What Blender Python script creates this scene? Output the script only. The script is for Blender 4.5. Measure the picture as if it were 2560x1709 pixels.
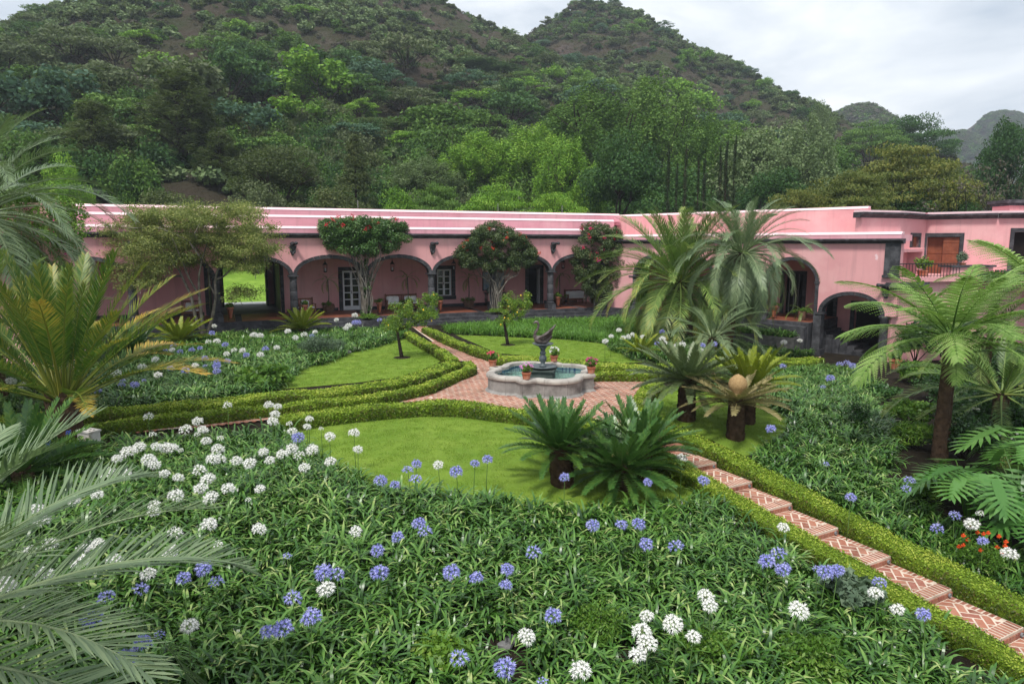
import bpy, bmesh, math, random
import numpy as np
from mathutils import Matrix, Vector, Euler
from mathutils.geometry import delaunay_2d_cdt
for o in list(bpy.data.objects): bpy.data.objects.remove(o)
S=bpy.context.scene; C=S.collection
R=math.radians
rng=np.random.default_rng(7); random.seed(7)
# ------------------------------------------------------------------ camera
F=1706.7; CX,CY=1280,854.5; H=4.6; PIT=math.atan(245/F)
cd=bpy.data.cameras.new('camera'); cam=bpy.data.objects.new('camera',cd); C.objects.link(cam)
cam.location=(0,0,H); cam.rotation_euler=(math.pi/2-PIT,0,0)
cd.sensor_width=36; cd.lens=24; cd.clip_end=4000; cd.clip_start=.05
S.camera=cam
# ------------------------------------------------------------------ sky
SUN_EL,SUN_AZ=R(58),R(205)      # azimuth clockwise from +Y (behind the camera, a little to the left)
wd=bpy.data.worlds.new('World'); S.world=wd; wd.use_nodes=True
nt=wd.node_tree; nt.nodes.clear()
def N(nt,t,**k):
    n=nt.nodes.new(t)
    for a,b in k.items(): setattr(n,a,b)
    return n
out=N(nt,'ShaderNodeOutputWorld'); bg=N(nt,'ShaderNodeBackground'); bg.inputs[1].default_value=.12
sky=N(nt,'ShaderNodeTexSky',sky_type='NISHITA',sun_disc=False,sun_elevation=SUN_EL,sun_rotation=SUN_AZ)
sky.air_density=1.2; sky.dust_density=2.5
tc=N(nt,'ShaderNodeTexCoord'); sep=N(nt,'ShaderNodeSeparateXYZ'); nt.links.new(tc.outputs['Generated'],sep.inputs[0])
mp=N(nt,'ShaderNodeMapping'); mp.inputs['Scale'].default_value=(1,1,2.6); mp.inputs['Rotation'].default_value=(.2,.35,.9)
mp.inputs['Location'].default_value=(1.7,.4,.3)
nt.links.new(tc.outputs['Generated'],mp.inputs[0])
nz=N(nt,'ShaderNodeTexNoise'); nz.inputs['Scale'].default_value=2.3; nz.inputs['Detail'].default_value=7; nz.inputs['Roughness'].default_value=.55
nz.inputs['Distortion'].default_value=.4
nt.links.new(mp.outputs[0],nz.inputs['Vector'])
cr=N(nt,'ShaderNodeValToRGB'); e=cr.color_ramp.elements       # cloud brightness
e[0].position=.36; e[0].color=(2.2,2.75,3.5,1); e[1].position=.66; e[1].color=(6.1,6.3,6.5,1)
nt.links.new(nz.outputs[0],cr.inputs[0])
cv=N(nt,'ShaderNodeValToRGB'); e=cv.color_ramp.elements       # cloud cover
e[0].position=.25; e[0].color=(.72,.72,.72,1); e[1].position=.45; e[1].color=(1,1,1,1)
nt.links.new(nz.outputs[0],cv.inputs[0])
mx=N(nt,'ShaderNodeMix',data_type='RGBA')
nt.links.new(cv.outputs[0],mx.inputs[0]); nt.links.new(sky.outputs[0],mx.inputs[6]); nt.links.new(cr.outputs[0],mx.inputs[7])
nt.links.new(mx.outputs[2],bg.inputs[0]); nt.links.new(bg.outputs[0],out.inputs[0])
# ------------------------------------------------------------------ sun behind thin cloud
sl=bpy.data.lights.new('sun','SUN'); sl.energy=2.4; sl.angle=R(11); sl.color=(1,.965,.9)
so=bpy.data.objects.new('sun',sl); C.objects.link(so); so.location=(-20,-20,60)
sd=Vector((math.sin(SUN_AZ)*math.cos(SUN_EL),math.cos(SUN_AZ)*math.cos(SUN_EL),math.sin(SUN_EL)))
so.rotation_euler=sd.to_track_quat('Z','Y').to_euler()
S.view_settings.view_transform='Standard'; S.view_settings.look='None'; S.view_settings.exposure=.72; S.view_settings.gamma=1
S.render.engine='CYCLES'
S.cycles.max_bounces=5; S.cycles.volume_bounces=0; S.cycles.diffuse_bounces=2; S.cycles.transmission_bounces=4; S.cycles.transparent_max_bounces=6
# ------------------------------------------------------------------ pixel -> world
cP,sP=math.cos(PIT),math.sin(PIT)
def ray(px,py):
    x=(px-CX)/F; y=-(py-CY)/F
    return np.array([x,cP+y*sP,-sP+y*cP])
def G(px,py,z=0.):
    d=ray(px,py); t=(z-H)/d[2]; return d*t+np.array([0,0,H])
def D(px,py,y):                                              # point at distance y from the camera's wall
    d=ray(px,py); return d*(y/d[1])+np.array([0,0,H])
def sm(a,b,x):
    t=np.clip((x-a)/(b-a),0,1); return t*t*(3-2*t)
U=np.array([.478,-.878]); S1=np.array([3.89,15.19])
def T(x,y):                                                  # garden terrain
    s=U[0]*(np.asarray(x)-S1[0])+U[1]*(np.asarray(y)-S1[1])
    A=-.12*np.maximum(0,s+1.15)
    B=-1.1*sm(6.5,15,np.asarray(x))
    return np.minimum(A,B)*sm(70,50,np.asarray(y))
def Gt(px,py,h=0.):
    z=h
    for _ in range(40):
        p=G(px,py,z); z=.5*z+.5*(float(T(p[0],p[1]))+h)
    return G(px,py,z)
# ------------------------------------------------------------------ mesh helpers
class MB:
    def __init__(s): s.v=[]; s.f=[]; s.n=0
    def add(s,V,Fs):
        V=np.asarray(V,float).reshape(-1,3); s.v.append(V)
        s.f+= [tuple(int(i)+s.n for i in f) for f in Fs]; s.n+=len(V); return s
    def box(s,x0,x1,y0,y1,z0,z1,tp=0):
        V=[(x0,y0,z0),(x1,y0,z0),(x1,y1,z0),(x0,y1,z0),(x0+tp,y0+tp,z1),(x1-tp,y0+tp,z1),(x1-tp,y1-tp,z1),(x0+tp,y1-tp,z1)]
        return s.add(V,[(3,2,1,0),(4,5,6,7),(0,1,5,4),(1,2,6,5),(2,3,7,6),(3,0,4,7)])
    def lathe(s,prof,n=16,c=(0,0,0),cap=True):
        a=np.linspace(0,2*math.pi,n,endpoint=False); V=[]
        for r,z in prof:
            V+= [(c[0]+r*math.cos(t),c[1]+r*math.sin(t),c[2]+z) for t in a]
        m=len(prof); Fs=[(i*n+j,i*n+(j+1)%n,(i+1)*n+(j+1)%n,(i+1)*n+j) for i in range(m-1) for j in range(n)]
        if cap: Fs+= [tuple(range(n-1,-1,-1)),tuple((m-1)*n+j for j in range(n))]
        return s.add(V,Fs)
    def tube(s,pts,rad,n=6):
        P=[Vector(p) for p in pts]; m=len(P)
        if not hasattr(rad,'__len__'): rad=[rad]*m
        V=[]; up=Vector((.31,.2,.93)).normalized()
        for i in range(m):
            d=(P[min(i+1,m-1)]-P[max(i-1,0)])
            d=d.normalized() if d.length>1e-9 else Vector((0,0,1))
            a=d.cross(up)
            if a.length<.05: a=d.cross(Vector((1,0,0)))
            a.normalize(); b=a.cross(d)
            for j in range(n):
                t=2*math.pi*j/n; q=P[i]+(a*math.cos(t)+b*math.sin(t))*rad[i]; V.append(q[:])
        Fs=[(i*n+j,i*n+(j+1)%n,(i+1)*n+(j+1)%n,(i+1)*n+j) for i in range(m-1) for j in range(n)]
        Fs+= [tuple(range(n)),tuple((m-1)*n+j for j in range(n-1,-1,-1))]
        return s.add(V,Fs)
    def prism(s,poly,z0,z1):
        n=len(poly); V=[(p[0],p[1],z0) for p in poly]+[(p[0],p[1],z1) for p in poly]
        Fs=[tuple(range(n-1,-1,-1)),tuple(range(n,2*n))]+[(i,(i+1)%n,n+(i+1)%n,n+i) for i in range(n)]
        return s.add(V,Fs)
    def extr(s,poly,o0,o1):                                   # polygon in (x,z) extruded along y
        n=len(poly); V=[(p[0],o0,p[1]) for p in poly]+[(p[0],o1,p[1]) for p in poly]
        Fs=[tuple(range(n)),tuple(range(2*n-1,n-1,-1))]+[(i,n+i,n+(i+1)%n,(i+1)%n) for i in range(n)]
        return s.add(V,Fs)
    def xf(s,M):
        M=np.array(M)
        s.v=[v@M[:3,:3].T+M[:3,3] for v in s.v]; return s
    def mesh(s,name,smooth=False):
        me=bpy.data.meshes.new(name); V=np.concatenate(s.v) if s.v else np.zeros((0,3))
        me.from_pydata(V.tolist(),[],s.f)
        bm=bmesh.new(); bm.from_mesh(me); bmesh.ops.recalc_face_normals(bm,faces=bm.faces); bm.to_mesh(me); bm.free()
        if smooth: me.shade_smooth()
        me.update(); return me
WM={}
def link(o,parent=None,M=None):
    C.objects.link(o); M=Matrix.Identity(4) if M is None else Matrix(M)
    WM[o.name]=M
    if parent: o.parent=parent; o.matrix_basis=WM[parent.name].inverted()@M
    else: o.matrix_basis=M
    return o
def ob(name,me,mat=None,parent=None,M=None,olink=False):
    o=bpy.data.objects.new(name,me)
    if mat is not None:
        if olink:
            if not me.materials: me.materials.append(mat)
            o.material_slots[0].link='OBJECT'; o.material_slots[0].material=mat
        elif not me.materials: me.materials.append(mat)
    return link(o,parent,M)
def em(name,loc=(0,0,0),rz=0,M=None):
    o=bpy.data.objects.new(name,None); o.empty_display_size=.2
    return link(o,None,Matrix.Translation(Vector([float(c) for c in loc]))@Matrix.Rotation(rz,4,'Z') if M is None else M)
def tag(o,label,cat,group=None):
    o['label']=label; o['category']=cat
    if group: o['group']=group
    return o
def kind(o,k): o['kind']=k; return o
def TR(x,y,z,rz=0,s=1.): return Matrix.Translation((float(x),float(y),float(z)))@Matrix.Rotation(rz,4,'Z')@Matrix.Diagonal((s,s,s,1)) if not hasattr(s,'__len__') else Matrix.Translation((float(x),float(y),float(z)))@Matrix.Rotation(rz,4,'Z')@Matrix.Diagonal((s[0],s[1],s[2],1))
def rawmesh(name,V,Fq,v=None,mat=None,smooth=False):          # numpy arrays -> mesh; Fq (m,k)
    me=bpy.data.meshes.new(name); V=np.ascontiguousarray(V,np.float32).reshape(-1,3); Fq=np.ascontiguousarray(Fq,np.int32)
    m,k=Fq.shape
    me.vertices.add(len(V)); me.vertices.foreach_set('co',V.ravel())
    me.loops.add(m*k); me.loops.foreach_set('vertex_index',Fq.ravel())
    me.polygons.add(m); me.polygons.foreach_set('loop_start',np.arange(0,m*k,k,dtype=np.int32))
    me.update(calc_edges=True)
    if v is not None:
        a=me.attributes.new('v','FLOAT','POINT'); a.data.foreach_set('value',np.ascontiguousarray(v,np.float32))
    if mat: me.materials.append(mat)
    if smooth: me.shade_smooth()
    return me
def leaves(P,Nn,L,W,v,up=None,fold=.0,rs=None):
    """one four-sided leaf per point: P centres, Nn normals, L/W sizes -> arrays"""
    rs=rs or rng; n=len(P); Nn=Nn/np.maximum(1e-6,np.linalg.norm(Nn,axis=1,keepdims=True))
    r=rs.normal(size=(n,3)) if up is None else up+rs.normal(size=(n,3))*.35
    t=r-(r*Nn).sum(1,keepdims=True)*Nn; t/=np.maximum(1e-6,np.linalg.norm(t,axis=1,keepdims=True))
    b=np.cross(Nn,t); L=np.broadcast_to(L,(n,))[:,None]; W=np.broadcast_to(W,(n,))[:,None]
    V=np.stack([P-t*L*.5,P+b*W*.5+Nn*fold*W,P+t*L*.5,P-b*W*.5+Nn*fold*W],1)
    Fq=np.arange(n*4).reshape(n,4); return V.reshape(-1,3),Fq,np.repeat(v,4)
def cat(parts):
    Vs,Fs,vs=[],[],[]; o=0
    for V,Fq,v in parts: Vs.append(V); Fs.append(Fq+o); vs.append(v); o+=len(V)
    return np.concatenate(Vs),np.concatenate(Fs),np.concatenate(vs)
# value noise (vectorised)
_ng=np.random.default_rng(3).random((64,64))
def vn(x,y):
    x=np.asarray(x,float); y=np.asarray(y,float); xi=np.floor(x).astype(int); yi=np.floor(y).astype(int); fx=x-xi; fy=y-yi
    fx=fx*fx*(3-2*fx); fy=fy*fy*(3-2*fy); g=lambda a,b:_ng[a%64,b%64]
    return (g(xi,yi)*(1-fx)+g(xi+1,yi)*fx)*(1-fy)+(g(xi,yi+1)*(1-fx)+g(xi+1,yi+1)*fx)*fy
def fbm(x,y,o=4): return sum(vn(x*2**i+17*i,y*2**i+5*i)*.5**i for i in range(o))/1.9
def inpoly(pts,poly):
    x,y=pts[:,0],pts[:,1]; c=np.zeros(len(pts),bool); n=len(poly)
    for i in range(n):
        x1,y1=poly[i][:2]; x2,y2=poly[(i+1)%n][:2]
        if y1==y2: continue
        k=((y1>y)!=(y2>y))&(x<(x2-x1)*(y-y1)/(y2-y1)+x1); c^=k
    return c
def resample(P,step):
    P=np.asarray(P,float); d=np.r_[0,np.cumsum(np.linalg.norm(np.diff(P,axis=0),axis=1))]
    n=max(2,int(d[-1]/step)+1); t=np.linspace(0,d[-1],n)
    return np.stack([np.interp(t,d,P[:,k]) for k in range(P.shape[1])],1)
# ------------------------------------------------------------------ materials
def mat(name,rough=.8,spec=.3,metal=0):
    m=bpy.data.materials.new(name); m.use_nodes=True; t=m.node_tree; b=t.nodes['Principled BSDF']
    b.inputs['Roughness'].default_value=rough; b.inputs['Specular IOR Level'].default_value=spec; b.inputs['Metallic'].default_value=metal
    return m,t,b
def ramp(t,fac,stops):
    r=N(t,'ShaderNodeValToRGB'); el=r.color_ramp.elements
    while len(el)>2: el.remove(el[-1])
    for i,(p,c) in enumerate(stops):
        x=el[i] if i<2 else el.new(p)
        x.position=p; x.color=(*c,1)
    t.links.new(fac,r.inputs[0]); return r.outputs[0]
def noise(t,scale,detail=4,rough=.55,vec=None,obj=True):
    n=N(t,'ShaderNodeTexNoise'); n.inputs['Scale'].default_value=scale; n.inputs['Detail'].default_value=detail; n.inputs['Roughness'].default_value=rough
    if vec is None: vec=N(t,'ShaderNodeTexCoord').outputs['Object']
    t.links.new(vec,n.inputs['Vector']); return n.outputs[0]
def mixc(t,f,a,b,mode='MIX'):
    m=N(t,'ShaderNodeMix',data_type='RGBA',blend_type=mode)
    for s,i in ((f,0),(a,6),(b,7)):
        if hasattr(s,'links') or hasattr(s,'is_linked'): t.links.new(s,m.inputs[i])
        else: m.inputs[i].default_value=s if i==0 else (*s,1)
    return m.outputs[2]
def mathn(t,op,a,b=0.):
    m=N(t,'ShaderNodeMath',operation=op)
    for i,s in enumerate((a,b)):
        if hasattr(s,'is_linked'): t.links.new(s,m.inputs[i])
        else: m.inputs[i].default_value=s
    return m.outputs[0]
def bump(t,b,h,st=.3,dist=.02):
    n=N(t,'ShaderNodeBump'); n.inputs['Strength'].default_value=st; n.inputs['Distance'].default_value=dist
    t.links.new(h,n.inputs['Height']); t.links.new(n.outputs[0],b.inputs['Normal'])
def surf(name,c1,c2,scale=3,rough=.85,spec=.25,bs=.3,bd=.02,bscale=None,c3=None,s3=.8,metal=0):
    m,t,b=mat(name,rough,spec,metal); f=noise(t,scale,6,.6)
    col=ramp(t,f,[(.3,c1),(.7,c2)])
    if c3: col=mixc(t,ramp(t,noise(t,s3,5,.65),[(.48,(0,0,0)),(.68,(1,1,1))]),col,c3)
    t.links.new(col,b.inputs['Base Color'])
    if bs: bump(t,b,noise(t,bscale or scale*6,5,.6),bs,bd)
    return m
def leafmat(name,stops,trans=.3,rough=.5,spec=.3,rand=.35,back=None):
    m,t,b=mat(name,rough,spec); a=N(t,'ShaderNodeAttribute',attribute_name='v'); oi=N(t,'ShaderNodeObjectInfo')
    f=mathn(t,'ADD',a.outputs['Fac'],mathn(t,'MULTIPLY',mathn(t,'SUBTRACT',oi.outputs['Random'],.5),rand))
    col=ramp(t,f,stops); t.links.new(col,b.inputs['Base Color'])
    tr=N(t,'ShaderNodeBsdfTranslucent'); t.links.new(mixc(t,.35,col,(.22,.36,.03),'MIX'),tr.inputs[0])
    ms=N(t,'ShaderNodeMixShader'); ms.inputs[0].default_value=trans
    t.links.new(b.outputs[0],ms.inputs[1]); t.links.new(tr.outputs[0],ms.inputs[2])
    t.links.new(ms.outputs[0],t.nodes['Material Output'].inputs[0]); return m
def streak(m):
    t=m.node_tree; b=t.nodes['Principled BSDF']; l=b.inputs['Base Color'].links[0].from_socket; mp_=N(t,'ShaderNodeMapping'); mp_.inputs['Scale'].default_value=(3.2,3.2,.22); t.links.new(N(t,'ShaderNodeNewGeometry').outputs['Position'],mp_.inputs[0])
    f=ramp(t,noise(t,1.,6,.65,mp_.outputs[0]),[(.52,(0,0,0)),(.8,(.55,.55,.55))]); t.links.new(mixc(t,f,l,(.42,.22,.22)),b.inputs['Base Color'])
PINK=surf('pink_plaster',(.68,.325,.335),(.76,.385,.395),.55,.9,.15,.25,.01,26,(.79,.46,.455),.35)
PINKW=surf('pale_pink_limewash',(.80,.54,.57),(.87,.64,.66),1.2,.9,.15,.2,.01,24)
ROOFP=surf('pink_parapet_plaster',(.68,.31,.37),(.75,.38,.435),.7,.9,.15,.2,.01,20,(.78,.46,.49),.3)
streak(PINK); streak(ROOFP)
STONE=surf('dark_basalt',(.022,.022,.026),(.06,.06,.067),5,.75,.35,.5,.02,30,(.10,.10,.11),2.2)
STONEG=surf('mortar_pale',(.16,.16,.165),(.25,.25,.255),4,.9,.2,.2)
TILEF=surf('terracotta_floor',(.20,.062,.035),(.30,.105,.06),2.2,.42,.4,.1,.01,8,(.16,.055,.035),1.2)
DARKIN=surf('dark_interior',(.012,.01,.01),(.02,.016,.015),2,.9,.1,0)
WHITEP=surf('white_paint',(.66,.67,.70),(.76,.77,.80),3,.5,.4,.1)
WOODD=surf('dark_wood',(.02,.014,.011),(.04,.028,.02),4,.6,.3,.3,.01,30)
WOODR=surf('red_brown_wood',(.16,.045,.022),(.27,.085,.04),3,.55,.35,.3,.01,18)
WOODT=surf('teak_wood',(.13,.055,.03),(.22,.10,.055),5,.6,.3,.2,.01,20)
CUSH=surf('white_cotton',(.74,.74,.75),(.82,.82,.82),6,.95,.1,.2)
TERRA=surf('terracotta_pot',(.33,.105,.055),(.46,.17,.095),5,.85,.2,.2,.01,20,(.50,.27,.19),3)
IRON=surf('black_iron',(.012,.012,.013),(.025,.025,.027),6,.5,.4,.1)
SOIL=surf('dark_soil',(.012,.009,.007),(.035,.026,.018),3,.97,.1,.6,.04,20)
BARK=surf('grey_bark',(.10,.085,.07),(.22,.195,.165),4,.9,.15,.6,.03,18,(.28,.26,.23),2)
BARKD=surf('dark_bark',(.018,.014,.011),(.05,.038,.028),6,.92,.15,.7,.03,22)
BARKP=surf('palm_bark',(.045,.028,.018),(.13,.08,.05),7,.95,.1,.8,.04,18)
def glassmat():
    m,t,b=mat('dark_glass',.06,.6); b.inputs['Base Color'].default_value=(.012,.015,.014,1); return m
GLASS=glassmat()
# ================================================================== ground
def gridmesh(xs,ys,zf,name):
    X,Y=np.meshgrid(xs,ys); Z=zf(X,Y); n,m=X.shape
    i=np.arange((n-1)*(m-1)); r=i//(m-1); c=i%(m-1); a=r*m+c
    return rawmesh(name,np.stack([X,Y,Z],-1).reshape(-1,3),np.stack([a,a+1,a+m+1,a+m],1),smooth=True)
gm,t,b=mat('ground_soil_and_grass',.97,.1)
gx=N(t,'ShaderNodeTexCoord').outputs['Object']; sy=N(t,'ShaderNodeSeparateXYZ'); t.links.new(gx,sy.inputs[0])
soil=ramp(t,noise(t,2.5,6,.6,gx),[(.3,(.010,.008,.006)),(.7,(.032,.025,.017))])
gras=ramp(t,noise(t,.15,6,.6,gx),[(.3,(.05,.085,.018)),(.7,(.10,.15,.035))])
t.links.new(mixc(t,mathn(t,'GREATER_THAN',sy.outputs[1],49.),soil,gras),b.inputs['Base Color']); bump(t,b,noise(t,14,5,.6,gx),.6,.04)
xs=np.r_[-1500,-700,-300,-150,-80,-40,np.arange(-25,25.1,.5),40,80,150,300,700,1500]
ys=np.r_[-400,-150,-50,-20,-8,np.arange(0,46.1,.5),50,55,60,65,70,80,110,200,400,800,2000]
ob_g=kind(ob('ground',gridmesh(xs,ys,lambda x,y:T(x,y)-.0,'ground'),gm),'structure')
# ================================================================== hills
def ridge(pts,dy=28):
    P=np.array([D(px,py+dy,d) for px,py,d in pts]); return resample(P,6.)
RD=np.concatenate([ridge([(-2600,420,90),(-1500,440,105),(-700,470,120),(-300,470,140),(-90,480,152),(0,345,162),(80,205,170),(160,120,178),(270,50,186),(450,-60,200),(700,-120,215),(950,-60,232),(1120,-45,242),(1185,-5,252),(1235,50,260),(1330,66,270),
  (1390,15,280),(1480,-30,286),(1560,-5,290),(1620,75,292),(1690,140,296),(1760,200,300),(1860,250,304),(1960,305,310),(2060,375,320),(2200,470,340)])])
SP=[ridge([(450,-70,200),(380,130,150),(330,300,118)],30),ridge([(950,-60,232),(900,120,190),(840,300,150)],40),ridge([(1480,-30,286),(1450,120,235),(1400,260,190)],45)]
RA=np.concatenate([RD]+SP); RW=np.concatenate([np.full(len(RD),175.)]+[np.full(len(s),62.) for s in SP])
def hillz(x,y):
    x=np.asarray(x,float); y=np.asarray(y,float); sh=x.shape; x=x.ravel(); y=y.ravel(); z=np.zeros(len(x))
    for i in range(0,len(x),20000):
        dx=x[i:i+20000,None]-RA[None,:,0]; dy=y[i:i+20000,None]-RA[None,:,1]; d=np.sqrt(dx*dx+dy*dy)
        f=RA[None,:,2]*np.clip(1-d/RW[None],0,1)**1.12; z[i:i+20000]=f.max(1)
    k=np.clip(z/14,0,1)
    z=z+k*((fbm(x/34,y/34,4)-.52)*13+(np.abs(fbm(x/17+9,y/17,3)-.5)*-9)+(fbm(x/6,y/6,3)-.5)*3.2)
    return z.reshape(sh)-1.5
hm,t,b=mat('hillside_rock_and_scrub',.97,.05)
vec=N(t,'ShaderNodeTexCoord').outputs['Object']
base=ramp(t,noise(t,.09,8,.62,vec),[(.35,(.095,.072,.058)),(.5,(.085,.073,.048)),(.68,(.06,.075,.032))])
mpn=N(t,'ShaderNodeMapping'); mpn.inputs['Scale'].default_value=(1,1,.25); t.links.new(vec,mpn.inputs[0])
rock=ramp(t,noise(t,.22,8,.7,mpn.outputs[0]),[(.3,(.05,.04,.036)),(.5,(.15,.118,.106)),(.7,(.30,.25,.23))])
geo=N(t,'ShaderNodeNewGeometry'); sn=N(t,'ShaderNodeSeparateXYZ'); t.links.new(geo.outputs['Normal'],sn.inputs[0])
st=mathn(t,'ADD',sn.outputs[2],mathn(t,'MULTIPLY',mathn(t,'SUBTRACT',noise(t,.06,5,.6,vec),.5),.9))
t.links.new(mixc(t,ramp(t,st,[(.5,(1,1,1)),(.68,(0,0,0))]),base,rock),b.inputs['Base Color']); bump(t,b,noise(t,.5,9,.72,vec),1.,2.5)
HX=np.arange(-300,260,2.4); HY=np.arange(64,420,2.2)
kind(ob('hill',gridmesh(HX,HY,hillz,'hill'),hm),'structure')
def hillray(px,py):                                           # first hit of a view ray with the hill
    d=ray(px,py); ts=np.linspace(66,330,420)/d[1]
    P=d[None]*ts[:,None]+np.array([0,0,H]); z=hillz(P[:,0],P[:,1]); k=np.nonzero((P[:,2]<z)&(z>0))[0]
    return P[k[0]] if len(k) else None
def bump_hill(name,px,py,dist,wx,wy,hgt_base=0,seed=0):       # a separate far summit
    c=D(px,py,dist); xs=np.linspace(c[0]-wx*2,c[0]+wx*2,64); ys=np.linspace(dist-wy,dist+wy*2,40)
    f=lambda x,y: c[2]*np.exp(-(((x-c[0])/wx)**2+np.clip((y-dist)/wy,-9,9)**2))*(.88+.24*fbm(x/40+seed,y/40))-3
    kind(ob(name,gridmesh(xs,ys,f,name),hm),'structure'); return f,c
F1,c1=bump_hill('hill',2130,245,430,34,90,seed=3)
F2,c2=bump_hill('hill',2490,290,700,50,120,seed=8)
F3,c3=bump_hill('hill',2370,335,640,40,110,seed=5)
F4,c4=bump_hill('hill',2250,352,165,26,40,seed=6)
# ================================================================== hacienda, left wing
ZP=.55
cp=np.array([G(x,y,ZP) for x,y in ((545,806),(733,794),(1085,784),(1376,771))])
sl_,ic=np.polyfit(cp[:,0],cp[:,1],1); AL=math.atan(sl_)
def onray(px,o,d,q,c):                                        # ray (any py) with vertical plane through q, direction d, offset o
    n=np.array([-d[1],d[0]]); Q=q+n*o; A=np.array([[ (px-CX)/F, -d[0]],[1.,-d[1]]])
    return A,Q
class Wing:
    def __init__(s,q,ang):
        s.q=np.array(q[:2],float); s.a=ang; s.d=np.array([math.cos(ang),math.sin(ang)]); s.n=np.array([-s.d[1],s.d[0]])
        s.M=Matrix.Translation((s.q[0],s.q[1],0))@Matrix.Rotation(ang,4,'Z')
    def hit(s,px,py,o=0):                                     # -> (t,z)
        r=ray(px,py); Q=s.q+s.n*o; k=((Q)@s.n)/(r[:2]@s.n); P=r*k+np.array([0,0,H]); return (P[:2]-s.q)@s.d,P[2]
    def W(s,t,o,z): p=s.q+s.d*t+s.n*o; return np.array([p[0],p[1],z])
p733=np.array([0.,ic]); w_=Wing(p733,AL); t0=w_.hit(733,700)[0]
L=Wing(w_.W(t0,0,0),AL)
BAY=L.hit(1376,700)[0]/4; 
hac=em('hacienda',L.W(0,0,0)); tag(hac,'long pink hacienda with dark stone arches around the garden','building')
WM[hac.name]=Matrix.Translation(L.W(0,0,0))
def hp(name,mb,m,M,parent=None,smooth=False,kd=None):
    o=ob(name,mb.mesh(name,smooth) if isinstance(mb,MB) else mb,m,parent or hac,M)
    return o
ZS=2.92; RISE=.9; ZC0=L.hit(733,595)[1]; ZC1=L.hit(733,582.5)[1]
K0,K1=-5,5; RCOL=.2
def arch_poly(x0,x1,zs,rise,n=26):
    c=(x0+x1)/2; a=(x1-x0)/2
    return [(c-a*math.cos(math.pi*i/n),zs+rise*math.sin(math.pi*i/n)) for i in range(n+1)]
def arch_wall(mb,x0,x1,ax0,ax1,zs,rise,ztop,o0,o1,zb=None):   # wall from x0..x1 above an arch ax0..ax1
    pl=arch_poly(ax0,ax1,zs,rise); zb=zs if zb is None else zb
    if ax0>x0: mb.box(x0,ax0,o0,o1,zb,ztop)
    if ax1<x1: mb.box(ax1,x1,o0,o1,zb,ztop)
    for (xa,za),(xb,zb_) in zip(pl[:-1],pl[1:]): mb.extr([(xa,za),(xb,zb_),(xb,ztop),(xa,ztop)],o0,o1)
def voussoirs(parent,M,ax0,ax1,zs,rise,n,th,o0,o1):           # ring of separate stones
    c=(ax0+ax1)/2; a=(ax1-ax0)/2
    for i in range(n):
        u0=math.pi*(i+.02)/n; u1=math.pi*(i+.98)/n; P=[]
        for u in (u0,(u0+u1)/2,u1): P.append((c-(a-.012)*math.cos(u),zs+(rise-.012)*math.sin(u)))
        for u in (u1,(u0+u1)/2,u0): P.append((c-(a+th)*math.cos(u),zs+(rise+th)*math.sin(u)))
        mb=MB().extr(P,o0,o1); ob('arch_stone',mb.mesh('arch_stone'),STONE,parent,M)
wall=MB()
for k in range(K0,K1):
    x0,x1=k*BAY,(k+1)*BAY; arch_wall(wall,x0,x1,x0+RCOL*.9,x1-RCOL*.9,ZS,RISE,ZC0,-.22,.22)
hp('front_wall',wall,PINK,L.M)
for k in range(K0,K1):
    x0,x1=k*BAY,(k+1)*BAY; a=ob('arch',MB().box((x0+x1)/2-.06,(x0+x1)/2+.06,-.262,-.2,ZS+RISE-.01,ZS+RISE+.2).mesh('arch'),STONE,hac,L.M)
    voussoirs(a,L.M,x0+RCOL*.9,x1-RCOL*.9,ZS,RISE,17,.19,-.25,.25)
# columns
PED=MB().box(-.27,.27,-.27,.27,0,.3).box(-.24,.24,-.24,.24,.3,.36).mesh('pedestal')
DRUM=[MB().lathe([(r0,z0+.006),(r0+.004,z0+.02),(r1,z1-.006)],18).mesh('drum',True) for z0,z1,r0,r1 in ((.46,1.0,.205,.20),(1.0,1.52,.20,.193),(1.52,2.16,.193,.185))]
CAPM=MB().lathe([(.2,2.16),(.225,2.18),(.225,2.21),(.19,2.22),(.2,2.26),(.25,2.29),(.25,2.3)],18).box(-.27,.27,-.27,.27,2.3,ZS-ZP).mesh('capital')
TOR=MB().lathe([(.2,.36),(.25,.37),(.265,.4),(.25,.43),(.21,.46)],18).mesh('torus',True)
def column(M):
    c=ob('column',TOR,STONE,hac,M)
    ob('pedestal',PED,STONE,c,M); ob('capital',CAPM,STONE,c,M)
    for d in DRUM: ob('drum',d,STONE,c,M)
    ob('joint',MB().lathe([(.19,.44),(.186,2.17)],14).mesh('joint'),STONEG,c,M)
for k in range(K0,K1+1): column(L.M@Matrix.Translation((k*BAY,0,ZP)))
# platform, steps, floor
TL0,TL1=K0*BAY-1,K1*BAY+3
hp('platform',MB().box(TL0,TL1,-.55,4.1,-.2,ZP),STONE,L.M)
hp('floor',MB().box(TL0,TL1,-.2,3.7,ZP-.1,ZP+.006),TILEF,L.M)
for i in range(int((TL1-TL0)/1.7)):                           # cross bands of dark stone in the tile floor
    if i%2==0: hp('floor_band',MB().box(TL0+i*1.7+.3,TL0+i*1.7+.62,-.2,3.7,ZP-.1,ZP+.011),STONE,L.M)
for i,(o,z) in enumerate(((-.9,.37),(-1.25,.19))):
    for j in range(int((TL1-TL0)/2.2)):
        x=TL0+j*2.2+(.7*i); hp('step_stone',MB().box(x,x+2.19,o,-.4 if i==0 else -.8,-.2,z),STONE,L.M)
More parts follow.
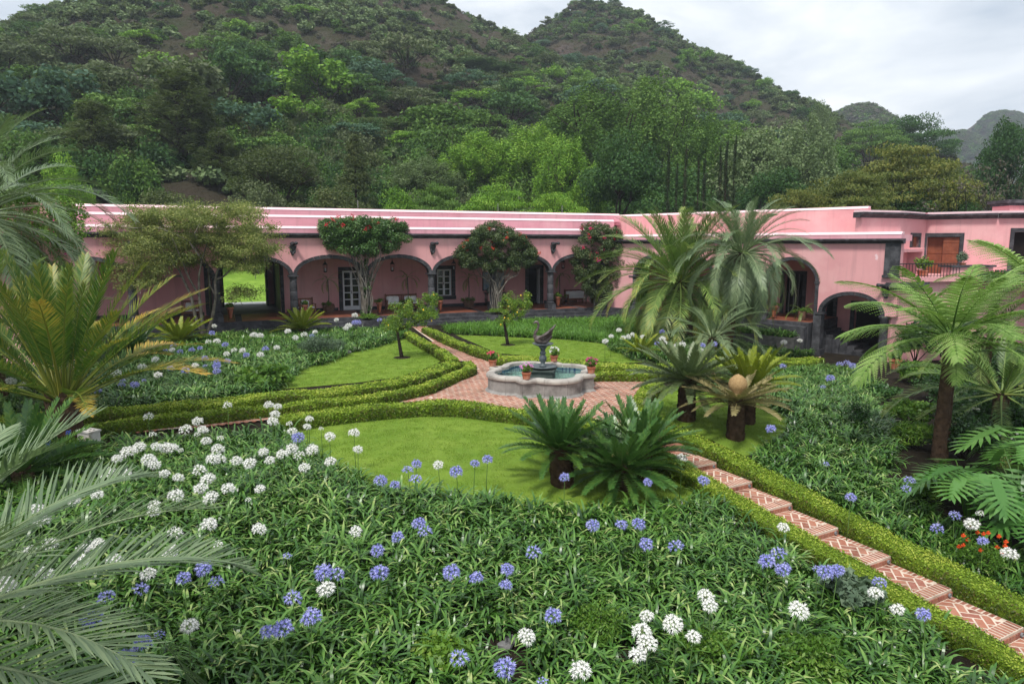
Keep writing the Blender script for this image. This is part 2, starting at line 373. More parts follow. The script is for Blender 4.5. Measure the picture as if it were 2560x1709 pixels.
# cornice of separate blocks
bl=1.26
def cornice(parent,M,x0,x1,z0,z1,o=-.22,end=True):
    n=max(1,round((x1-x0)/bl)); w=(x1-x0)/n; h=z1-z0
    prof=[(o+.05,z0),(o-.08,z0+.02),(o-.1,z0+h*.35),(o-.2,z0+h*.5),(o-.28,z0+h*.62),(o-.28,z1),(o+.3,z1),(o+.3,z0)]
    me=None
    for i in range(n):
        mb=MB(); V=[(0.004,a,z) for a,z in prof]+[(w-.004,a,z) for a,z in prof]; m=len(prof)
        mb.add(V,[tuple(range(m)),tuple(range(2*m-1,m-1,-1))]+[(j,m+j,m+(j+1)%m,(j+1)%m) for j in range(m)])
        me=me or mb.mesh('cornice_stone')
        ob('cornice_stone',me,STONE,parent,M@Matrix.Translation((x0+i*w,0,0)))
cL=hp('cornice',MB().box(TL0,K1*BAY+.3,-.2,.22,ZC0,ZC1-.01),STONEG,L.M); cornice(cL,L.M,TL0,K1*BAY+.3,ZC0,ZC1)
# stepped parapet: each tier a plaster face with a sloping lime-washed ledge
def tier(W,x0,x1,o,z0,z1,parent=None,led=.11,dep=.13,m=ROOFP):
    hp('parapet',MB().box(x0,x1,o,o+.5,z0,z1),m,W.M)
    mb=MB(); P=[(o-.02,z1-.02),(o+dep,z1+led),(o+dep+.3,z1+led),(o+dep+.3,z1-.02)]
    V=[(x0,a,z) for a,z in P]+[(x1,a,z) for a,z in P]
    mb.add(V,[(0,1,2,3),(7,6,5,4)]+[(j,4+j,4+(j+1)%4,(j+1)%4) for j in range(4)]); hp('parapet_ledge',mb,PINKW,W.M)
z=lambda py,o,px=733: L.hit(px,py,o)[1]
tier(L,TL0,K1*BAY+.5,-.12,ZC1,z(570,-.12)); tier(L,TL0,K1*BAY+1,.55,z(570,-.12),z(542,.55)); tier(L,TL0,K1*BAY+2,1.5,z(542,.55),z(524,1.5))
hp('roof',MB().box(TL0,K1*BAY+3,1.9,10,z(542,.55)-.2,z(532,1.9)),ROOFP,L.M)
# back wall with door, window and passage openings
OB=3.7
def bt(px): return L.hit(px,700,OB)[0]
def bz(px,py): return L.hit(px,py,OB)[1]
ops=[]   # (t0,t1,z0,z1)
dA=(bt(856),bt(901),ZP,bz(878,677)); wA=(bt(1092),bt(1129),bz(1110,739),bz(1110,673)); dB=(bt(1321),bt(1350),ZP,bz(1335,671))
pas=(bt(520),bt(700),ZP,ZP+2.9); dC=(bt(445),bt(500),ZP,ZP+2.3)
def wall_ops(mb,x0,x1,o0,o1,z0,z1,ops):
    ops=sorted(ops); x=x0
    for a,b_,c,d in ops:
        mb.box(x,a,o0,o1,z0,z1); mb.box(a,b_,o0,o1,d,z1)
        if c>z0+.01: mb.box(a,b_,o0,o1,z0,c)
        x=b_
    mb.box(x,x1,o0,o1,z0,z1)
bw=MB(); wall_ops(bw,TL0,TL1-2,OB,OB+.35,ZP-.1,4.55,[dA,wA,dB,pas]); hp('back_wall',bw,PINK,L.M)
hp('skirting',MB().box(TL0,pas[0]-.3,OB-.025,OB,ZP,ZP+.2).box(pas[1]+.3,dA[0]-.3,OB-.025,OB,ZP,ZP+.2).box(dA[1]+.3,dB[0]-.25,OB-.025,OB,ZP,ZP+.2).box(dB[1]+.3,TL1-3,OB-.025,OB,ZP,ZP+.2),STONE,L.M)
hp('ceiling',MB().box(TL0,TL1-2,.2,OB+.1,4.3,4.5),PINK,L.M)
for i in range(48):
    x=TL0+.5+i*.8
    if x<TL1-2.2: hp('ceiling_beam',MB().box(x,x+.14,.22,OB,4.12,4.3),WOODD,L.M)
def surround(M,op,w=.24,p=.05,sill=False,o=OB):               # stone frame of separate blocks
    a,b_,c,d=op; fr=hp('stone_frame',MB().box(a-w,b_+w,o-p,o+.1,d+.004,d+w),STONE,M)
    n=4
    for s in (a-w,b_):
        for i in range(n): ob('frame_stone',MB().box(s,s+w,o-p,o+.1,c+(d-c)*i/n+.004,c+(d-c)*(i+1)/n-.003).mesh('frame_stone'),STONE,fr,M)
    if sill: ob('sill',MB().box(a-w-.03,b_+w+.03,o-p-.05,o+.1,c-w,c-.004).mesh('sill'),STONE,fr,M)
def sash(M,op,nx,ny,name,o=OB+.1,leaves_=2,kick=0):
    a,b_,c,d=op; fr=hp(name,MB().box(a,a+.05,o,o+.08,c,d).box(b_-.05,b_,o,o+.08,c,d).box(a+.05,b_-.05,o,o+.08,d-.06,d),WHITEP,M)
    w=(b_-a-.1)/leaves_
    for l in range(leaves_):
        x0=a+.05+l*w; x1=x0+w; c0=c+.02
        mb=MB().box(x0,x0+.07,o+.01,o+.06,c0,d-.07).box(x1-.07,x1,o+.01,o+.06,c0,d-.07); zs=np.linspace(c0+kick,d-.07,ny+1)
        if kick: mb.box(x0+.07,x1-.07,o+.015,o+.055,c0,c0+kick)
        for zz in zs: mb.box(x0+.07,x1-.07,o+.012,o+.058,zz-.03,zz+.03)
        ob('leaf',mb.mesh('leaf'),WHITEP,fr,M)
        for i in range(ny): ob('pane',MB().box(x0+.07,x1-.07,o+.03,o+.036,zs[i]+.03,zs[i+1]-.03).mesh('pane'),GLASS,fr,M)
    ob('handle',MB().box((a+b_)/2-.03,(a+b_)/2-.005,o-.04,o+.01,c+(d-c)*.42,c+(d-c)*.5).mesh('handle'),IRON,fr,M)
surround(L.M,dA); sash(L.M,dA,2,5,'door',kick=.22)
surround(L.M,wA,sill=True); sash(L.M,wA,2,4,'window')
surround(L.M,dB); 
hp('door',MB().box(dB[1]-.07,dB[1]-.02,OB-.02,OB+.5,ZP,dB[3]),WHITEP,L.M)
surround(L.M,pas,.2)
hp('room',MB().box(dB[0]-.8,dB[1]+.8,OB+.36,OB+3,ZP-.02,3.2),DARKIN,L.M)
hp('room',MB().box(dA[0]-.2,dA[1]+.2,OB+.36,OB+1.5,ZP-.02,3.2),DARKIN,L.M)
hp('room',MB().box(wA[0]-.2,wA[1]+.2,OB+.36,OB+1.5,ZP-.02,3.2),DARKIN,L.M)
# gateway passage through the house
OE=10.2; pa0,pa1=L.hit(556,700,OE)[0],L.hit(664,700,OE)[0]
hp('passage_wall',MB().box(pas[0]-.3,pas[0],OB+.36,OE,ZP-.1,4.4).box(pas[1],pas[1]+.3,OB+.36,OE,ZP-.1,4.4),WOODD,L.M)
hp('passage_ceiling',MB().box(pas[0]-.3,pas[1]+.3,OB+.36,OE,4.0,4.4),WOODD,L.M)
hp('passage_floor',MB().box(pas[0],pas[1],OB,OE+.4,ZP-.2,ZP+.003),surf('grey_paving',(.11,.11,.115),(.18,.18,.185),3,.6,.3,.3),L.M)
rw=MB(); wall_ops(rw,TL0,TL1,OE,OE+.4,-.2,6.,[(pa0,pa1,ZP,ZP+3.)]); hp('rear_wall',rw,PINK,L.M)
for s,x in ((1,pa0),(-1,pa1)): hp('gate_leaf',MB().box(x-.05,x+.05,OE-1.35,OE-.02,ZP+.02,ZP+2.95).box(x-.07,x+.07,OE-1.3,OE-.05,ZP+.9,ZP+1.02).box(x-.07,x+.07,OE-1.3,OE-.05,ZP+1.9,ZP+2.02),WOODD,L.M)
# carved cannon-shaped water spouts
def spout(M):
    s=hp('water_spout',MB().add([(-.16,0,.42),(.16,0,.42),(.19,-.2,.42),(-.19,-.2,.42),(-.13,0,.2),(.13,0,.2),(.12,-.16,.2),(-.12,-.16,.2),(-.05,0,-.1),(.05,0,-.1),(.03,-.06,-.1),(-.03,-.06,-.1)],
      [(0,1,2,3),(0,4,5,1),(1,5,6,2),(2,6,7,3),(3,7,4,0),(4,8,9,5),(5,9,10,6),(6,10,11,7),(7,11,8,4),(8,11,10,9)]),STONE,M)
    ob('cannon',MB().tube([(0,-.02,.5),(0,-.12,.5),(0,-.14,.5),(0,-.5,.54),(0,-.52,.54),(0,-.6,.55)],[.12,.125,.1,.075,.095,.085],12).mesh('cannon',True),STONE,s,M)
    for q in (-1,0,1): ob('leaf_carving',MB().lathe([(.01,-.12),(.06,-.06),(.075,.02),(.04,.1)],8,(q*.1,-.1,.12-.1*(q==0))).mesh('leaf_carving',True),STONE,s,M)
for k in (0,2,4,-2): spout(L.M@Matrix.Translation((k*BAY,-.22,ZC0-.82))@Matrix.Rotation(R(18),4,'Z'))
# ================================================================== right wing
Rw=Wing(L.W(K1*BAY+.25,0,0),R(-44))
tA,tB,tC,tE=(Rw.hit(p,700)[0] for p in (1913,2046,2212,2250))
RB=tB-tA; zc0=Rw.hit(2100,609)[1]; zc1=Rw.hit(2100,597)[1]; ZS2=Rw.hit(2046,706)[1]; R2=RB/2-.28
wall=MB(); x=tA; bays=[(tA,tB)]
while x-RB>-.3: bays.append((x-RB,x)); x-=RB
wall.box(-.3,x,-.22,.22,ZP,zc0) if x>-.3 else None
PIL=.26
for x0,x1 in bays: arch_wall(wall,x0,x1,x0+.2,x1-.2 if x1!=tB else x1-.05,ZS2,R2,zc0,-.22,.22)
zl=Rw.hit(2055,779)[1]; rl=Rw.hit(2130,737)[1]-zl
wall.box(tB,tB+.34,-.22,.22,zl,zc0); arch_wall(wall,tB+.34,tE,tB+.34,tC,zl,rl,zc0,-.22,.22); 
hp('front_wall',wall,PINK,Rw.M)
for x0,x1 in bays:
    a=ob('arch',MB().box((x0+x1)/2-.06,(x0+x1)/2+.06,-.262,-.2,ZS2+R2,ZS2+R2+.17).mesh('arch'),STONE,hac,Rw.M)
    voussoirs(a,Rw.M,x0+.2,x1-.2 if x1!=tB else x1-.05,ZS2,R2,15,.17,-.25,.25)
    if x0>.2: column(Rw.M@Matrix.Translation((x0,0,ZP))@Matrix.Diagonal((1,1,(ZS2-ZP)/(ZS-ZP),1)))
a=ob('arch',MB().box((tB+.34+tC)/2-.06,(tB+.34+tC)/2+.06,-.262,-.2,zl+rl,zl+rl+.17).mesh('arch'),STONE,hac,Rw.M)
voussoirs(a,Rw.M,tB+.34,tC,zl,rl,15,.18,-.25,.25)
ZB=-1.15
for i in range(9):                                            # pillar of separate blocks
    z0=ZB+.35+(ZS2-ZB-.35)*i/9; z1=ZB+.35+(ZS2-ZB-.35)*(i+1)/9; w=.3 if z0<zl else .12
    hp('pillar_stone',MB().box(tB-.05,tB-.05+(.39 if z0<zl-.1 else .17),-.262,.25,z0+.004,z1-.004),STONE,Rw.M)
hp('pillar_base',MB().box(tB-.12,tB+.42,-.36,.3,ZB,ZB+.35),STONE,Rw.M)
hp('impost',MB().box(tB-.1,tB+.16,-.3,.3,ZS2-.05,ZS2+.06).box(tB+.05,tB+.42,-.3,.3,zl-.12,zl-.01),STONE,Rw.M)
pc=Rw.M@Matrix.Translation((tC+.12,0,ZB)); o=ob('column',MB().lathe([(.25,0),(.25,.3),(.2,.35),(.185,zl-ZB-.2),(.26,zl-ZB-.1),(.26,zl-ZB)],16).mesh('column',True),STONE,hac,pc)
cR=hp('cornice',MB().box(-.1,tE,-.2,.22,zc0,zc1-.01),STONEG,Rw.M); cornice(cR,Rw.M,-.1,tE+.1,zc0,zc1)
tier(Rw,-.1,tE-.05,-.12,zc1,Rw.hit(2100,586,-.12)[1])
zt=lambda py,o: Rw.hit(1850,py,o)[1]
tier(Rw,-1.2,Rw.hit(2170,520,2.6)[0],2.6,zc1-.2,zt(531,2.6),m=PINK)
hp('roof',MB().box(-1,tE-.3,.3,2.7,zc1-.1,zc1+.2),ROOFP,Rw.M)
hp('pilaster',MB().box(Rw.hit(2216,650)[0],tE,-.33,-.2,3.1,zc0).box(Rw.hit(2213,650)[0],tE+.05,-.37,-.2,3.0,3.12),STONE,Rw.M)
spout(Rw.M@Matrix.Translation((Rw.hit(2222,720)[0],-.22,Rw.hit(2222,740)[1]))@Matrix.Rotation(R(-30),4,'Z'))
hp('plaster_scar',MB().add([(Rw.hit(p,q)[0],-.224,Rw.hit(p,q)[1]) for p,q in ((2190,637),(2196,634),(2199,643),(2197,650),(2191,648),(2193,643))],[(0,1,2,3,4,5)]),PINKW,Rw.M)
# platform, back wall, doors, ceiling
hp('platform',MB().box(.3,tB-.15,-.55,4.,ZB-.2,ZP),STONE,Rw.M)
hp('floor',MB().box(.6,tB-.2,-.2,OB,ZP-.1,ZP+.006),TILEF,Rw.M)
hp('step_stone',MB().box(tA+.2,tB-.2,-.95,-.5,ZB,ZP-.18),STONE,Rw.M)
rt=lambda px:Rw.hit(px,700,OB)[0]
d1=(rt(1842),rt(1897),ZP,ZP+2.35); d2=(rt(1962),rt(2008),ZP,ZP+2.3); w2=(rt(2066),rt(2088),Rw.hit(2075,797,OB)[1],Rw.hit(2075,752,OB)[1]); a2=(rt(2142),rt(2208),ZB,1.3)
bw=MB(); wall_ops(bw,.8,rt(2300),OB,OB+.35,ZB-.1,4.4,[d1,d2,w2,a2]); hp('back_wall',bw,PINK,Rw.M)
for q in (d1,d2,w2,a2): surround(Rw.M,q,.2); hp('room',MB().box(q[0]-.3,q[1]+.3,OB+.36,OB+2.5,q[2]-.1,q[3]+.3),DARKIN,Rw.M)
for q in (d1,d2):
    for j in range(3): hp('door_bar',MB().box(q[0]+(q[1]-q[0])*(.25+.25*j)-.025,q[0]+(q[1]-q[0])*(.25+.25*j)+.025,OB+.08,OB+.13,q[2],q[3]),STONEG,Rw.M)
hp('ceiling',MB().box(.3,tE,.2,OB+.1,4.2,4.35),PINK,Rw.M)
for i in range(10):                                           # stone stair under the low arch
    x=tB-.9+i*.36; hp('stair_step',MB().box(x,x+.42,.9,3.2,ZB-.1,ZP-.02-(i+1)*.17),STONE,Rw.M)
# patio
def pad(name,poly,z,mm,th=.3):
    mb=MB().prism([tuple(p[:2]) for p in poly],z-th,z); return kind(ob(name,mb.mesh(name),mm),'structure')
COB=surf('dark_cobbles',(.02,.02,.021),(.06,.06,.062),7,.8,.3,1.,.05,9)
pp=[Rw.W(tB+.4,4,0),Rw.W(tB-.3,.8,0),Rw.W(tB+.2,-2.2,0),Rw.W(tB+3.2,-4.2,0),Rw.W(tB+9,-4,0),Rw.W(tB+9,4,0)]
pad('patio',pp,ZB+.02,COB)
# ================================================================== upper house and terrace on the right
uh=em('upper_house',D(2330,760,36)*np.array([1,1,0])); tag(uh,'upper pink house with heavy dark cornice and wooden double door above the terrace','building')
Q=[D(p,600,d)[:2] for p,d in ((2150,34.3),(2250,35.2),(2313,37.2),(2490,35.3),(2700,34.6))]
zu0=4.6+59*37/1707; zu1=zu0+.27; ZT=3.02
def up(name,mb,m,parent=None): return ob(name,mb.mesh(name),m,parent or uh)
def seg(a,b_): 
    a=np.array(a); b_=np.array(b_); return Wing(a,math.atan2(b_[1]-a[1],b_[0]-a[0])),np.linalg.norm(b_-a)
doorops={}
for i in range(4):
    W,l=seg(Q[i],Q[i+1]); mb=MB(); o_=[]
    if i==1: o_=[(W.hit(2279,600)[0],W.hit(2297,600)[0],W.hit(2290,617)[1],W.hit(2290,592)[1])]
    if i==2: o_=[(W.hit(2318,600)[0],W.hit(2400,600)[0],ZT,W.hit(2360,592)[1])]
    if i==3: o_=[(W.hit(2534,600)[0],W.hit(2600,600)[0],ZT,W.hit(2540,580)[1])]
    wall_ops(mb,0,l,0,.35,ZT-4.2 if i else ZT+.6,zu0,o_); mb.xf(W.M); up('wall',mb,PINK)
    cb=up('cornice',MB().box(-.05,l,-.02,.3,zu0,zu1-.02).xf(W.M),STONEG)
    n=max(1,round(l/1.1)); w=l/n
    for j in range(n):
        P=[(.05,zu0+.002),(-.1,zu0+.03),(-.14,zu0+.1),(-.3,zu0+.17),(-.32,zu1),(.3,zu1),(.3,zu0)]
        x0=j*w+.004-(.25 if (i==0 and j==0) else 0); V=[(x0,a,zz) for a,zz in P]+[(j*w+w-.004,a,zz) for a,zz in P]; m_=7
        ob('cornice_stone',MB().add(V,[tuple(range(7)),tuple(range(13,6,-1))]+[(k,7+k,7+(k+1)%7,(k+1)%7) for k in range(7)]).xf(W.M).mesh('cornice_stone'),STONE,cb)
    for q in o_:
        fr=up('stone_frame',MB().box(q[0]-.18,q[1]+.18,-.05,.2,q[3],q[3]+.2).xf(W.M),STONE)
        for sx in (q[0]-.18,q[1]):
            for k in range(3): ob('frame_stone',MB().box(sx,sx+.18,-.05,.2,q[2]+(q[3]-q[2])*k/3+.003,q[2]+(q[3]-q[2])*(k+1)/3-.003).xf(W.M).mesh('frame_stone'),STONE,fr)
        if i==1:
            ob('sill',MB().box(q[0]-.18,q[1]+.18,-.06,.2,q[2]-.18,q[2]-.003).xf(W.M).mesh('sill'),STONE,fr); ob('shutter',MB().box(q[0],q[1],.1,.14,q[2],q[3]).xf(W.M).mesh('shutter'),WOODR,fr)
            for k in range(3): ob('bar',MB().box(q[0]+.08+k*.12,q[0]+.1+k*.12,.04,.06,q[2],q[3]).xf(W.M).mesh('bar'),IRON,fr)
        if i==2:
            mid=q[0]+(q[1]-q[0])*.5
            for a_,b2,oo in ((q[0]+.02,mid-.02,.3),(mid,q[1]-.02,.08)):
                dl=up('door_leaf',MB().box(a_,b2,oo,oo+.06,q[2],q[3]-.02).xf(W.M),WOODR)
                nb=5; wb=(b2-a_)/nb
                for k in range(nb): ob('plank',MB().box(a_+k*wb+.006,a_+(k+1)*wb-.006,oo-.02,oo-.001,q[2]+.02,q[3]-.04).xf(W.M).mesh('plank'),WOODR,dl)
                for zz in (.25,.55,.85): ob('rail',MB().box(a_,b2,oo-.04,oo-.021,q[2]+(q[3]-q[2])*zz,q[2]+(q[3]-q[2])*zz+.09).xf(W.M).mesh('rail'),WOODR,dl)
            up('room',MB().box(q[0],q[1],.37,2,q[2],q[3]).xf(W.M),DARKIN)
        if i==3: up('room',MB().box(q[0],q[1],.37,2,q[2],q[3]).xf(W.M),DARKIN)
    # parapet coping behind the cornice
    up('coping',MB().box(0,l,.1,.5,zu1-.02,zu1+.12).xf(W.M),PINKW)
rp=[Q[0],Q[1],Q[2],Q[3],Q[4],Q[4]+np.array([0,9]),Q[0]+np.array([4,9])]
up('roof',MB().prism([tuple(p+np.array([.1,.3])) for p in rp],zu1-.3,zu1+.1),ROOFP)
c=D(2545,520,39); bx=up('chimney_block',MB().box(c[0]-.75,c[0]+1.5,c[1]-.4,c[1]+1,zu1,4.6+98*39/1707),PINK)
ob('cap',MB().box(c[0]-.95,c[0]+1.7,c[1]-.6,c[1]+1.2,4.6+98*39/1707,4.6+106*39/1707).box(c[0]-.85,c[0]+1.6,c[1]-.5,c[1]+1.1,4.6+92*39/1707,4.6+98*39/1707-.003).mesh('cap'),STONE,bx)
# terrace slab, low wall, railing
tp=[Rw.W(tE+.02,-.2,0)[:2],D(2400,680,33.2)[:2],D(2700,690,32)[:2],Q[4],Q[3],Q[2],Q[1],Rw.W(tE+.02,2.4,0)[:2]]
up('terrace_slab',MB().prism([tuple(p) for p in tp],ZT-.22,ZT-.003),PINK)
W,l=seg(tp[0],tp[1])
up('terrace_edge',MB().box(-.6,l*.45,-.2,.15,ZT-.45,ZT-.24).box(-.35,l*.4,-.1,.15,ZT-.6,ZT-.45).xf(W.M),STONE)
up('terrace_wall',MB().box(0,l+4,.3,.6,ZB-.2,ZT-.24).xf(W.M),PINK)
rl_=up('railing',MB().box(0,l,.02,.05,ZT+.62,ZT+.66).box(0,l,.02,.05,ZT+.06,ZT+.09).xf(W.M),IRON)
n=int(l/.17)
for i in range(n+1): ob('baluster',MB().box(i*l/n-.01,i*l/n+.01,.025,.045,ZT,ZT+.62).xf(W.M).mesh('baluster'),IRON,rl_)
up('plinth',MB().box(l-.4,l+2,.1,.7,ZT,ZT+.45).xf(W.M),PINK); up('plinth_cap',MB().box(l-.5,l+2.1,.02,.8,ZT+.453,ZT+.55).xf(W.M),STONE)
TERR=W; TERL=l
# lightning rods on the roofs
for px,py,o in ((895,522,1.8),(1245,528,1.8),(1405,533,1.8)):
    tt,zz=L.hit(px,py,o); hp('roof_rod',MB().tube([(tt,o,zz-.1),(tt,o,zz+.5)],.018,5),STONEG,L.M)
# ================================================================== instancing helper for uncountable stuff
def scatter(name,pts,rot,scl,idx,meshes,label=None,cat_=None,parent=None):
    me=bpy.data.meshes.new(name); me.vertices.add(len(pts)); me.vertices.foreach_set('co',np.ascontiguousarray(pts,np.float32).ravel())
    for nm,ty,arr,key in (('rot','FLOAT_VECTOR',rot,'vector'),('scl','FLOAT_VECTOR',scl,'vector'),('idx','INT',idx,'value')):
        a=me.attributes.new(nm,ty,'POINT'); a.data.foreach_set(key,np.ascontiguousarray(arr,np.int32 if ty=='INT' else np.float32).ravel())
    o=ob(name,me,None,parent); kind(o,'stuff')
    if label and not parent: tag(o,label,cat_)
    ng=bpy.data.node_groups.new(name,'GeometryNodeTree'); ng.interface.new_socket('Geometry',in_out='INPUT',socket_type='NodeSocketGeometry'); ng.interface.new_socket('Geometry',in_out='OUTPUT',socket_type='NodeSocketGeometry')
    gi=ng.nodes.new('NodeGroupInput'); go=ng.nodes.new('NodeGroupOutput'); ip=ng.nodes.new('GeometryNodeInstanceOnPoints'); jn=ng.nodes.new('GeometryNodeJoinGeometry')
    for m in meshes:
        src=bpy.data.objects.new(m.name+'_source',m); oi=ng.nodes.new('GeometryNodeObjectInfo'); oi.inputs['Object'].default_value=src; oi.inputs['As Instance'].default_value=False
        g2=ng.nodes.new('GeometryNodeGeometryToInstance'); ng.links.new(oi.outputs['Geometry'],g2.inputs[0]); ng.links.new(g2.outputs[0],jn.inputs[0])
    def att(nm,ty):
        n=ng.nodes.new('GeometryNodeInputNamedAttribute'); n.data_type=ty; n.inputs['Name'].default_value=nm
        return [s for s in n.outputs if s.enabled and s.name=='Attribute'][0]
    ng.links.new(gi.outputs[0],ip.inputs['Points']); ng.links.new(jn.outputs[0],ip.inputs['Instance']); ip.inputs['Pick Instance'].default_value=True
    ng.links.new(att('idx','INT'),ip.inputs['Instance Index']); ng.links.new(att('rot','FLOAT_VECTOR'),ip.inputs['Rotation']); ng.links.new(att('scl','FLOAT_VECTOR'),ip.inputs['Scale'])
    ng.links.new(ip.outputs[0],go.inputs[0]); md=o.modifiers.new('scatter','NODES'); md.node_group=ng
    return o
def polypts(poly,dens,jit=.5):
    P=np.array([p[:2] for p in poly]); lo,hi=P.min(0),P.max(0); s=1/math.sqrt(dens)
    X,Y=np.meshgrid(np.arange(lo[0],hi[0],s),np.arange(lo[1],hi[1],s)); q=np.stack([X.ravel(),Y.ravel()],1)
    q=q+rng.uniform(-jit,jit,q.shape)*s; return q[inpoly(q,P)]
def sheet(name,poly,h,mm,step=.6):
    P=resample(np.array([p[:2] for p in poly]+[poly[0][:2]]),.35)[:-1]; I=polypts(poly,1/step**2,.2)
    pts=[Vector(p) for p in P]+[Vector(p) for p in I]; n=len(P)
    V,_,Fc,*_=delaunay_2d_cdt(pts,[(i,(i+1)%n) for i in range(n)],[],1,1e-5)
    V=np.array([v[:] for v in V]); z=T(V[:,0],V[:,1])+h
    me=rawmesh(name,np.c_[V,z],np.array([list(f) for f in Fc]),smooth=True)
    return kind(ob(name,me,mm),'structure')
# ================================================================== brick paving
bm_,t,b=mat('red_brick_paver',.85,.25)
a=N(t,'ShaderNodeAttribute',attribute_name='v'); oi=N(t,'ShaderNodeObjectInfo'); fr=mathn(t,'FRACT',mathn(t,'ADD',a.outputs['Fac'],oi.outputs['Random']))
col=ramp(t,fr,[(0,(.20,.068,.045)),(.3,(.33,.125,.08)),(.65,(.40,.165,.105)),(1,(.28,.10,.075))])
wv=N(t,'ShaderNodeNewGeometry').outputs['Position']
col=mixc(t,ramp(t,noise(t,7,6,.7,wv),[(.45,(0,0,0)),(.75,(.55,.55,.55))]),col,(.44,.30,.23))
col=mixc(t,ramp(t,noise(t,1.3,7,.7,wv),[(.5,(0,0,0)),(.72,(.6,.6,.6))]),col,(.12,.075,.05))
t.links.new(col,b.inputs['Base Color']); bump(t,b,noise(t,60,5,.6,wv),.4,.01)
BRICK=bm_
MORT=surf("cream_mortar",(.56,.45,.36),(.70,.58,.48),3,.95,.1,.3,.01,40,(.34,.27,.20),1.3)
bL,bW,jt=.27,.135,.028
def brickmesh(l,w,h=.03):
    mb=MB().box(-l/2,l/2,-w/2,w/2,0,h-.006); mb.box(-l/2,l/2,-w/2,w/2,h-.006,h,.003); me=mb.mesh('brick')
    me.attributes.new('v','FLOAT','POINT'); return me
BM=brickmesh(bL-jt,bW-jt)
def herring(poly,ang,org):
    """centres and angles of a herringbone inside poly"""
    P=np.array([p[:2] for p in poly]); c,s=math.cos(ang),math.sin(ang); Rm=np.array([[c,-s],[s,c]]); q=(P-org)@Rm
    lo=np.floor(q.min(0)/bW).astype(int)-2; hi=np.ceil(q.max(0)/bW).astype(int)+2; outp=[]
    for i in range(lo[0],hi[0]):
        for j in range(lo[1],hi[1]):
            k=(i-j)%4
            if k==0: outp.append(((i+1)*bW,(j+.5)*bW,0))
            elif k==3: outp.append(((i+.5)*bW,(j+1)*bW,math.pi/2))
    A=np.array(outp); W=A[:,:2]@Rm.T+org; m=inpoly(W,P); return W[m],A[m,2]+ang
def pave(name,slab,poly,ang,zf,nmax=300,extra=()):
    """slab: structure object; nearest nmax bricks are objects, the rest one joined part"""
    W,A=herring(poly,ang,np.array(poly[0][:2])); items=[(w[0],w[1],a,BM) for w,a in zip(W,A)]+list(extra)
    items.sort(key=lambda q:q[0]**2+q[1]**2)
    for x,y,a,me in items[:nmax]: ob('brick',me,BRICK,slab,TR(x,y,zf(x,y)+random.uniform(-.002,.002),a+random.uniform(-.012,.012)))
    rest=items[nmax:]
    if rest:
        Vs,Fs,vs=[],[],[]; o=0
        for x,y,a,me in rest:
            v=np.array([q.co[:] for q in me.vertices]); c,s=math.cos(a),math.sin(a)
            Vs.append(np.c_[v[:,0]*c-v[:,1]*s+x,v[:,0]*s+v[:,1]*c+y,v[:,2]+zf(x,y)+random.uniform(-.002,.002)]); Fs.append(np.array([list(p.vertices) for p in me.polygons])+o)
            vs.append(np.full(len(v),random.random())); o+=len(v)
        kind(ob('brick_field',rawmesh('brick_field',np.concatenate(Vs),np.concatenate(Fs),np.concatenate(vs),BRICK),None,slab),'stuff')
GA=R(27)                                                       # garden axis
fc=np.mean([G(*p) for p in ((1224.5,916,.6),(1486,934,.6),(1313.5,950,.6),(1387,903.5,.6))],0)[:2]
def gx_(a,b_): c,s=math.cos(GA),math.sin(GA); return np.array([fc[0]+a*c-b_*s,fc[1]+a*s+b_*c])
plz=[G(1045,1000)[:2],G(1190,1015)[:2],G(1330,1032)[:2],G(1568,1062)[:2],G(1600,1000)[:2],G(1640,940)[:2],G(1560,925)[:2],G(1440,922)[:2],G(1290,893)[:2],G(1225,893)[:2],G(1160,905)[:2],G(1192,925)[:2],G(1150,955)[:2]]
pz=sheet('plaza',plz,.049,MORT)
pave('plaza',pz,plz,GA+R(45)-R(27)+R(8),lambda x,y:.022,300)
# path to the house
pth=[G(1150,905)[:2],G(1235,905)[:2],G(1180,872)[:2],G(1082,826)[:2],G(1068,818)[:2],G(1030,818)[:2],G(1045,830)[:2]]
ps=sheet('path',pth,.051,MORT); pave('path',ps,pth,R(63),lambda x,y:.024,0)
# left path
lp=[G(1075,990)[:2],G(1090,1006)[:2],G(980,1010)[:2],G(700,1050)[:2],G(420,1078)[:2],G(60,1100)[:2],G(-200,1115)[:2],G(-200,1092)[:2],G(60,1078)[:2],G(420,1058)[:2],G(700,1030)[:2],G(960,1000)[:2]]
ps=sheet('path',lp,.053,MORT); pave('path',ps,lp,R(-18),lambda x,y:.026,0)
# right path to the patio
rp_=[G(1600,945)[:2],G(1650,955)[:2],Gt(1850,930)[:2],Gt(2060,905)[:2],Gt(2050,893)[:2],Gt(1840,912)[:2],G(1650,930)[:2]]
ps=sheet('path',rp_,.055,MORT); pave('path',ps,rp_,R(-18),lambda x,y:float(T(x,y))+.028,0)
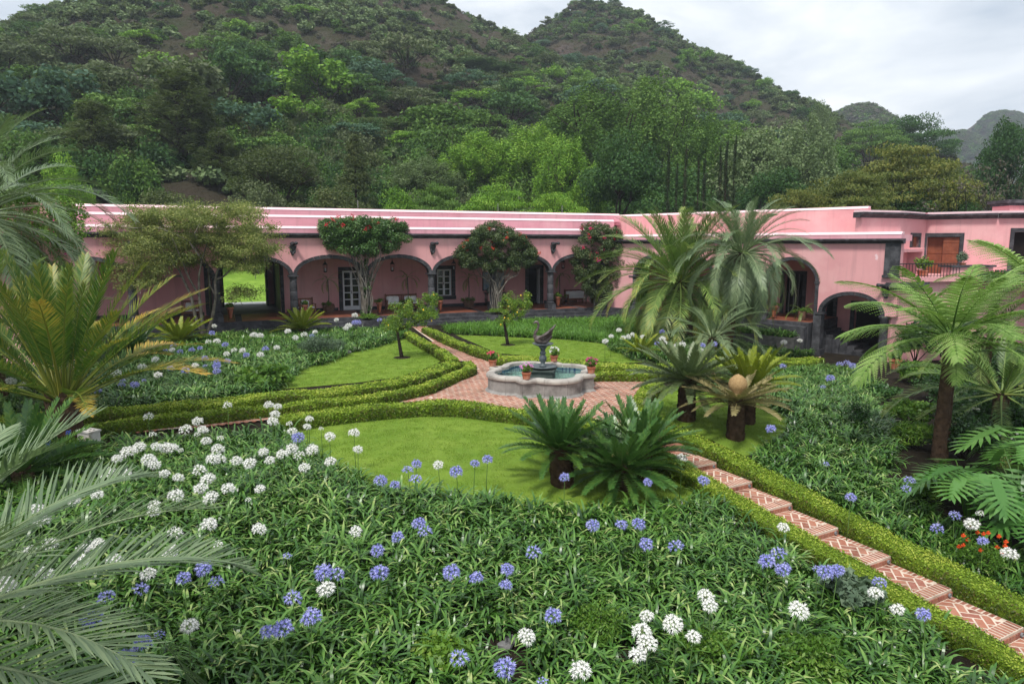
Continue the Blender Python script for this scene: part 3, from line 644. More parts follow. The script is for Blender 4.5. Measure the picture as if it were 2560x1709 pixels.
# stepped brick path down to the right
UV=U/np.linalg.norm(U); NV=np.array([-UV[1],UV[0]])           # NV points to the right-hand hedge
PW=.86; org=S1+NV*.1-NV*PW                                    # left edge line
stp=kind(ob('stepped_path',MB().prism([tuple(S1+NV*.1+UV*-2.2),tuple(org+UV*-2.2),tuple(org),tuple(S1+NV*.1)],-.1,.012).mesh('stepped_path'),MORT),'structure')
SB=brickmesh(.056,.2,.05)                                      # soldier brick of a step nose
EB=brickmesh(.2,.062,.03)
def clipped(poly,ang,z):
    big=[np.array(p) for p in poly]; c0=np.mean(big,0); bigger=[c0+(p-c0)*1.6 for p in big]; W_,Aa=herring(bigger,ang,np.array(poly[0])); res=[]
    sgn=1 if np.cross(big[1]-big[0],big[2]-big[1])>0 else -1
    for w,a in zip(W_,Aa):
        ca,sa=math.cos(a),math.sin(a); l,q=(bL-jt)/2,(bW-jt)/2; P=[w+np.array([ca*u-sa*v,sa*u+ca*v]) for u,v in ((-l,-q),(l,-q),(l,q),(-l,q))]
        for i in range(4):
            e0=big[i]; e1=big[(i+1)%4]; O=[]; f=lambda p:sgn*np.cross(e1-e0,p-e0)
            for j in range(len(P)):
                p,p2=P[j],P[(j+1)%len(P)]; fa,fb=f(p),f(p2)
                if fa>=0: O.append(p)
                if fa*fb<0: O.append(p+(p2-p)*(fa/(fa-fb)))
            P=O
            if len(P)<3: break
        if len(P)<3: continue
        c=np.mean(P,0); A2=abs(sum(np.cross(P[j]-c,P[(j+1)%len(P)]-c) for j in range(len(P))))/2
        if A2<.002: continue
        me=MB().prism([tuple(p-c) for p in P],0,.03).mesh('brick'); me.attributes.new('v','FLOAT','POINT'); res.append((c[0],c[1],0.,me,z))
    return res
items=[]
for k in range(-2,11):
    a0=org+UV*(k-1)*1.0+UV*(0 if k>0 else 0); zt_=-.12*max(0,k)
    z=-.12*k if k>0 else 0.
    A_=org+UV*(k)*1.0-UV*1.0; B_=A_+UV*1.0; C_=B_+NV*PW; D_=A_+NV*PW
    if k>0 or k<1:
        kind(ob('landing',MB().prism([tuple(A_),tuple(B_),tuple(C_),tuple(D_)],z-.5,z+.012).mesh('landing'),MORT,stp),'structure') if k>-2 else None
    inner=[A_+UV*.03,A_+UV*.77,A_+UV*.77+NV*(PW-.14),A_+UV*.03+NV*(PW-.14)]
    items+=clipped(inner,math.atan2(UV[1],UV[0])+R(45),z)
    nb=11
    if k>=0:
        for i in range(nb):
            p=A_+UV*.885+NV*(.04+i*PW/nb); items.append((p[0],p[1],math.atan2(NV[1],NV[0]),SB,z-.02))
            p=A_+UV*1.005+NV*(.04+i*PW/nb); items.append((p[0],p[1],math.atan2(NV[1],NV[0]),'riser',z))
    for i in range(10):
        pass
EBM=brickmesh(.058,.11)
RM=MB().box(-.031,.031,-.012,.012,-.105,-.01).mesh('brick'); RM.attributes.new('v','FLOAT','POINT')
for k in range(-1,11):
    A_=org+UV*(k)*1.0-UV*1.0; z=-.12*k if k>0 else 0.
    for i in range(9): p=A_+UV*(.05+i*.08)+NV*(PW-.06); items.append((p[0],p[1],math.atan2(UV[1],UV[0]),EBM,z))
items.sort(key=lambda q:-q[0]*.0+q[0]**2+q[1]**2)
vis=[q for q in items if q[1]>6.5]
for i,(x,y,a,me,z) in enumerate(vis[:300]): ob('brick',RM if me=='riser' else me,BRICK,stp,TR(x,y,z-.015,a+random.uniform(-.008,.008)))
Vs,Fs,vs=[],[],[]; o_=0
for x,y,a,me,z in vis[300:]:
    me=RM if me=='riser' else me; v=np.array([q.co[:] for q in me.vertices]); c,s=math.cos(a),math.sin(a)
    Vs.append(np.c_[v[:,0]*c-v[:,1]*s+x,v[:,0]*s+v[:,1]*c+y,v[:,2]+z-.015]); Fs+= [tuple(int(i)+o_ for i in p.vertices) for p in me.polygons]; vs.append(np.full(len(v),random.random())); o_+=len(v)
bf=bpy.data.meshes.new('brick_field'); bf.from_pydata(np.concatenate(Vs).tolist(),[],Fs); at_=bf.attributes.new('v','FLOAT','POINT'); at_.data.foreach_set('value',np.concatenate(vs).astype(np.float32)); kind(ob('brick_field',bf,BRICK,stp),'stuff')
for k in range(0,8):                                           # small round step lights at the right end of each riser
    p=org+UV*(k*1.0+.02)+NV*(PW-.1); z=-.12*k-.055
    l_=ob('step_light',MB().lathe([(.033,0),(.033,.02),(.026,.025),(.026,.012)],14).xf(Matrix.Rotation(math.pi/2,4,'X')@Matrix.Identity(4)).mesh('step_light'),STONEG,None,TR(p[0],p[1],z,math.atan2(NV[1],NV[0])))
    tag(l_,'small round light in the riser of the %s brick step below the plaza'%('first second third fourth fifth sixth seventh eighth'.split()[k]),'step light','lights in the brick steps')
# ================================================================== lawns
lm,t,b=mat('mown_lawn',.9,.15); wp=N(t,'ShaderNodeNewGeometry').outputs['Position']
c_=ramp(t,noise(t,.8,6,.65,wp),[(.3,(.135,.24,.024)),(.7,(.25,.35,.05))])
c_=mixc(t,ramp(t,noise(t,38,4,.7,wp),[(.35,(.5,.5,.5)),(.65,(0,0,0))]),c_,(.085,.165,.016))
c_=mixc(t,ramp(t,noise(t,3.,5,.7,wp),[(.6,(0,0,0)),(.8,(.35,.35,.35))]),c_,(.24,.30,.07))
t.links.new(c_,b.inputs['Base Color']); bump(t,b,noise(t,90,4,.7,wp),.8,.03); LAWN=lm
GRS=leafmat('grass_blades',[(.0,(.15,.25,.022)),(.5,(.22,.34,.04)),(1,(.34,.43,.10))],.25,.5,.2,.75)
def grasspatch(seed,n=90,w=.3,h=.028):
    r=np.random.default_rng(seed); b_=np.c_[r.uniform(-w/2,w/2,(n,2)),np.zeros(n)]; a=r.uniform(0,6.28,n); ln=r.normal(size=(n,2))*.35
    d=np.c_[np.cos(a),np.sin(a),np.zeros(n)]*.005; tip=b_+np.c_[ln*h,np.full(n,1.)*h*r.uniform(.6,1.2,n)]
    V=np.stack([b_-d,b_+d,tip],1).reshape(-1,3); return rawmesh('grass_patch',V,np.arange(n*3).reshape(n,3),np.repeat(r.random(n),3),GRS)
GP=[grasspatch(i) for i in range(3)]
def lawn(poly,h=.02):
    o=sheet('lawn',poly,h,LAWN); q=polypts(poly,14); n=len(q)
    scatter('grass',np.c_[q,T(q[:,0],q[:,1])+h],np.c_[np.zeros((n,2)),rng.uniform(0,6.28,n)],np.repeat(rng.uniform(.8,1.2,n)[:,None],3,1),rng.integers(0,3,n),GP,parent=o)
g=lambda l,h=0.:[Gt(x,y,h)[:2] for x,y in l]
lawn(g([(690,1062),(800,1050),(900,1041),(1080,1034),(1200,1041),(1330,1055),(1480,1078),(1580,1110),(1650,1160),(1740,1200),(1830,1250),(1700,1300),(1400,1310),(1100,1290),(900,1240),(780,1160)]))
lawn(g([(690,975),(899,957),(998,943),(1065,921),(1115,899),(1060,868),(1010,838),(980,845),(932,863),(865,881),(832,899),(766,913),(725,929),(690,950)]))
lawn(g([(1140,838),(1250,842),(1352,847),(1427,851),(1512,860),(1522,872),(1554,880),(1586,898),(1640,905),(1560,908),(1490,903),(1384,896),(1299,888),(1246,884),(1203,866)]))
lawn(g([(1653,968),(1622,1023),(1640,1040),(1692,1062),(1775,1100),(1863,1143),(1890,1130),(1963,1080),(1972,1051),(1945,1015),(1880,990),(1830,980),(1719,966)]))
# meadow and drive seen through the gateway
gate=Rw; q0=L.W(-2,11,0); 
mw=kind(ob('meadow',MB().add([(x,o,z) for x in (-45,30) for o,z in ((10.9,-.3),(10.9,.42),(15.5,.42),(36,4.6),(36,-.3))],[(0,1,2,3,4),(9,8,7,6,5)]+[(i,5+i,5+(i+1)%5,(i+1)%5) for i in range(5)]).xf(L.M).mesh('meadow'),surf('meadow_grass',(.13,.24,.03),(.24,.38,.06),.9,.9,.1,.4,.05,6)),'structure')
kind(ob('road',MB().box(-45,30,12.0,14.2,.3,.426).xf(L.M).mesh('road'),surf('pale_drive',(.30,.31,.31),(.42,.43,.43),2,.8,.2,.2)),'structure')
# ================================================================== clipped hedges
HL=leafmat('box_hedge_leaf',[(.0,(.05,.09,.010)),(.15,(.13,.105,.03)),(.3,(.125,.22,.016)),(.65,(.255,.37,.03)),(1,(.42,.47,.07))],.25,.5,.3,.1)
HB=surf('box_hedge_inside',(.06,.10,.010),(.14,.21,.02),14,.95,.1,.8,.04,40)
def hedge(px,label,w=.5,h=.33,pts=None,dens=1500,base=None,grp=None,cl=False):
    P=np.array([Gt(x,y,h)[:2] for x,y in px]) if pts is None else np.array(pts); P=resample(P,.12)
    # soften corners
    for _ in range(3): P[1:-1]=.25*P[:-2]+.5*P[1:-1]+.25*P[2:]
    d=np.gradient(P,axis=0); d/=np.linalg.norm(d,axis=1,keepdims=True); n=np.c_[-d[:,1],d[:,0]]; m=len(P)
    prof=np.array([(-.5,0),(-.52,.5),(-.5,.85),(-.4,.98),(0,1.0),(.4,.98),(.5,.85),(.52,.5),(.5,0)])
    wob=1+(fbm(P[:,0]*1.5,P[:,1]*1.5,3)-.5)*.5; zT=T(P[:,0],P[:,1]); hz=h*(1+(fbm(P[:,0]*1.1+7,P[:,1]*1.1,3)-.5)*.35)
    k=len(prof); V=np.zeros((m,k,3))
    for j,(u,v) in enumerate(prof):
        jit=(fbm(P[:,0]*6+j*3,P[:,1]*6,2)-.5)*.06
        V[:,j,:2]=P+n*((u*w*wob)+np.sign(u)*jit)[:,None]; V[:,j,2]=zT+v*hz+(jit if v>.4 else 0)
    i=np.arange((m-1)*(k-1)); r=i//(k-1); c=i%(k-1); a=r*k+c; Fq=np.stack([a,a+k,a+k+1,a+1],1)
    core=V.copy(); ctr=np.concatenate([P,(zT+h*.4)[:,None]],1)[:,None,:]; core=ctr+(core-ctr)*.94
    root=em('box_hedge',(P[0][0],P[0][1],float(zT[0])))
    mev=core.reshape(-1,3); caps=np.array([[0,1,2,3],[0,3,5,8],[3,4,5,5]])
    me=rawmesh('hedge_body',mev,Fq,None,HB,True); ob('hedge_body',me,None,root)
    # leaves on the skin
    A_=V[:-1,:-1].reshape(-1,3); B_=V[1:,:-1].reshape(-1,3); C_=V[1:,1:].reshape(-1,3); D_=V[:-1,1:].reshape(-1,3)
    nr=np.cross(B_-D_,C_-A_); ar=np.linalg.norm(nr,axis=1)/2; nr/=np.maximum(1e-9,2*ar[:,None]); 
    mid=(A_+C_)/2; dist=np.maximum(np.linalg.norm(mid[:,:2],axis=1),8)
    cnt=ar*dens*np.minimum(1.6,(14/dist)**1.1); nn=np.floor(cnt+rng.random(len(cnt))).astype(int); id_=np.repeat(np.arange(len(nn)),nn); q=len(id_)
    u=rng.random((q,1)); v=rng.random((q,1)); p=(A_[id_]*(1-u)+B_[id_]*u)*(1-v)+(D_[id_]*(1-u)+C_[id_]*u)*v
    p+=nr[id_]*rng.uniform(-.03,.03,(q,1)); ln=np.clip(dist[id_]/14,.75,2.)*rng.uniform(.032,.055,q)
    nn_=nr[id_]+rng.normal(size=(q,3))*.6
    vv=np.clip(.22+.46*nr[id_][:,2]+rng.normal(size=q)*.17+(fbm(p[:,0]*2.2,p[:,1]*2.2,3)-.5)*1.0,0,1)  # lit tops and shaded sides painted into the leaf colour by surface direction
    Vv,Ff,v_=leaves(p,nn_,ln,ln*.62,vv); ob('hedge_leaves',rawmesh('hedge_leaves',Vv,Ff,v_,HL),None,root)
    for e,s in ((0,-1),(-1,1)):                                # leafy end caps
        ends=V[e]; c0=ends.mean(0); tri=[(a,(a+1)) for a in range(k-1)]; pp=[]
        for a_,b2 in tri:
            x=rng.dirichlet((1,1,1),14); pp.append(x[:,:1]*c0+x[:,1:2]*ends[a_]+x[:,2:]*ends[b2])
        pp=np.concatenate(pp)+np.r_[d[e]*s*.02,0]; l2=rng.uniform(.04,.07,len(pp))
        Vv,Ff,v_=leaves(pp,np.tile(np.r_[d[e]*s,.3],(len(pp),1))+rng.normal(size=(len(pp),3))*.5,l2,l2*.6,np.clip(.4+rng.normal(size=len(pp))*.2,0,1)); ob('hedge_leaves',rawmesh('hedge_leaves',Vv,Ff,v_,HL),None,root)
    tag(root,label,'hedge','clipped hedges along the paths'); return P
hedge([(-60,1052),(71,1041),(218,1024),(381,1012),(545,998),(708,982),(817,974),(954,956),(1035,937),(1108,912),(1133,903)],'broad clipped hedge bordering the lemon tree lawn',.72,.36)
hedge([(1136,896),(1108,879),(1066,855),(1018,828)],'short clipped hedge on the lemon tree side of the house path',.42,.34)
hedge([(-60,1080),(71,1071),(133,1065),(245,1057),(381,1041),(545,1025),(708,1008),(817,1000),(954,984),(1063,962),(1133,932),(1178,915),(1168,903)],'inner of two parallel hedges, along the side path and around the plaza edge',.42,.34)
hedge([(690,1044),(817,1024),(954,1011),(1063,1003),(1144,1004),(1200,1010),(1302,1022),(1370,1030),(1480,1047),(1545,1064),(1590,1090),(1654,1132),(1700,1160)],'clipped hedge between the plaza and the open front lawn',.5,.38)
lq=[org+UV*s-NV*.22 for s in np.arange(.6,11,.5)]
hedge(None,'low hedge along the stepped brick path on the agapanthus bed side',.46,.3,pts=[p for p in lq],dens=1700)
rq=[Gt(1640,948,.33)[:2],Gt(1606,985,.33)[:2],Gt(1585,1022,.33)[:2]]+[org+UV*s+NV*(PW+.27) for s in np.arange(-1.6,11,.5)]
hedge(None,'hedge from the plaza corner down the cycad lawn side of the brick steps',.5,.34,pts=rq,dens=1700)
hedge([(1064,816),(1122,844),(1190,869),(1244,886)],'short clipped hedge on the bed side of the house path',.46,.36)
hedge([(1244,889),(1290,893),(1387,897),(1498,910),(1609,914),(1720,906),(1830,897),(1941,893),(2044,892)],'broad hedge behind the fountain running to the stone patio',.75,.36)
hedge([(1476,930),(1553,930),(1625,931),(1730,922),(1830,911),(1941,905),(2036,900)],'lower hedge in front of another, from the fountain to the stone patio',.4)
# ================================================================== fountain
ft=em('fountain',(fc[0],fc[1],0)); tag(ft,'pale stone quatrefoil fountain basin with a swan on its pedestal','fountain')
a0=math.atan2(G(1486,934,.6)[1]-fc[1],G(1486,934,.6)[0]-fc[0])          # direction of the right-hand point
HD=1.74; HS=HD/math.sqrt(2)
def rad(th):
    r=0; 
    u,v=math.cos(th),math.sin(th)
    # square with corners on the axes
    r=max(r,HD/(abs(u)+abs(v)))
    for k in range(4):
        cx,cy=.93*math.cos(math.pi/4+k*math.pi/2),.93*math.sin(math.pi/4+k*math.pi/2); b_=u*cx+v*cy; q=b_*b_-(cx*cx+cy*cy-.84**2)
        if q>0: r=max(r,b_+math.sqrt(q))
    return r
NT=192; th=np.arange(NT)*2*math.pi/NT; ol=np.array([[rad(t_)*math.cos(t_),rad(t_)*math.sin(t_)] for t_ in th])
dd=np.roll(ol,-1,0)-np.roll(ol,1,0); nn=np.c_[dd[:,1],-dd[:,0]]; nn/=np.linalg.norm(nn,axis=1,keepdims=True)
def ring(prof,i0,i1,name,mm,gap=0.,sub=1):
    idx=[(i%NT) for i in range(i0,i1+1)]; m=len(idx); k=len(prof); V=[]
    for q,i in enumerate(idx):
        sft=(dd[i]/np.linalg.norm(dd[i]))*(gap if q==0 else -gap if q==m-1 else 0)
        for o,zz in prof: V.append((*(ol[i]+nn[i]*o+sft),zz))
    Fs=[(r*k+c,(r+1)*k+c,(r+1)*k+(c+1)%k,r*k+(c+1)%k) for r in range(m-1) for c in range(k)]+[tuple(range(k)),tuple((m-1)*k+c for c in range(k-1,-1,-1))]
    return ob(name,MB().add(V,Fs).mesh(name),mm,ft,TR(fc[0],fc[1],0,a0))
FST=surf('weathered_limestone',(.20,.19,.18),(.34,.325,.305),2.6,.85,.2,.35,.01,30,(.13,.12,.11),1.5)
FSC=surf('worn_limestone_coping',(.33,.30,.27),(.48,.45,.40),3,.8,.25,.3,.01,24,(.21,.185,.17),2.4)
seg_=12
for i in range(0,NT,seg_):
    ring([(.09,0),(.09,.05),(.05,.085),(.015,.12),(-.1,.12),(-.1,0)],i,i+seg_,'plinth_stone',FST,.004)
    ring([(.0,.121),(-.005,.3),(0,.47),(-.1,.47),(-.1,.121)],i,i+seg_,'wall_panel',FST,.005)
    ring([(.02,.471),(.05,.49),(.055,.55),(.03,.595),(-.02,.61),(-.2,.61),(-.215,.59),(-.215,.5),(-.05,.471)],i,i+seg_,'coping_stone',FSC,.004)
ring([(-.02,.02),(-.02,.465),(-.09,.465),(-.09,.02)],0,NT,'mortar_core',surf('joint_white',(.5,.49,.47),(.6,.6,.58),4,.9,.1,0))
tm,t,b=mat('blue_white_tiles',.25,.5); uv=N(t,'ShaderNodeNewGeometry').outputs['Position']
wav=N(t,'ShaderNodeTexBrick'); wav.offset=0; wav.inputs['Scale'].default_value=1; wav.inputs['Brick Width'].default_value=.105; wav.inputs['Row Height'].default_value=.11; wav.inputs['Mortar Size'].default_value=.018
wav.inputs['Color1'].default_value=(.30,.44,.46,1); wav.inputs['Color2'].default_value=(.12,.25,.26,1); wav.inputs['Mortar'].default_value=(.015,.05,.12,1)
cx=N(t,'ShaderNodeSeparateXYZ'); t.links.new(uv,cx.inputs[0]); cb=N(t,'ShaderNodeCombineXYZ'); t.links.new(mathn(t,'ADD',mathn(t,'MULTIPLY',cx.outputs[0],1.),mathn(t,'MULTIPLY',cx.outputs[1],.8)),cb.inputs[0]); t.links.new(cx.outputs[2],cb.inputs[1])
t.links.new(cb.outputs[0],wav.inputs['Vector']); t.links.new(wav.outputs[0],b.inputs['Base Color'])
ring([(-.1,.1),(-.1,.5),(-.2,.5),(-.2,.1)],0,NT,'tile_band',tm)
fl,t,b=mat('green_tiled_basin',.4,.4); bk=N(t,'ShaderNodeTexBrick'); bk.inputs['Scale'].default_value=1; bk.inputs['Brick Width'].default_value=.22; bk.inputs['Row Height'].default_value=.11; bk.inputs['Mortar Size'].default_value=.012
bk.inputs['Color1'].default_value=(.17,.33,.27,1); bk.inputs['Color2'].default_value=(.27,.42,.35,1); bk.inputs['Mortar'].default_value=(.06,.13,.11,1)
t.links.new(N(t,'ShaderNodeNewGeometry').outputs['Position'],bk.inputs['Vector']); t.links.new(bk.outputs[0],b.inputs['Base Color'])
inn=ol-nn*.15
ob('basin_floor',MB().add([(*p,.22) for p in inn]+[(0,0,.22)],[(i,(i+1)%NT,NT) for i in range(NT)]).mesh('basin_floor'),fl,ft,TR(fc[0],fc[1],0,a0))
wm,t,b=mat('fountain_water',.04,.5); b.inputs['Base Color'].default_value=(.72,.95,.86,1); b.inputs['Transmission Weight'].default_value=.92; b.inputs['IOR'].default_value=1.04
bump(t,b,noise(t,9,3,.5),.25,.02)
V=[(*p,.40) for p in inn]+[(0,0,.40)]; ob('water',MB().add(V,[(i,(i+1)%NT,NT) for i in range(NT)]).mesh('water'),wm,ft,TR(fc[0],fc[1],0,a0))
MET=surf('blue_grey_bronze',(.05,.062,.07),(.10,.12,.135),8,.45,.5,.3,.01,30,(.14,.17,.17),4)
GRB=surf('mossy_stone_block',(.04,.055,.05),(.085,.105,.095),4,.7,.3,.4,.01,20)
fp=TR(fc[0]+.06,fc[1]+.02,0,a0+R(10))
def fpart(n,mb,m,sm_=True): return ob(n,mb.mesh(n,sm_),m,ft,fp)
fpart('pedestal_block',MB().box(-.36,.36,-.36,.36,.22,.60).box(-.42,.42,-.42,.42,.60,.655),GRB,False)
fpart('lower_dish',MB().lathe([(.18,.655),(.3,.67),(.44,.71),(.455,.735),(.43,.735),(.3,.71),(.0,.70)],28,cap=False),MET)
fpart('baluster',MB().lathe([(.11,.70),(.11,.76),(.07,.79),(.075,.86),(.12,.93),(.125,1.0),(.09,1.08),(.07,1.1),(.1,1.13),(.1,1.17),(.07,1.2),(.08,1.27),(.12,1.33),(.14,1.36)],20),MET)
fpart('upper_dish',MB().lathe([(.1,1.36),(.2,1.39),(.32,1.44),(.34,1.47),(.32,1.475),(.2,1.45),(.0,1.44)],28,cap=False),MET)
sw=em('swan_statue',(fc[0]+.06,fc[1]+.02,1.44)); tag(sw,'bronze swan statue with raised wings atop the fountain','statue')
SWB=surf('swan_bronze',(.05,.038,.035),(.11,.08,.07),9,.5,.5,.4,.01,40,(.16,.14,.13),6)
wm_=TR(fc[0]+.06,fc[1]+.02,1.455,R(-8),1.05)
# body runs along x: breast at -x, tail at +x
mb=MB().tube([(-.27,0,.14),(-.24,0,.14),(-.17,0,.12),(-.05,0,.11),(.08,0,.12),(.17,0,.16),(.25,0,.215),(.285,0,.24)],[.02,.085,.125,.14,.125,.085,.04,.01],14)
ob('body',mb.mesh('body',True),SWB,sw,wm_)
ob('neck',MB().tube([(-.19,0,.14),(-.25,0,.24),(-.235,0,.34),(-.17,0,.43),(-.135,0,.52),(-.145,0,.61),(-.18,0,.655),(-.225,0,.655),(-.26,0,.635),(-.32,0,.6)],[.085,.062,.048,.04,.036,.036,.046,.044,.028,.008],12).mesh('neck',True),SWB,sw,wm_)
for s in (-1,1):
    V=[]; 
    for i in range(7):
        u=i/6; V+=[(-.16+.05*u,s*(.1+.06*u),.14+.06*u),(-.1+.42*u,s*(.12+.10*u*(1-.3*u)),.17+.33*u**.8),(.0+.24*u,s*(.1+.03*u),.09+.16*u)]
    Fs=[(i*3+j,i*3+3+j,i*3+4+j,i*3+1+j) for i in range(6) for j in range(2)]
    w_=MB().add(V,Fs); me=w_.mesh('wing',True); o=ob('wing',me,SWB,sw,wm_); md=o.modifiers.new('thick','SOLIDIFY'); md.thickness=.03
    for f_ in range(5): ob('feather',MB().tube([(-.02+.05*f_,s*.15,.2+.05*f_),(.12+.05*f_,s*.19,.32+.045*f_),(.2+.045*f_,s*.17,.34+.06*f_)],[.022,.028,.006],6).mesh('feather',True),SWB,sw,wm_)
# ================================================================== strap-leaf beds (agapanthus and lily turf)
AGL=leafmat('agapanthus_leaf',[(.0,(.014,.048,.008)),(.4,(.046,.13,.017)),(.75,(.125,.25,.042)),(1,(.36,.42,.15))],.08,.34,.5,.4)
LRL=leafmat('lily_turf_leaf',[(.0,(.05,.14,.016)),(.45,(.11,.26,.028)),(.8,(.20,.38,.06)),(1,(.36,.48,.14))],.3,.4,.4,.25)
def strap(r,n,Lr,W,spread,segs=5,droop=1.3,tip=.25):
    """tuft of arching strap leaves"""
    a=r.uniform(0,6.283,n); L_=r.uniform(*Lr,n); el=np.clip(r.normal(1.12,.22,n),.5,1.5); dr=r.uniform(.5,1.2,n)*droop
    b0=np.c_[r.normal(size=(n,2))*spread,np.zeros(n)]; side=np.c_[-np.sin(a),np.cos(a),np.zeros(n)]; fw=np.c_[np.cos(a),np.sin(a),np.zeros(n)]
    p=b0.copy(); V=[]; vv=[]; v0=r.uniform(.1,.62,n); ang=el.copy()
    for s in range(segs+1):
        u=s/segs; w=W*(1-.25*(u-.3)**2*4)*(1 if s<segs else .15)*(.7 if s==0 else 1)
        V+= [p-side*w/2,p+side*w/2]; vv+= [v0+tip*(u>.7)*u,v0+tip*(u>.7)*u]
        if s<segs:
            p=p+(fw*np.cos(ang)[:,None]+np.array([0,0,1])*np.sin(ang)[:,None])*(L_/segs)[:,None]; ang=ang-dr*(.25+.75*u)*1.55/segs*2.0
    V=np.stack(V,1); k=2*(segs+1); base=(np.arange(n)*k)[:,None]
    Fq=np.concatenate([base+np.array([[2*s,2*s+1,2*s+3,2*s+2]]) for s in range(segs)],0)
    return V.reshape(-1,3),Fq,np.clip(np.stack(vv,1).ravel(),0,1)
AG=[rawmesh('agapanthus_tuft',*strap(np.random.default_rng(40+i),24,(.34,.58),.037,.07,5,1.45,.3),AGL) for i in range(6)]
LR=[rawmesh('lily_turf_tuft',*strap(np.random.default_rng(60+i),26,(.38,.6),.02,.05,5,1.5),LRL) for i in range(4)]
def bed(poly,dens,meshes,label,cat_,sc=(.8,1.2),name='agapanthus_bed',thin=None):
    q=polypts(poly,dens); 
    if thin is not None: q=q[thin(q)]
    n=len(q); cl=fbm(q[:,0]*.5,q[:,1]*.5,3); s=rng.uniform(*sc,n)*(.82+.36*cl)
    return scatter(name,np.c_[q,T(q[:,0],q[:,1])],np.c_[rng.normal(size=(n,2))*.1,rng.uniform(0,6.28,n)],np.c_[s,s,s*rng.uniform(.85,1.15,n)],rng.integers(0,len(meshes),n),meshes,label,cat_)
NEAR=[Gt(x,y,.42)[:2] for x,y in ((-150,1110),(0,1098),(240,1082),(500,1062),(690,1050),(735,1075),(800,1110),(870,1145),(960,1185),(1100,1203),(1280,1222),(1420,1238),(1600,1232),(1720,1222),(1770,1240))]
lb=[org+UV*s-NV*.62 for s in np.arange(1.6,10,.5)]
NEARP=NEAR+lb+[np.array([8.5,4.2]),np.array([-9,4.2])]
soilspots=np.array([Gt(x,y)[:2] for x,y in ((1270,1640),(1290,1690),(1560,1640),(2420,1680))])
bed(NEARP,17,AG,'dense bed of green strap leaves filling the foreground garden','plants',(.85,1.2),thin=lambda q:(np.min(np.linalg.norm(q[:,None]-soilspots[None],axis=2),1)>.28+.15*rng.random(len(q))))
LEFT=[Gt(x,y,.25)[:2] for x,y in ((-250,1040),(60,1030),(250,1008),(400,995),(600,978),(690,962),(722,928),(762,908),(828,890),(866,872),(935,856),(985,842),(1012,832),(1015,816),(900,818),(800,820),(600,830),(430,845),(250,865),(0,890),(-250,920))]
bed(LEFT,15,AG,'bed of strap leaves between the arcade steps and the lemon tree lawn','plants',(.85,1.2))
NORTH=[Gt(x,y,.0)[:2] for x,y in ((1130,836),(1250,841),(1352,846),(1427,850),(1500,858),(1530,866),(1600,850),(1680,835),(1640,812),(1500,806),(1300,812),(1180,820),(1110,824))]
bed(NORTH,17,LR,'lush bright green grassy bed below the arcade steps','plants',(.95,1.25),'lily_turf_bed')
BR=[Gt(x,y,.15)[:2] for x,y in ((1518,866),(1600,848),(1680,832),(1760,826),(1860,838),(2000,862),(2040,880),(1941,886),(1830,888),(1720,896),(1640,900),(1592,894),(1560,878))]
bed(BR,15,AG,'bed of dark strap leaves under the tall palms','plants',(.9,1.25))
RT=[Rw.W(x,-1.35+.5*(i%2),0)[:2] for i,x in enumerate((6.5,9,11,tB-.4))]; RT=[Rw.W(6.,-1.5,0)[:2],Rw.W(tB-.6,-1.7,0)[:2],Rw.W(tB-.6,-.9,0)[:2],Rw.W(6.,-.7,0)[:2]]
kind(ob('retaining_wall',MB().box(7.5,tB-.35,-1.75,-.6,ZB-.3,-.15).xf(Rw.M).mesh('retaining_wall'),surf('rubble_wall',(.05,.05,.05),(.16,.155,.15),4,.9,.2,.8,.04,9)),'structure')
qq=polypts(RT,22); n=len(qq)
scatter('agapanthus_bed',np.c_[qq,np.full(n,-.15)],np.c_[rng.normal(size=(n,2))*.12,rng.uniform(0,6.28,n)],np.repeat(rng.uniform(.8,1.15,n)[:,None],3,1),rng.integers(0,6,n),AG,'row of strap leaves spilling over the rubble retaining wall','plants')
RIGHT=[Gt(x,y,.3)[:2] for x,y in ((1700,955),(1780,932),(1900,918),(2060,908),(2140,915),(2200,950),(2190,1010),(2250,1080),(2230,1160),(2290,1230),(2400,1290),(2600,1370),(2800,1450))]+[org+UV*s+NV*(PW+.72) for s in np.arange(9.8,1.5,-.5)]+[Gt(x,y,.2)[:2] for x,y in ((1885,1130),(1978,1076),(1984,1046),(1945,1010),(1860,980),(1740,966))]
bed(RIGHT,15,AG,'wide bed of strap leaves sloping from the cycad lawn to the patio','plants',(.85,1.2))
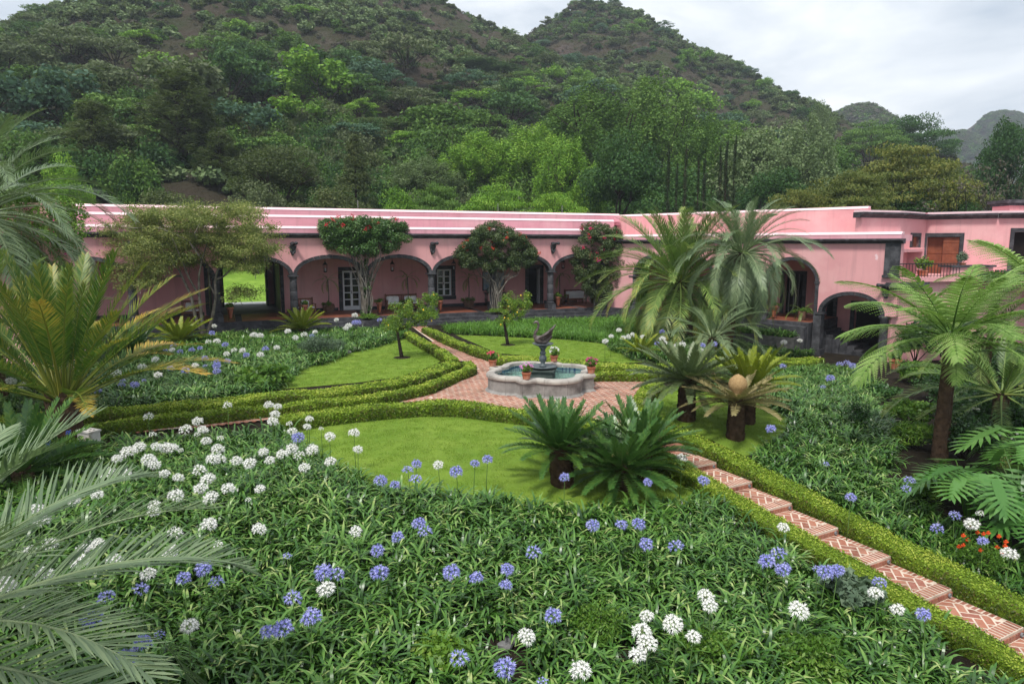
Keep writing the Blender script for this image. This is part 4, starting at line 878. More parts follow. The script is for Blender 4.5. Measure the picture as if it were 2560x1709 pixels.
# ================================================================== feather fronds
def frond(seed,L=3.,arch=1.0,pet=.18,nl=52,ll=.5,lw=.035,ang=R(52),vee=R(28),droop=.5,tipy=.0,base_curve=0.,prof=None,lseg=2,twist=0):
    """pinnate frond along +x, arching down; returns V,F,v arrays (rachis + leaflets)"""
    r=np.random.default_rng(seed); m=24; s=np.linspace(0,1,m); pit=-arch*s**1.6+base_curve*np.sin(s*3.14)
    X=np.r_[0,np.cumsum(np.cos(pit[:-1]))]*L/(m-1); Z=np.r_[0,np.cumsum(np.sin(pit[:-1]))]*L/(m-1); Yw=twist*s**2*L
    rp=np.c_[X,Yw,Z]; parts=[]
    # rachis: 4-sided tapering
    rr=np.interp(s,[0,.15,1],[L*.016,L*.009,L*.002]); V=[]
    for i in range(0,m,2):
        c=rp[i]; V+= [c+[0,rr[i],0],c+[0,0,rr[i]],c+[0,-rr[i],0],c+[0,0,-rr[i]*.6]]
    k=len(V)//4; Fq=np.array([(i*4+j,i*4+4+j,i*4+4+(j+1)%4,i*4+(j+1)%4) for i in range(k-1) for j in range(4)]); parts.append((np.array(V),Fq,np.full(len(V),.58)))
    u=np.linspace(pet,.995,nl); Vs=[]; vs=[]
    for side in (-1,1):
        uu=u+r.normal(size=nl)*.003; f=(uu-pet)/(1-pet)
        pr=prof(f) if prof else np.clip(np.sin(np.pi*(.12+.80*f))**.7,.15,1)
        l=ll*pr*r.uniform(.9,1.08,nl); B=np.stack([np.interp(uu,s,rp[:,j]) for j in range(3)],1); p=np.interp(uu,s,pit)
        t=np.c_[np.cos(p),np.zeros(nl),np.sin(p)]; nrm=np.c_[-np.sin(p),np.zeros(nl),np.cos(p)]; sd=np.tile([0,side,0],(nl,1)).astype(float)
        al=ang*(1-.45*f)+r.normal(size=nl)*.07; ve=vee+r.normal(size=nl)*.1
        d=t*np.cos(al)[:,None]+(sd*np.cos(ve)[:,None]+nrm*np.sin(ve)[:,None])*np.sin(al)[:,None]
        wd=np.cross(d,sd*0+nrm); wd/=np.maximum(1e-6,np.linalg.norm(wd,axis=1,keepdims=True)); pts=[B]; dd_=d.copy()
        for q in range(lseg):
            pts.append(pts[-1]+dd_*(l/lseg)[:,None]); dd_=dd_+np.array([0,0,-1])*droop*(q+1)/lseg; dd_/=np.linalg.norm(dd_,axis=1,keepdims=True)
        ws=[.55]+[1.]*(lseg-1)+[.08]; row=[]
        for q in range(lseg+1): row+= [pts[q]-wd*lw*ws[q]/2,pts[q]+wd*lw*ws[q]/2]
        Vs.append(np.stack(row,1)); v0=r.uniform(.1,.48,nl)
        vs.append(np.stack([np.clip(v0+tipy*np.clip(f*1.3+.15*r.normal(size=nl)+(q/lseg)*.35-.35,0,1)*.6,0,1) for q in range(lseg+1) for _ in (0,1)],1))
    for Vv,vv in zip(Vs,vs):
        n,k=Vv.shape[:2]; base=(np.arange(n)*k)[:,None]
        parts.append((Vv.reshape(-1,3),np.concatenate([base+np.array([[2*q,2*q+1,2*q+3,2*q+2]]) for q in range(lseg)],0),vv.ravel()))
    return cat(parts)
PLM=leafmat('date_palm_leaf',[(.0,(.06,.13,.03)),(.35,(.14,.24,.05)),(.6,(.26,.35,.09)),(.8,(.42,.38,.08)),(1,(.58,.38,.06))],.22,.4,.45,.2)
PLB=leafmat('blue_green_palm_leaf',[(.0,(.09,.145,.075)),(.4,(.20,.275,.14)),(.7,(.32,.39,.20)),(1,(.50,.49,.20))],.22,.4,.45,.2)
PLY=leafmat('yellowing_palm_leaf',[(.0,(.03,.085,.014)),(.38,(.075,.165,.024)),(.62,(.25,.27,.045)),(.8,(.50,.36,.06)),(1,(.60,.36,.07))],.25,.4,.4,.15)
CYL=leafmat('cycad_leaf',[(.0,(.025,.08,.02)),(.4,(.055,.14,.03)),(.75,(.14,.235,.04)),(1,(.34,.33,.10))],.12,.32,.5,.2)
CYG=leafmat('pale_cycad_leaf',[(.0,(.06,.10,.04)),(.5,(.14,.19,.08)),(1,(.36,.33,.16))],.15,.4,.4,.2)
CYT=leafmat('straw_cycad_leaf',[(.0,(.14,.13,.06)),(.5,(.32,.27,.12)),(1,(.52,.42,.22))],.15,.5,.3,.2)
CYY=leafmat('golden_cycad_leaf',[(.0,(.10,.15,.012)),(.5,(.24,.29,.02)),(1,(.44,.42,.04))],.2,.4,.4,.2)
FRN=leafmat('tree_fern_leaf',[(.0,(.09,.18,.03)),(.5,(.21,.35,.075)),(1,(.38,.50,.17))],.35,.45,.3,.25)
DGL=leafmat('dark_glossy_leaf',[(.0,(.016,.05,.014)),(.5,(.04,.11,.025)),(1,(.10,.20,.05))],.2,.3,.5,.3)
LGL=leafmat('light_green_leaf',[(.0,(.06,.14,.015)),(.5,(.14,.27,.03)),(1,(.30,.38,.06))],.3,.4,.35,.2)
def fm(name,mt,**k): return rawmesh(name,*frond(**k),mt)
PALMF=[fm('frond',PLM,seed=i,L=3.,arch=a,pet=.16,nl=80,ll=.42,lw=.0185,vee=R(v),droop=.35,tipy=t) for i,(a,v,t) in enumerate(((.7,30,.3),(1.15,26,.35),(1.5,22,.6),(1.8,16,.8)))]
PALMB=[fm('frond',PLB,seed=10+i,L=3.,arch=a,pet=.16,nl=80,ll=.44,lw=.018,vee=R(v),droop=.6,tipy=t) for i,(a,v,t) in enumerate(((1.0,26,.0),(1.5,20,.1),(1.95,12,.25),(2.2,8,.4)))]
YNGF=[fm('frond',PLY,seed=20+i,L=3.,arch=a,pet=.26,nl=84,ll=.37,lw=.022,vee=R(v),droop=.12,tipy=t) for i,(a,v,t) in enumerate(((.2,24,.25),(.35,22,.5),(.55,20,.8),(.75,20,1.1)))]
NEARF=[fm('frond',PLB,seed=30+i,L=3.,arch=a,pet=.1,nl=64,ll=.62,lw=.03,vee=R(22),droop=.15,tipy=.0) for i,a in enumerate((.7,1.0,1.3))]
CYCF={k:[fm('frond',m_,seed=50+i,L=1.,arch=a,pet=.06,nl=60,ll=.14,lw=.021,ang=R(70),vee=R(22),droop=.04,tipy=.25,lseg=2,prof=lambda f:np.clip(np.sin(np.pi*(.1+.82*f))**.5,.2,1)) for i,a in enumerate((.12,.32,.6))] for k,m_ in (('d',CYL),('p',CYG),('t',CYT),('y',CYY))}
def fern_frond(seed,L=2.,arch=.9):
    r=np.random.default_rng(seed); m=24; s=np.linspace(0,1,m); pit=-arch*s**1.5
    X=np.r_[0,np.cumsum(np.cos(pit[:-1]))]*L/(m-1); Z=np.r_[0,np.cumsum(np.sin(pit[:-1]))]*L/(m-1); rp=np.c_[X,np.zeros(m),Z]; parts=[]
    V=[]; rr=np.interp(s,[0,1],[.02,.003])
    for i in range(0,m,2): c=rp[i]; V+= [c+[0,rr[i],0],c+[0,0,rr[i]],c+[0,-rr[i],0],c+[0,0,-rr[i]]]
    k=len(V)//4; parts.append((np.array(V),np.array([(i*4+j,i*4+4+j,i*4+4+(j+1)%4,i*4+(j+1)%4) for i in range(k-1) for j in range(4)]),np.full(len(V),.0)))
    npn=18
    for u in np.linspace(.2,.98,npn):
        f=(u-.2)/.78; pl=L*.24*np.clip(math.sin(math.pi*(.18+.75*f))**.9,.08,1)
        B=np.array([np.interp(u,s,rp[:,j]) for j in range(3)]); p=np.interp(u,s,pit); t=np.array([math.cos(p),0,math.sin(p)]); nr=np.array([-math.sin(p),0,math.cos(p)])
        for sd in (-1,1):
            a=R(66)-R(22)*f+r.normal()*.06; d=t*math.cos(a)+(np.array([0,sd,0])*math.cos(.12)+nr*math.sin(.12))*math.sin(a)
            q=np.linspace(.05,1,15); C0=B+d*pl*q[:,None]+np.array([0,0,-1])*(q**2*pl*.4)[:,None]
            w=np.cross(nr,d); w/=np.linalg.norm(w); lf=L*.021*np.clip(1.05-q**1.5,.12,1)
            for s2 in (-1,1):
                tip=C0+w*s2*lf[:,None]+d*(lf*.55)[:,None]-nr*.008; b1=C0-d*.017*L/2; b2=C0+d*.017*L/2
                Vv=np.stack([b1,b2,tip+d*.007,tip-d*.007],1).reshape(-1,3); n=len(q); v=np.repeat(np.clip(r.uniform(.25,.75)+r.normal(size=n)*.1,0,1),4); parts.append((Vv,np.arange(n*4).reshape(n,4),v))
    return cat(parts)
FERNF=[rawmesh('frond',*fern_frond(70+i,2.,a),FRN) for i,a in enumerate((.5,.8,1.1))]
def FR(p,az,el,s,roll=0.): 
    return Matrix.Translation(Vector([float(c) for c in p]))@Matrix.Rotation(az,4,'Z')@Matrix.Rotation(-el,4,'Y')@Matrix.Rotation(roll,4,'X')@Matrix.Diagonal((s,s,s,1))
def crown_fronds(root,p,meshes,n,L,el0,el1,seed,base=3.,azr=(0,2*math.pi),r0=.1,pw=1.):
    """spiral of fronds from upright (el0) to hanging (el1)"""
    r=random.Random(seed)
    for i in range(n):
        f=((i+.5)/n)**pw; az=(i*2.39996)%(2*math.pi) if azr[1]-azr[0]>6 else azr[0]+(azr[1]-azr[0])*((i*.618034)%1)
        az+=r.uniform(-.12,.12); el=el0+(el1-el0)*f+r.uniform(-.1,.1); k=min(len(meshes)-1,int(f*len(meshes)*.999)); s=L/base*r.uniform(.86,1.08)*(.75+.25*min(1,f*3))
        ob('frond',meshes[k],None,root,FR((p[0]+math.cos(az)*r0,p[1]+math.sin(az)*r0,p[2]-f*.15*r0*8),az,el,s,r.uniform(-.25,.25)))
def scaly_trunk(h,r0,r1,lean=(0,0),seed=0,boots=60,bs=.1):
    r=random.Random(seed); mb=MB(); n=10; mb.tube([(lean[0]*(i/n)**1.3,lean[1]*(i/n)**1.3,h*i/n-.05) for i in range(n+1)],[r0+(r1-r0)*i/n for i in range(n+1)],12)
    for i in range(boots):
        f=i/boots; a=i*2.39996; rr=r0+(r1-r0)*f; c=(lean[0]*f**1.3+math.cos(a)*rr*.92,lean[1]*f**1.3+math.sin(a)*rr*.92,h*f); o=(math.cos(a),math.sin(a)); q=bs*r.uniform(.7,1.2)
        w=(-o[1]*q*.6,o[0]*q*.6); mb.add([(c[0]+w[0],c[1]+w[1],c[2]-q*.5),(c[0]-w[0],c[1]-w[1],c[2]-q*.5),(c[0]+o[0]*q*.35-w[0]*.6,c[1]+o[1]*q*.35-w[1]*.6,c[2]+q*.7),(c[0]+o[0]*q*.35+w[0]*.6,c[1]+o[1]*q*.35+w[1]*.6,c[2]+q*.7),(c[0],c[1],c[2]+q*.3)],[(0,1,2,3),(3,2,4),(0,3,4),(1,4,2)])
    return mb
def palm(name,label,x,y,h,meshes,n,L,el0,el1,seed,r0=.28,r1=.24,lean=(0,0),grp=None,cat_='palm',trunkmat=None,boots=70,z0=None,pw=1.):
    z=float(T(x,y)) if z0 is None else z0; root=em(name,(x,y,z)); tag(root,label,cat_,grp)
    ob('trunk',scaly_trunk(h,r0,r1,lean,seed,boots,r0*.45).mesh('trunk'),trunkmat or BARKP,root,TR(x,y,z))
    crown_fronds(root,(x+lean[0],y+lean[1],z+h),meshes,n,L,el0,el1,seed,r0=r1*.6,pw=pw); return root
# big pair by the arcade
p=D(1735,832,33); palm('date_palm','large green date palm with orange-tipped lower fronds by the arcade corner',p[0],p[1],3.1,PALMF,104,4.7,R(86),R(-42),1,.42,.36,(-.75,.2))
p=D(1812,838,30.8); palm('date_palm','tall grey-green date palm with drooping fronds before the right arcade',p[0],p[1],4.6,PALMB,100,3.7,R(82),R(-70),2,.34,.26,(.7,.3))
p=np.array([8.5,28.7]); palm('young_palm','small palm sprouting at the foot of the two big date palms',p[0],p[1],.9,PALMB[:3],30,2.7,R(70),R(-20),3,.24,.18)
# young date palm at left
p=G(168,1118); palm('date_palm','young date palm with stiff yellowing fronds beside the white nest box',p[0],p[1],1.3,YNGF,54,3.5,R(86),R(22),4,.36,.34,boots=90)
# old palm at far left with drooping grey fronds, and another beyond
palm('date_palm','grey-green palm arching in front of the flowering creeper wall',-14.9,19.2,5.5,PALMB,60,4.4,R(75),R(-50),5,.34,.28)
palm('date_palm','dense green palm behind the young date palm',-13.6,17.0,1.9,PALMF[:3],34,3.6,R(78),R(0),6,.34,.3)
# palm close to the viewpoint, bottom left
palm('date_palm','silver-green palm reaching long leaflets over the white agapanthus',-5.0,4.9,2.3,NEARF,26,2.9,R(65),R(-18),7,.25,.22)
palm('cycad','dark green cycad below the young date palm',*Gt(60,1230)[:2],.5,CYCF['d'],34,1.5*3,R(75),R(0),17,.2,.18,cat_='cycad')
# palms at the right edge
palm('young_palm','palm with one golden arching frond beside the split-leaf plants',12.4,13.0,1.0,YNGF[1:3]+PALMF[2:3],18,2.3,R(60),R(0),8,.2,.18)
palm('young_palm','green palm behind the tree fern',12.9,17.6,1.7,PALMF[:3],26,2.9,R(70),R(-20),9,.2,.18)
palm('young_palm','palm with pale fronds among the shrubs below the terrace',15.8,22.5,2.6,PALMF[:3],22,2.8,R(70),R(-25),19,.2,.18)
# tree ferns
def tfern(label,x,y,h,n,L,seed,el0=R(50),el1=R(-22)):
    z=float(T(x,y)); root=em('tree_fern',(x,y,z)); tag(root,label,'tree fern')
    ob('trunk',scaly_trunk(h,.16,.11,(.1,.1),seed,60,.07).mesh('trunk'),BARKP,root,TR(x,y,z)); crown_fronds(root,(x+.1,y+.1,z+h),FERNF,n,L,el0,el1,seed,base=2.,r0=.08)
    return root
p=Gt(2345,1150); tfern('tall tree fern with bright green lacy fronds above the sloping bed',p[0],p[1],3.0,28,2.6,11,R(60),R(-2))
tfern('second tree fern with lacy fronds in front of the terrace',15.6,20.2,4.6,20,3.0,12,R(50),R(-5))
tfern('slim dark tree fern trunk close behind the tall tree fern',p[0]+.35,p[1]+.45,2.5,8,1.7,13,R(45),R(5))
# cycads on the lawns
def cycad(label,px,py,h,kd,n,L,seed,cone=None,lean=(0,0),r0=.2,el=(R(72),R(-8)),name='cycad',pw=1.):
    x,y,z=Gt(px,py); root=em(name,(x,y,z)); tag(root,label,'cycad')
    ob('trunk',scaly_trunk(h,r0*.92,r0*.8,lean,seed,150,r0*.55).mesh('trunk'),BARKP,root,TR(x,y,z))
    tp=(x+lean[0],y+lean[1],z+h); crown_fronds(root,tp,CYCF[kd],n,L,el[0],el[1],seed,base=1.,r0=r0*.4,pw=pw)
    if cone:
        mm=surf('cycad_cone',(.32,.20,.09),(.50,.34,.17),30,.95,.1,1.,.03,60)
        if cone=='tall': ob('cone',MB().lathe([(.12,-.05),(.15,.08),(.13,.16),(.12,.19),(.2,.27),(.225,.38),(.19,.5),(.1,.58),(.02,.62)],18).mesh('cone',True),mm,root,TR(*tp))
        else: ob('cone',MB().lathe([(.18,-.05),(.22,.1),(.2,.2),(.12,.27),(.02,.29)],18).mesh('cone',True),mm,root,TR(*tp))
    return root
cycad('dark green sago cycad with a bare thick trunk on the front lawn',1405,1212,.78,'d',64,1.12,21,lean=(-.05,.1),r0=.24,el=(R(76),R(4)))
cycad('low dark green sago cycad with a round tan cone at its heart',1560,1218,.55,'d',66,1.2,22,cone='flat',r0=.26,lean=(-.1,-.25),el=(R(62),R(-6)))
cycad('green sago cycad pressed behind the coned one at the path hedge',1600,1190,.6,'d',56,1.2,23,r0=.24,el=(R(78),R(8)))
cycad('silvery sago cycad on the tallest trunk of the shaded lawn',1715,1052,1.15,'p',60,1.45,24,r0=.24,el=(R(60),R(-8)))
cycad('straw-coloured cycad holding up a tall tan cone',1838,1098,1.0,'t',36,1.25,25,cone='tall',r0=.22,el=(R(38),R(2)))
cycad('vivid green cycad standing right behind the straw-coloured one',1868,1058,.95,'y',46,1.3,26,r0=.2,el=(R(75),R(20)))
cycad('small golden-green cycad at the edge of the back lawn',1600,898,.3,'y',24,.95,27,r0=.12,el=(R(70),R(10)))
cycad('golden-green cycad at the foot of the arcade steps',755,838,.35,'y',34,1.5,28,r0=.16,el=(R(65),R(15)))
cycad('golden-green cycad beside the grey multi-stemmed tree',450,868,.35,'y',32,1.5,29,r0=.16,el=(R(60),R(10)))
cycad('green cycad among the blue agapanthus at left',330,905,.4,'d',34,1.6,30,r0=.16,el=(R(60),R(10)))
# split-leaf philodendron
def philo(seed,L=.7):
    r=np.random.default_rng(seed); parts=[]; n=9; 
    mid=lambda u:np.array([L*u,0,-.25*L*u*u])
    for i in range(n):
        u=.04+.9*i/n; ln=L*.62*math.sin(math.pi*(.22+.7*i/n))**.8
        for s in (-1,1):
            a=R(100)-R(85)*i/n; B=mid(u); d=np.array([math.cos(a),s*math.sin(a),.12]); w=np.array([-s*math.sin(a)*1.,math.cos(a)*s*s,0]); w=np.array([math.sin(a),-s*math.cos(a),0]); ww=L*.047
            P=[B-w*ww*.7,B+w*ww*.7,B+d*ln*.55+w*ww*.95+[0,0,-.02],B+d*ln*.55-w*ww*.95+[0,0,-.02],B+d*ln+[0,0,-.12*L+.02]]
            parts.append((np.array([P[0],P[1],P[2],P[3]]),np.array([[0,1,2,3]]),np.full(4,r.uniform(.4,.75)))); parts.append((np.array([P[3],P[2],P[4],P[4]+[.004,0,0]]),np.array([[0,1,2,3]]),np.full(4,r.uniform(.4,.75))))
    c=[mid(u) for u in np.linspace(0,1,8)]; V=[]
    for i,q in enumerate(c): w=L*.13*math.sin(math.pi*(.2+.75*i/7)); V+= [q+[0,w,.015],q+[0,-w,.015]]
    parts.append((np.array(V),np.array([(2*i,2*i+1,2*i+3,2*i+2) for i in range(7)]),np.full(len(V),.55)))
    return cat(parts)
PH=[rawmesh('leaf',*philo(90+i),leafmat('split_leaf_%d'%i,[(.0,(.03,.09,.02)),(.5,(.07,.19,.035)),(1,(.16,.32,.08))],.25,.32,.5,.5)) for i in range(2)]
def philodendron(x,y,n,seed,label,h=1.2,sc=1.):
    z=float(T(x,y)); root=em('split_leaf_plant',(x,y,z)); tag(root,label,'plant'); r=random.Random(seed); st=MB()
    for i in range(n):
        az=i*2.39996+r.uniform(-.3,.3); q=h*r.uniform(.5,1.); rad_=sc*r.uniform(.25,.75); p=Vector((math.cos(az)*rad_,math.sin(az)*rad_,q))
        st.tube([(0,0,.05),(p.x*.4,p.y*.4,q*.7),p[:]],[.018,.014,.01],5)
        ob('leaf',PH[i%2],None,root,FR((x+p.x,y+p.y,z+q),az,R(r.uniform(-45,5)),sc*r.uniform(.85,1.35)))
    ob('stem',st.mesh('stem'),LGL,root,TR(x,y,z))
for i,(px,py,h,lab) in enumerate(((2420,1330,1.3,'split-leaf plant with glossy green leaves at the foot of the tree fern'),(2540,1330,1.7,'big split-leaf plant at the shrub edge by the golden palm frond'),(2560,1240,1.6,'split-leaf plant behind other split-leaf plants'),(2640,1420,1.2,'split-leaf plant beside the orange rose bush'))):
    p=Gt(px,py,.0); philodendron(p[0],p[1],16,100+i,lab,h)
# ================================================================== leaf-cloud shrubs and small trees
def cloud(r,cs,rad_,n,size,asp=.55,shell=.55,upb=.25,vbase=.4,vs=.16):
    """cs (k,3) clump centres, rad_ (k,3) radii, n leaves per clump"""
    k=len(cs); id_=np.repeat(np.arange(k),n); q=len(id_); d=r.normal(size=(q,3)); d/=np.linalg.norm(d,axis=1,keepdims=True)
    rr=(shell+(1-shell)*r.random(q))**.8; P=cs[id_]+d*rad_[id_]*rr[:,None]; nr=d*.8+r.normal(size=(q,3))*.7+np.array([0,0,upb])
    cv=r.normal(size=k)*.09; v=np.clip(vbase+cv[id_]+r.normal(size=q)*vs,0,1); s=size*r.uniform(.7,1.3,q)
    return leaves(P,nr,s,s*asp,v,rs=r)
def shrub(name,label,x,y,w,h,mt,seed,n=24,per=90,size=.06,asp=.55,cat_='shrub',z0=None,grp=None,stemmat=BARKD):
    r=np.random.default_rng(seed); z=float(T(x,y)) if z0 is None else z0; d=r.normal(size=(n,3)); d[:,2]=np.abs(d[:,2])*1.1; d/=np.linalg.norm(d,axis=1,keepdims=True)
    rr=r.uniform(.3,.85,n)[:,None]; cs=d*rr*np.array([w/2,w/2,h*.62])+[0,0,h*.32]; rad_=np.repeat(r.uniform(.16,.3,n)[:,None],3,1)*np.array([w,w,h*.9])*.75
    root=em(name,(x,y,z)); tag(root,label,cat_,grp)
    ob('foliage',rawmesh('foliage',*cloud(r,cs,rad_,per,size,asp),mt),None,root,TR(x,y,z)); mb=MB()
    for i in range(6): c=cs[i]; mb.tube([(0,0,-.05),tuple(c*.5+[0,0,.02]),tuple(c)],[.03,.02,.008],5)
    ob('stem',mb.mesh('stem'),stemmat,root,TR(x,y,z)); return root
GGL=leafmat('grey_green_leaf',[(.0,(.06,.10,.06)),(.5,(.13,.19,.12)),(1,(.24,.30,.19))],.2,.6,.2,.2)
BGL=leafmat('bright_bush_leaf',[(.0,(.04,.11,.012)),(.5,(.10,.21,.025)),(1,(.24,.34,.06))],.3,.45,.3,.2)
SH=[('shrub','rounded grey-green lavender-like shrub at the lawn corner',795,895,1.5,1.15,GGL,.10,.28),('shrub','dusky rounded shrub touching the grey-green one',838,888,1.1,.85,GGL,.05,.4),
('shrub','leafy light green shrub by the edging stones of the lemon tree lawn',665,965,1.9,.85,BGL,.15,.7),('shrub','small round dark shrub standing in the sloping bed',2140,1075,.85,.95,DGL,.05,.5),
('shrub','dark glossy shrub mass right of the tree fern',2480,1120,3.,1.9,DGL,.12,.55),('shrub','dark leafy shrub below the terrace wall',2390,1010,3.2,1.6,DGL,.12,.55),('shrub','tall dark shrub under the second tree fern',2520,1000,3.4,2.4,DGL,.13,.55),('shrub','leafy green shrub beside the tree fern trunk',2270,1060,1.6,.9,BGL,.12,.6),('shrub','low leafy shrub left of the tree fern trunk',2200,1000,1.3,.7,DGL,.12,.6),
('shrub','fine-leaved yellow-green shrub in the foreground bed',1500,1600,1.,.6,BGL,.05,.4),('shrub','pale lime shrub between blue agapanthus in the foreground',1110,1665,.8,.45,LGL,.09,.55),('shrub','soft green shrub beside the white agapanthus in the foreground',1780,1660,1.,.5,BGL,.06,.5),('shrub','pale-leaved papaya-like plant next to the step hedge',2120,1520,.9,.6,GGL,.14,.6),('shrub','low green shrub at the bottom of the step hedge',2000,1670,1.2,.5,BGL,.07,.5),
('plumbago_bush','bush with small blue flowers under the young date palm',150,1180,1.6,.75,BGL,.07,.55),('shrub','bushy dark plant at the base of the young date palm',70,1170,1.4,1.,DGL,.10,.5),
('shrub','fern-like green shrub in front of the tree fern',2310,1260,1.2,.7,LGL,.07,.35),('shrub','dark shrub at the far left behind the hedges',30,985,2.2,1.0,DGL,.10,.5),('shrub','broad dark shrub between the two tree ferns',2430,1060,2.6,1.5,DGL,.11,.55),('shrub','dark green thicket behind the golden palm frond',2550,1150,2.4,1.6,DGL,.11,.55),('shrub','leafy green shrub at the patio edge under fern fronds',2300,960,2.2,1.1,BGL,.11,.55),('shrub','dark shrub just right of the tree fern trunk',2410,1150,1.8,1.2,DGL,.09,.55),('shrub','feathery green plant at the foot of the tree fern trunk',2290,1120,1.3,.8,LGL,.09,.3),('shrub','green shrub before the terrace wall',2490,930,3.0,1.8,BGL,.13,.55)]
for i,(nm,lab,px,py,w,h,mt,sz,asp) in enumerate(SH):
    x,y,_=Gt(px,py); shrub(nm,lab,x,y,w,h,mt,200+i,n=26 if w<2 else 44,per=110,size=sz,asp=asp)
# ================================================================== tree generator
TREE={}
def branches(mb,r,p,d,L,rad_,depth,tips,spread=.6,nb=3,up=.25,segs=3):
    p=Vector(p); d=Vector(d).normalized(); pts=[p[:]]; rs=[rad_]
    for i in range(segs):
        d=(d+Vector((r.normal()*.16,r.normal()*.16,up*.2+r.normal()*.08))).normalized(); p=p+d*L/segs; pts.append(p[:]); rs.append(rad_*(1-.5*(i+1)/segs))
    mb.tube(pts,rs,6 if depth>1 else 4)
    if depth==0: tips.append(p[:]); return
    for k in range(nb):
        a=2*math.pi*k/nb+r.uniform(0,2); s=Vector((math.cos(a),math.sin(a),0)); nd=(d*(1-spread*.5)+s*spread+Vector((0,0,up*.4))).normalized()
        branches(mb,r,p,nd,L*r.uniform(.6,.85),rad_*.52,depth-1,tips,spread,nb,up,segs)
def tree(kd,seed,H=12.,W=9.,leaf=.3,n=46,per=150):
    """returns (crown mesh, trunk mesh); base at origin, top about H, width about W"""
    r=np.random.default_rng(seed); mb=MB(); tips=[]
    if kd=='broad':
        branches(mb,r,(0,0,0),(r.normal()*.06,r.normal()*.06,1),H*.34,H*.022,2,tips,.65,4,.3)
        d=r.normal(size=(n,3)); d[:,2]=np.abs(d[:,2])-.25; d/=np.linalg.norm(d,axis=1,keepdims=True); q=r.uniform(.55,1,n)[:,None]
        cs=d*q*np.array([W*.42,W*.42,H*.36])+[0,0,H*.58]; rd=np.repeat(r.uniform(.10,.17,n)[:,None],3,1)*np.array([W,W,W*.75]); P=cloud(r,cs,rd,per,leaf,.6,.5,.35,.45,.17)
    elif kd=='flat':
        branches(mb,r,(0,0,0),(r.normal()*.1,r.normal()*.1,1),H*.42,H*.02,2,tips,.95,4,.1); tp=np.array(tips)
        a=r.uniform(0,6.28,n); q=np.sqrt(r.random(n)); cs=np.c_[np.cos(a)*q*W*.45,np.sin(a)*q*W*.45,H*(.93-.26*q**2-.14*r.random(n)-.12*(r.random(n)<.3))]
        rd=np.c_[r.uniform(.10,.17,n)*W,r.uniform(.10,.17,n)*W,r.uniform(.022,.045,n)*H]; P=cloud(r,cs,rd,per,leaf,.5,.3,.8,.5,.17)
        for c in cs[:14]: mb.tube([(c[0]*.25,c[1]*.25,H*.42),(c[0]*.65,c[1]*.65,H*.62),tuple(c)],[H*.009,H*.006,H*.002],4)
    elif kd=='feath':                                        # casuarina: drooping feathery sprays
        mb.tube([(0,0,0),(.1,.1,H*.3),(-.1,.1,H*.6),(0,0,H*.97)],[H*.018,H*.014,H*.009,H*.002],7); f=r.uniform(.2,1,n); a=r.uniform(0,6.28,n); q=r.uniform(.3,1,n)*(1-.72*np.clip((f-.25)/.75,0,1)**1.3)
        cs=np.c_[np.cos(a)*q*W*.5,np.sin(a)*q*W*.5,f*H*.96]; rd=np.c_[r.uniform(.06,.12,n)*W,r.uniform(.06,.12,n)*W,r.uniform(.05,.09,n)*H]
        for c in cs[::2]: mb.tube([(0,0,max(.1,c[2]-W*.28)),(c[0]*.6,c[1]*.6,c[2]-W*.06),tuple(c)],[H*.006,H*.004,H*.0015],4)
        P=cloud(r,cs,rd,per,leaf,.22,.1,.0,.4,.17)
    elif kd=='cone':
        mb.tube([(0,0,0),(0,0,H*.98)],[H*.018,.02],7); f=np.sort(r.uniform(.08,1,n)); a=np.arange(n)*2.4; q=r.uniform(.45,1,n)*(1-f)*.95+.04
        cs=np.c_[np.cos(a)*q*W*.5,np.sin(a)*q*W*.5,f*H*.98]; rd=np.c_[(.06+.10*(1-f))*W,(.06+.10*(1-f))*W,.03*H+0*f]; P=cloud(r,cs,rd,per,leaf,.35,.2,.3,.42,.17)
    elif kd=='column':
        mb.tube([(0,0,0),(0,0,H*.97)],[H*.014,.02],6); f=r.uniform(.03,1,n); a=r.uniform(0,6.28,n); q=np.clip(1.15-f,.03,1)**.6*.5
        cs=np.c_[np.cos(a)*q*W*.5,np.sin(a)*q*W*.5,f*H*.96]; rd=np.c_[np.full(n,.3*W)*np.clip(1.1-f,.15,1),np.full(n,.3*W)*np.clip(1.1-f,.15,1),.05*H+0*f]; P=cloud(r,cs,rd,per,leaf,.3,.3,.2,.35,.16)
    elif kd=='upright':                                       # flame-shaped upright sprays
        branches(mb,r,(0,0,0),(0,0,1),H*.35,H*.02,2,tips,.5,4,.6)
        a=r.uniform(0,6.28,n); q=np.sqrt(r.random(n)); z=H*(.98-.42*q**1.6)*r.uniform(.55,1.,n); cs=np.c_[np.cos(a)*q*W*.45,np.sin(a)*q*W*.45,z]
        rd=np.c_[r.uniform(.05,.09,n)*W,r.uniform(.05,.09,n)*W,r.uniform(.07,.12,n)*H]; P=cloud(r,cs,rd,per,leaf,.5,.35,.3,.48,.16)
    elif kd=='dry':
        branches(mb,r,(0,0,0),(0,0,1),H*.4,H*.018,3,tips,.7,3,.3); tp=np.array(tips); cs=tp; rd=np.repeat(r.uniform(.05,.1,len(tp))[:,None],3,1)*W; P=cloud(r,cs,rd,max(6,per//3),leaf,.4,.1,.2,.4,.2)
    Vv,Ff,v=P; return rawmesh(kd+'_crown',Vv,Ff,v),mb.mesh(kd+'_trunk')
def LM(name,a,b_,c,tr=.25): return leafmat(name,[(.0,a),(.5,b_),(1,c)],tr,.55,.2,.25)
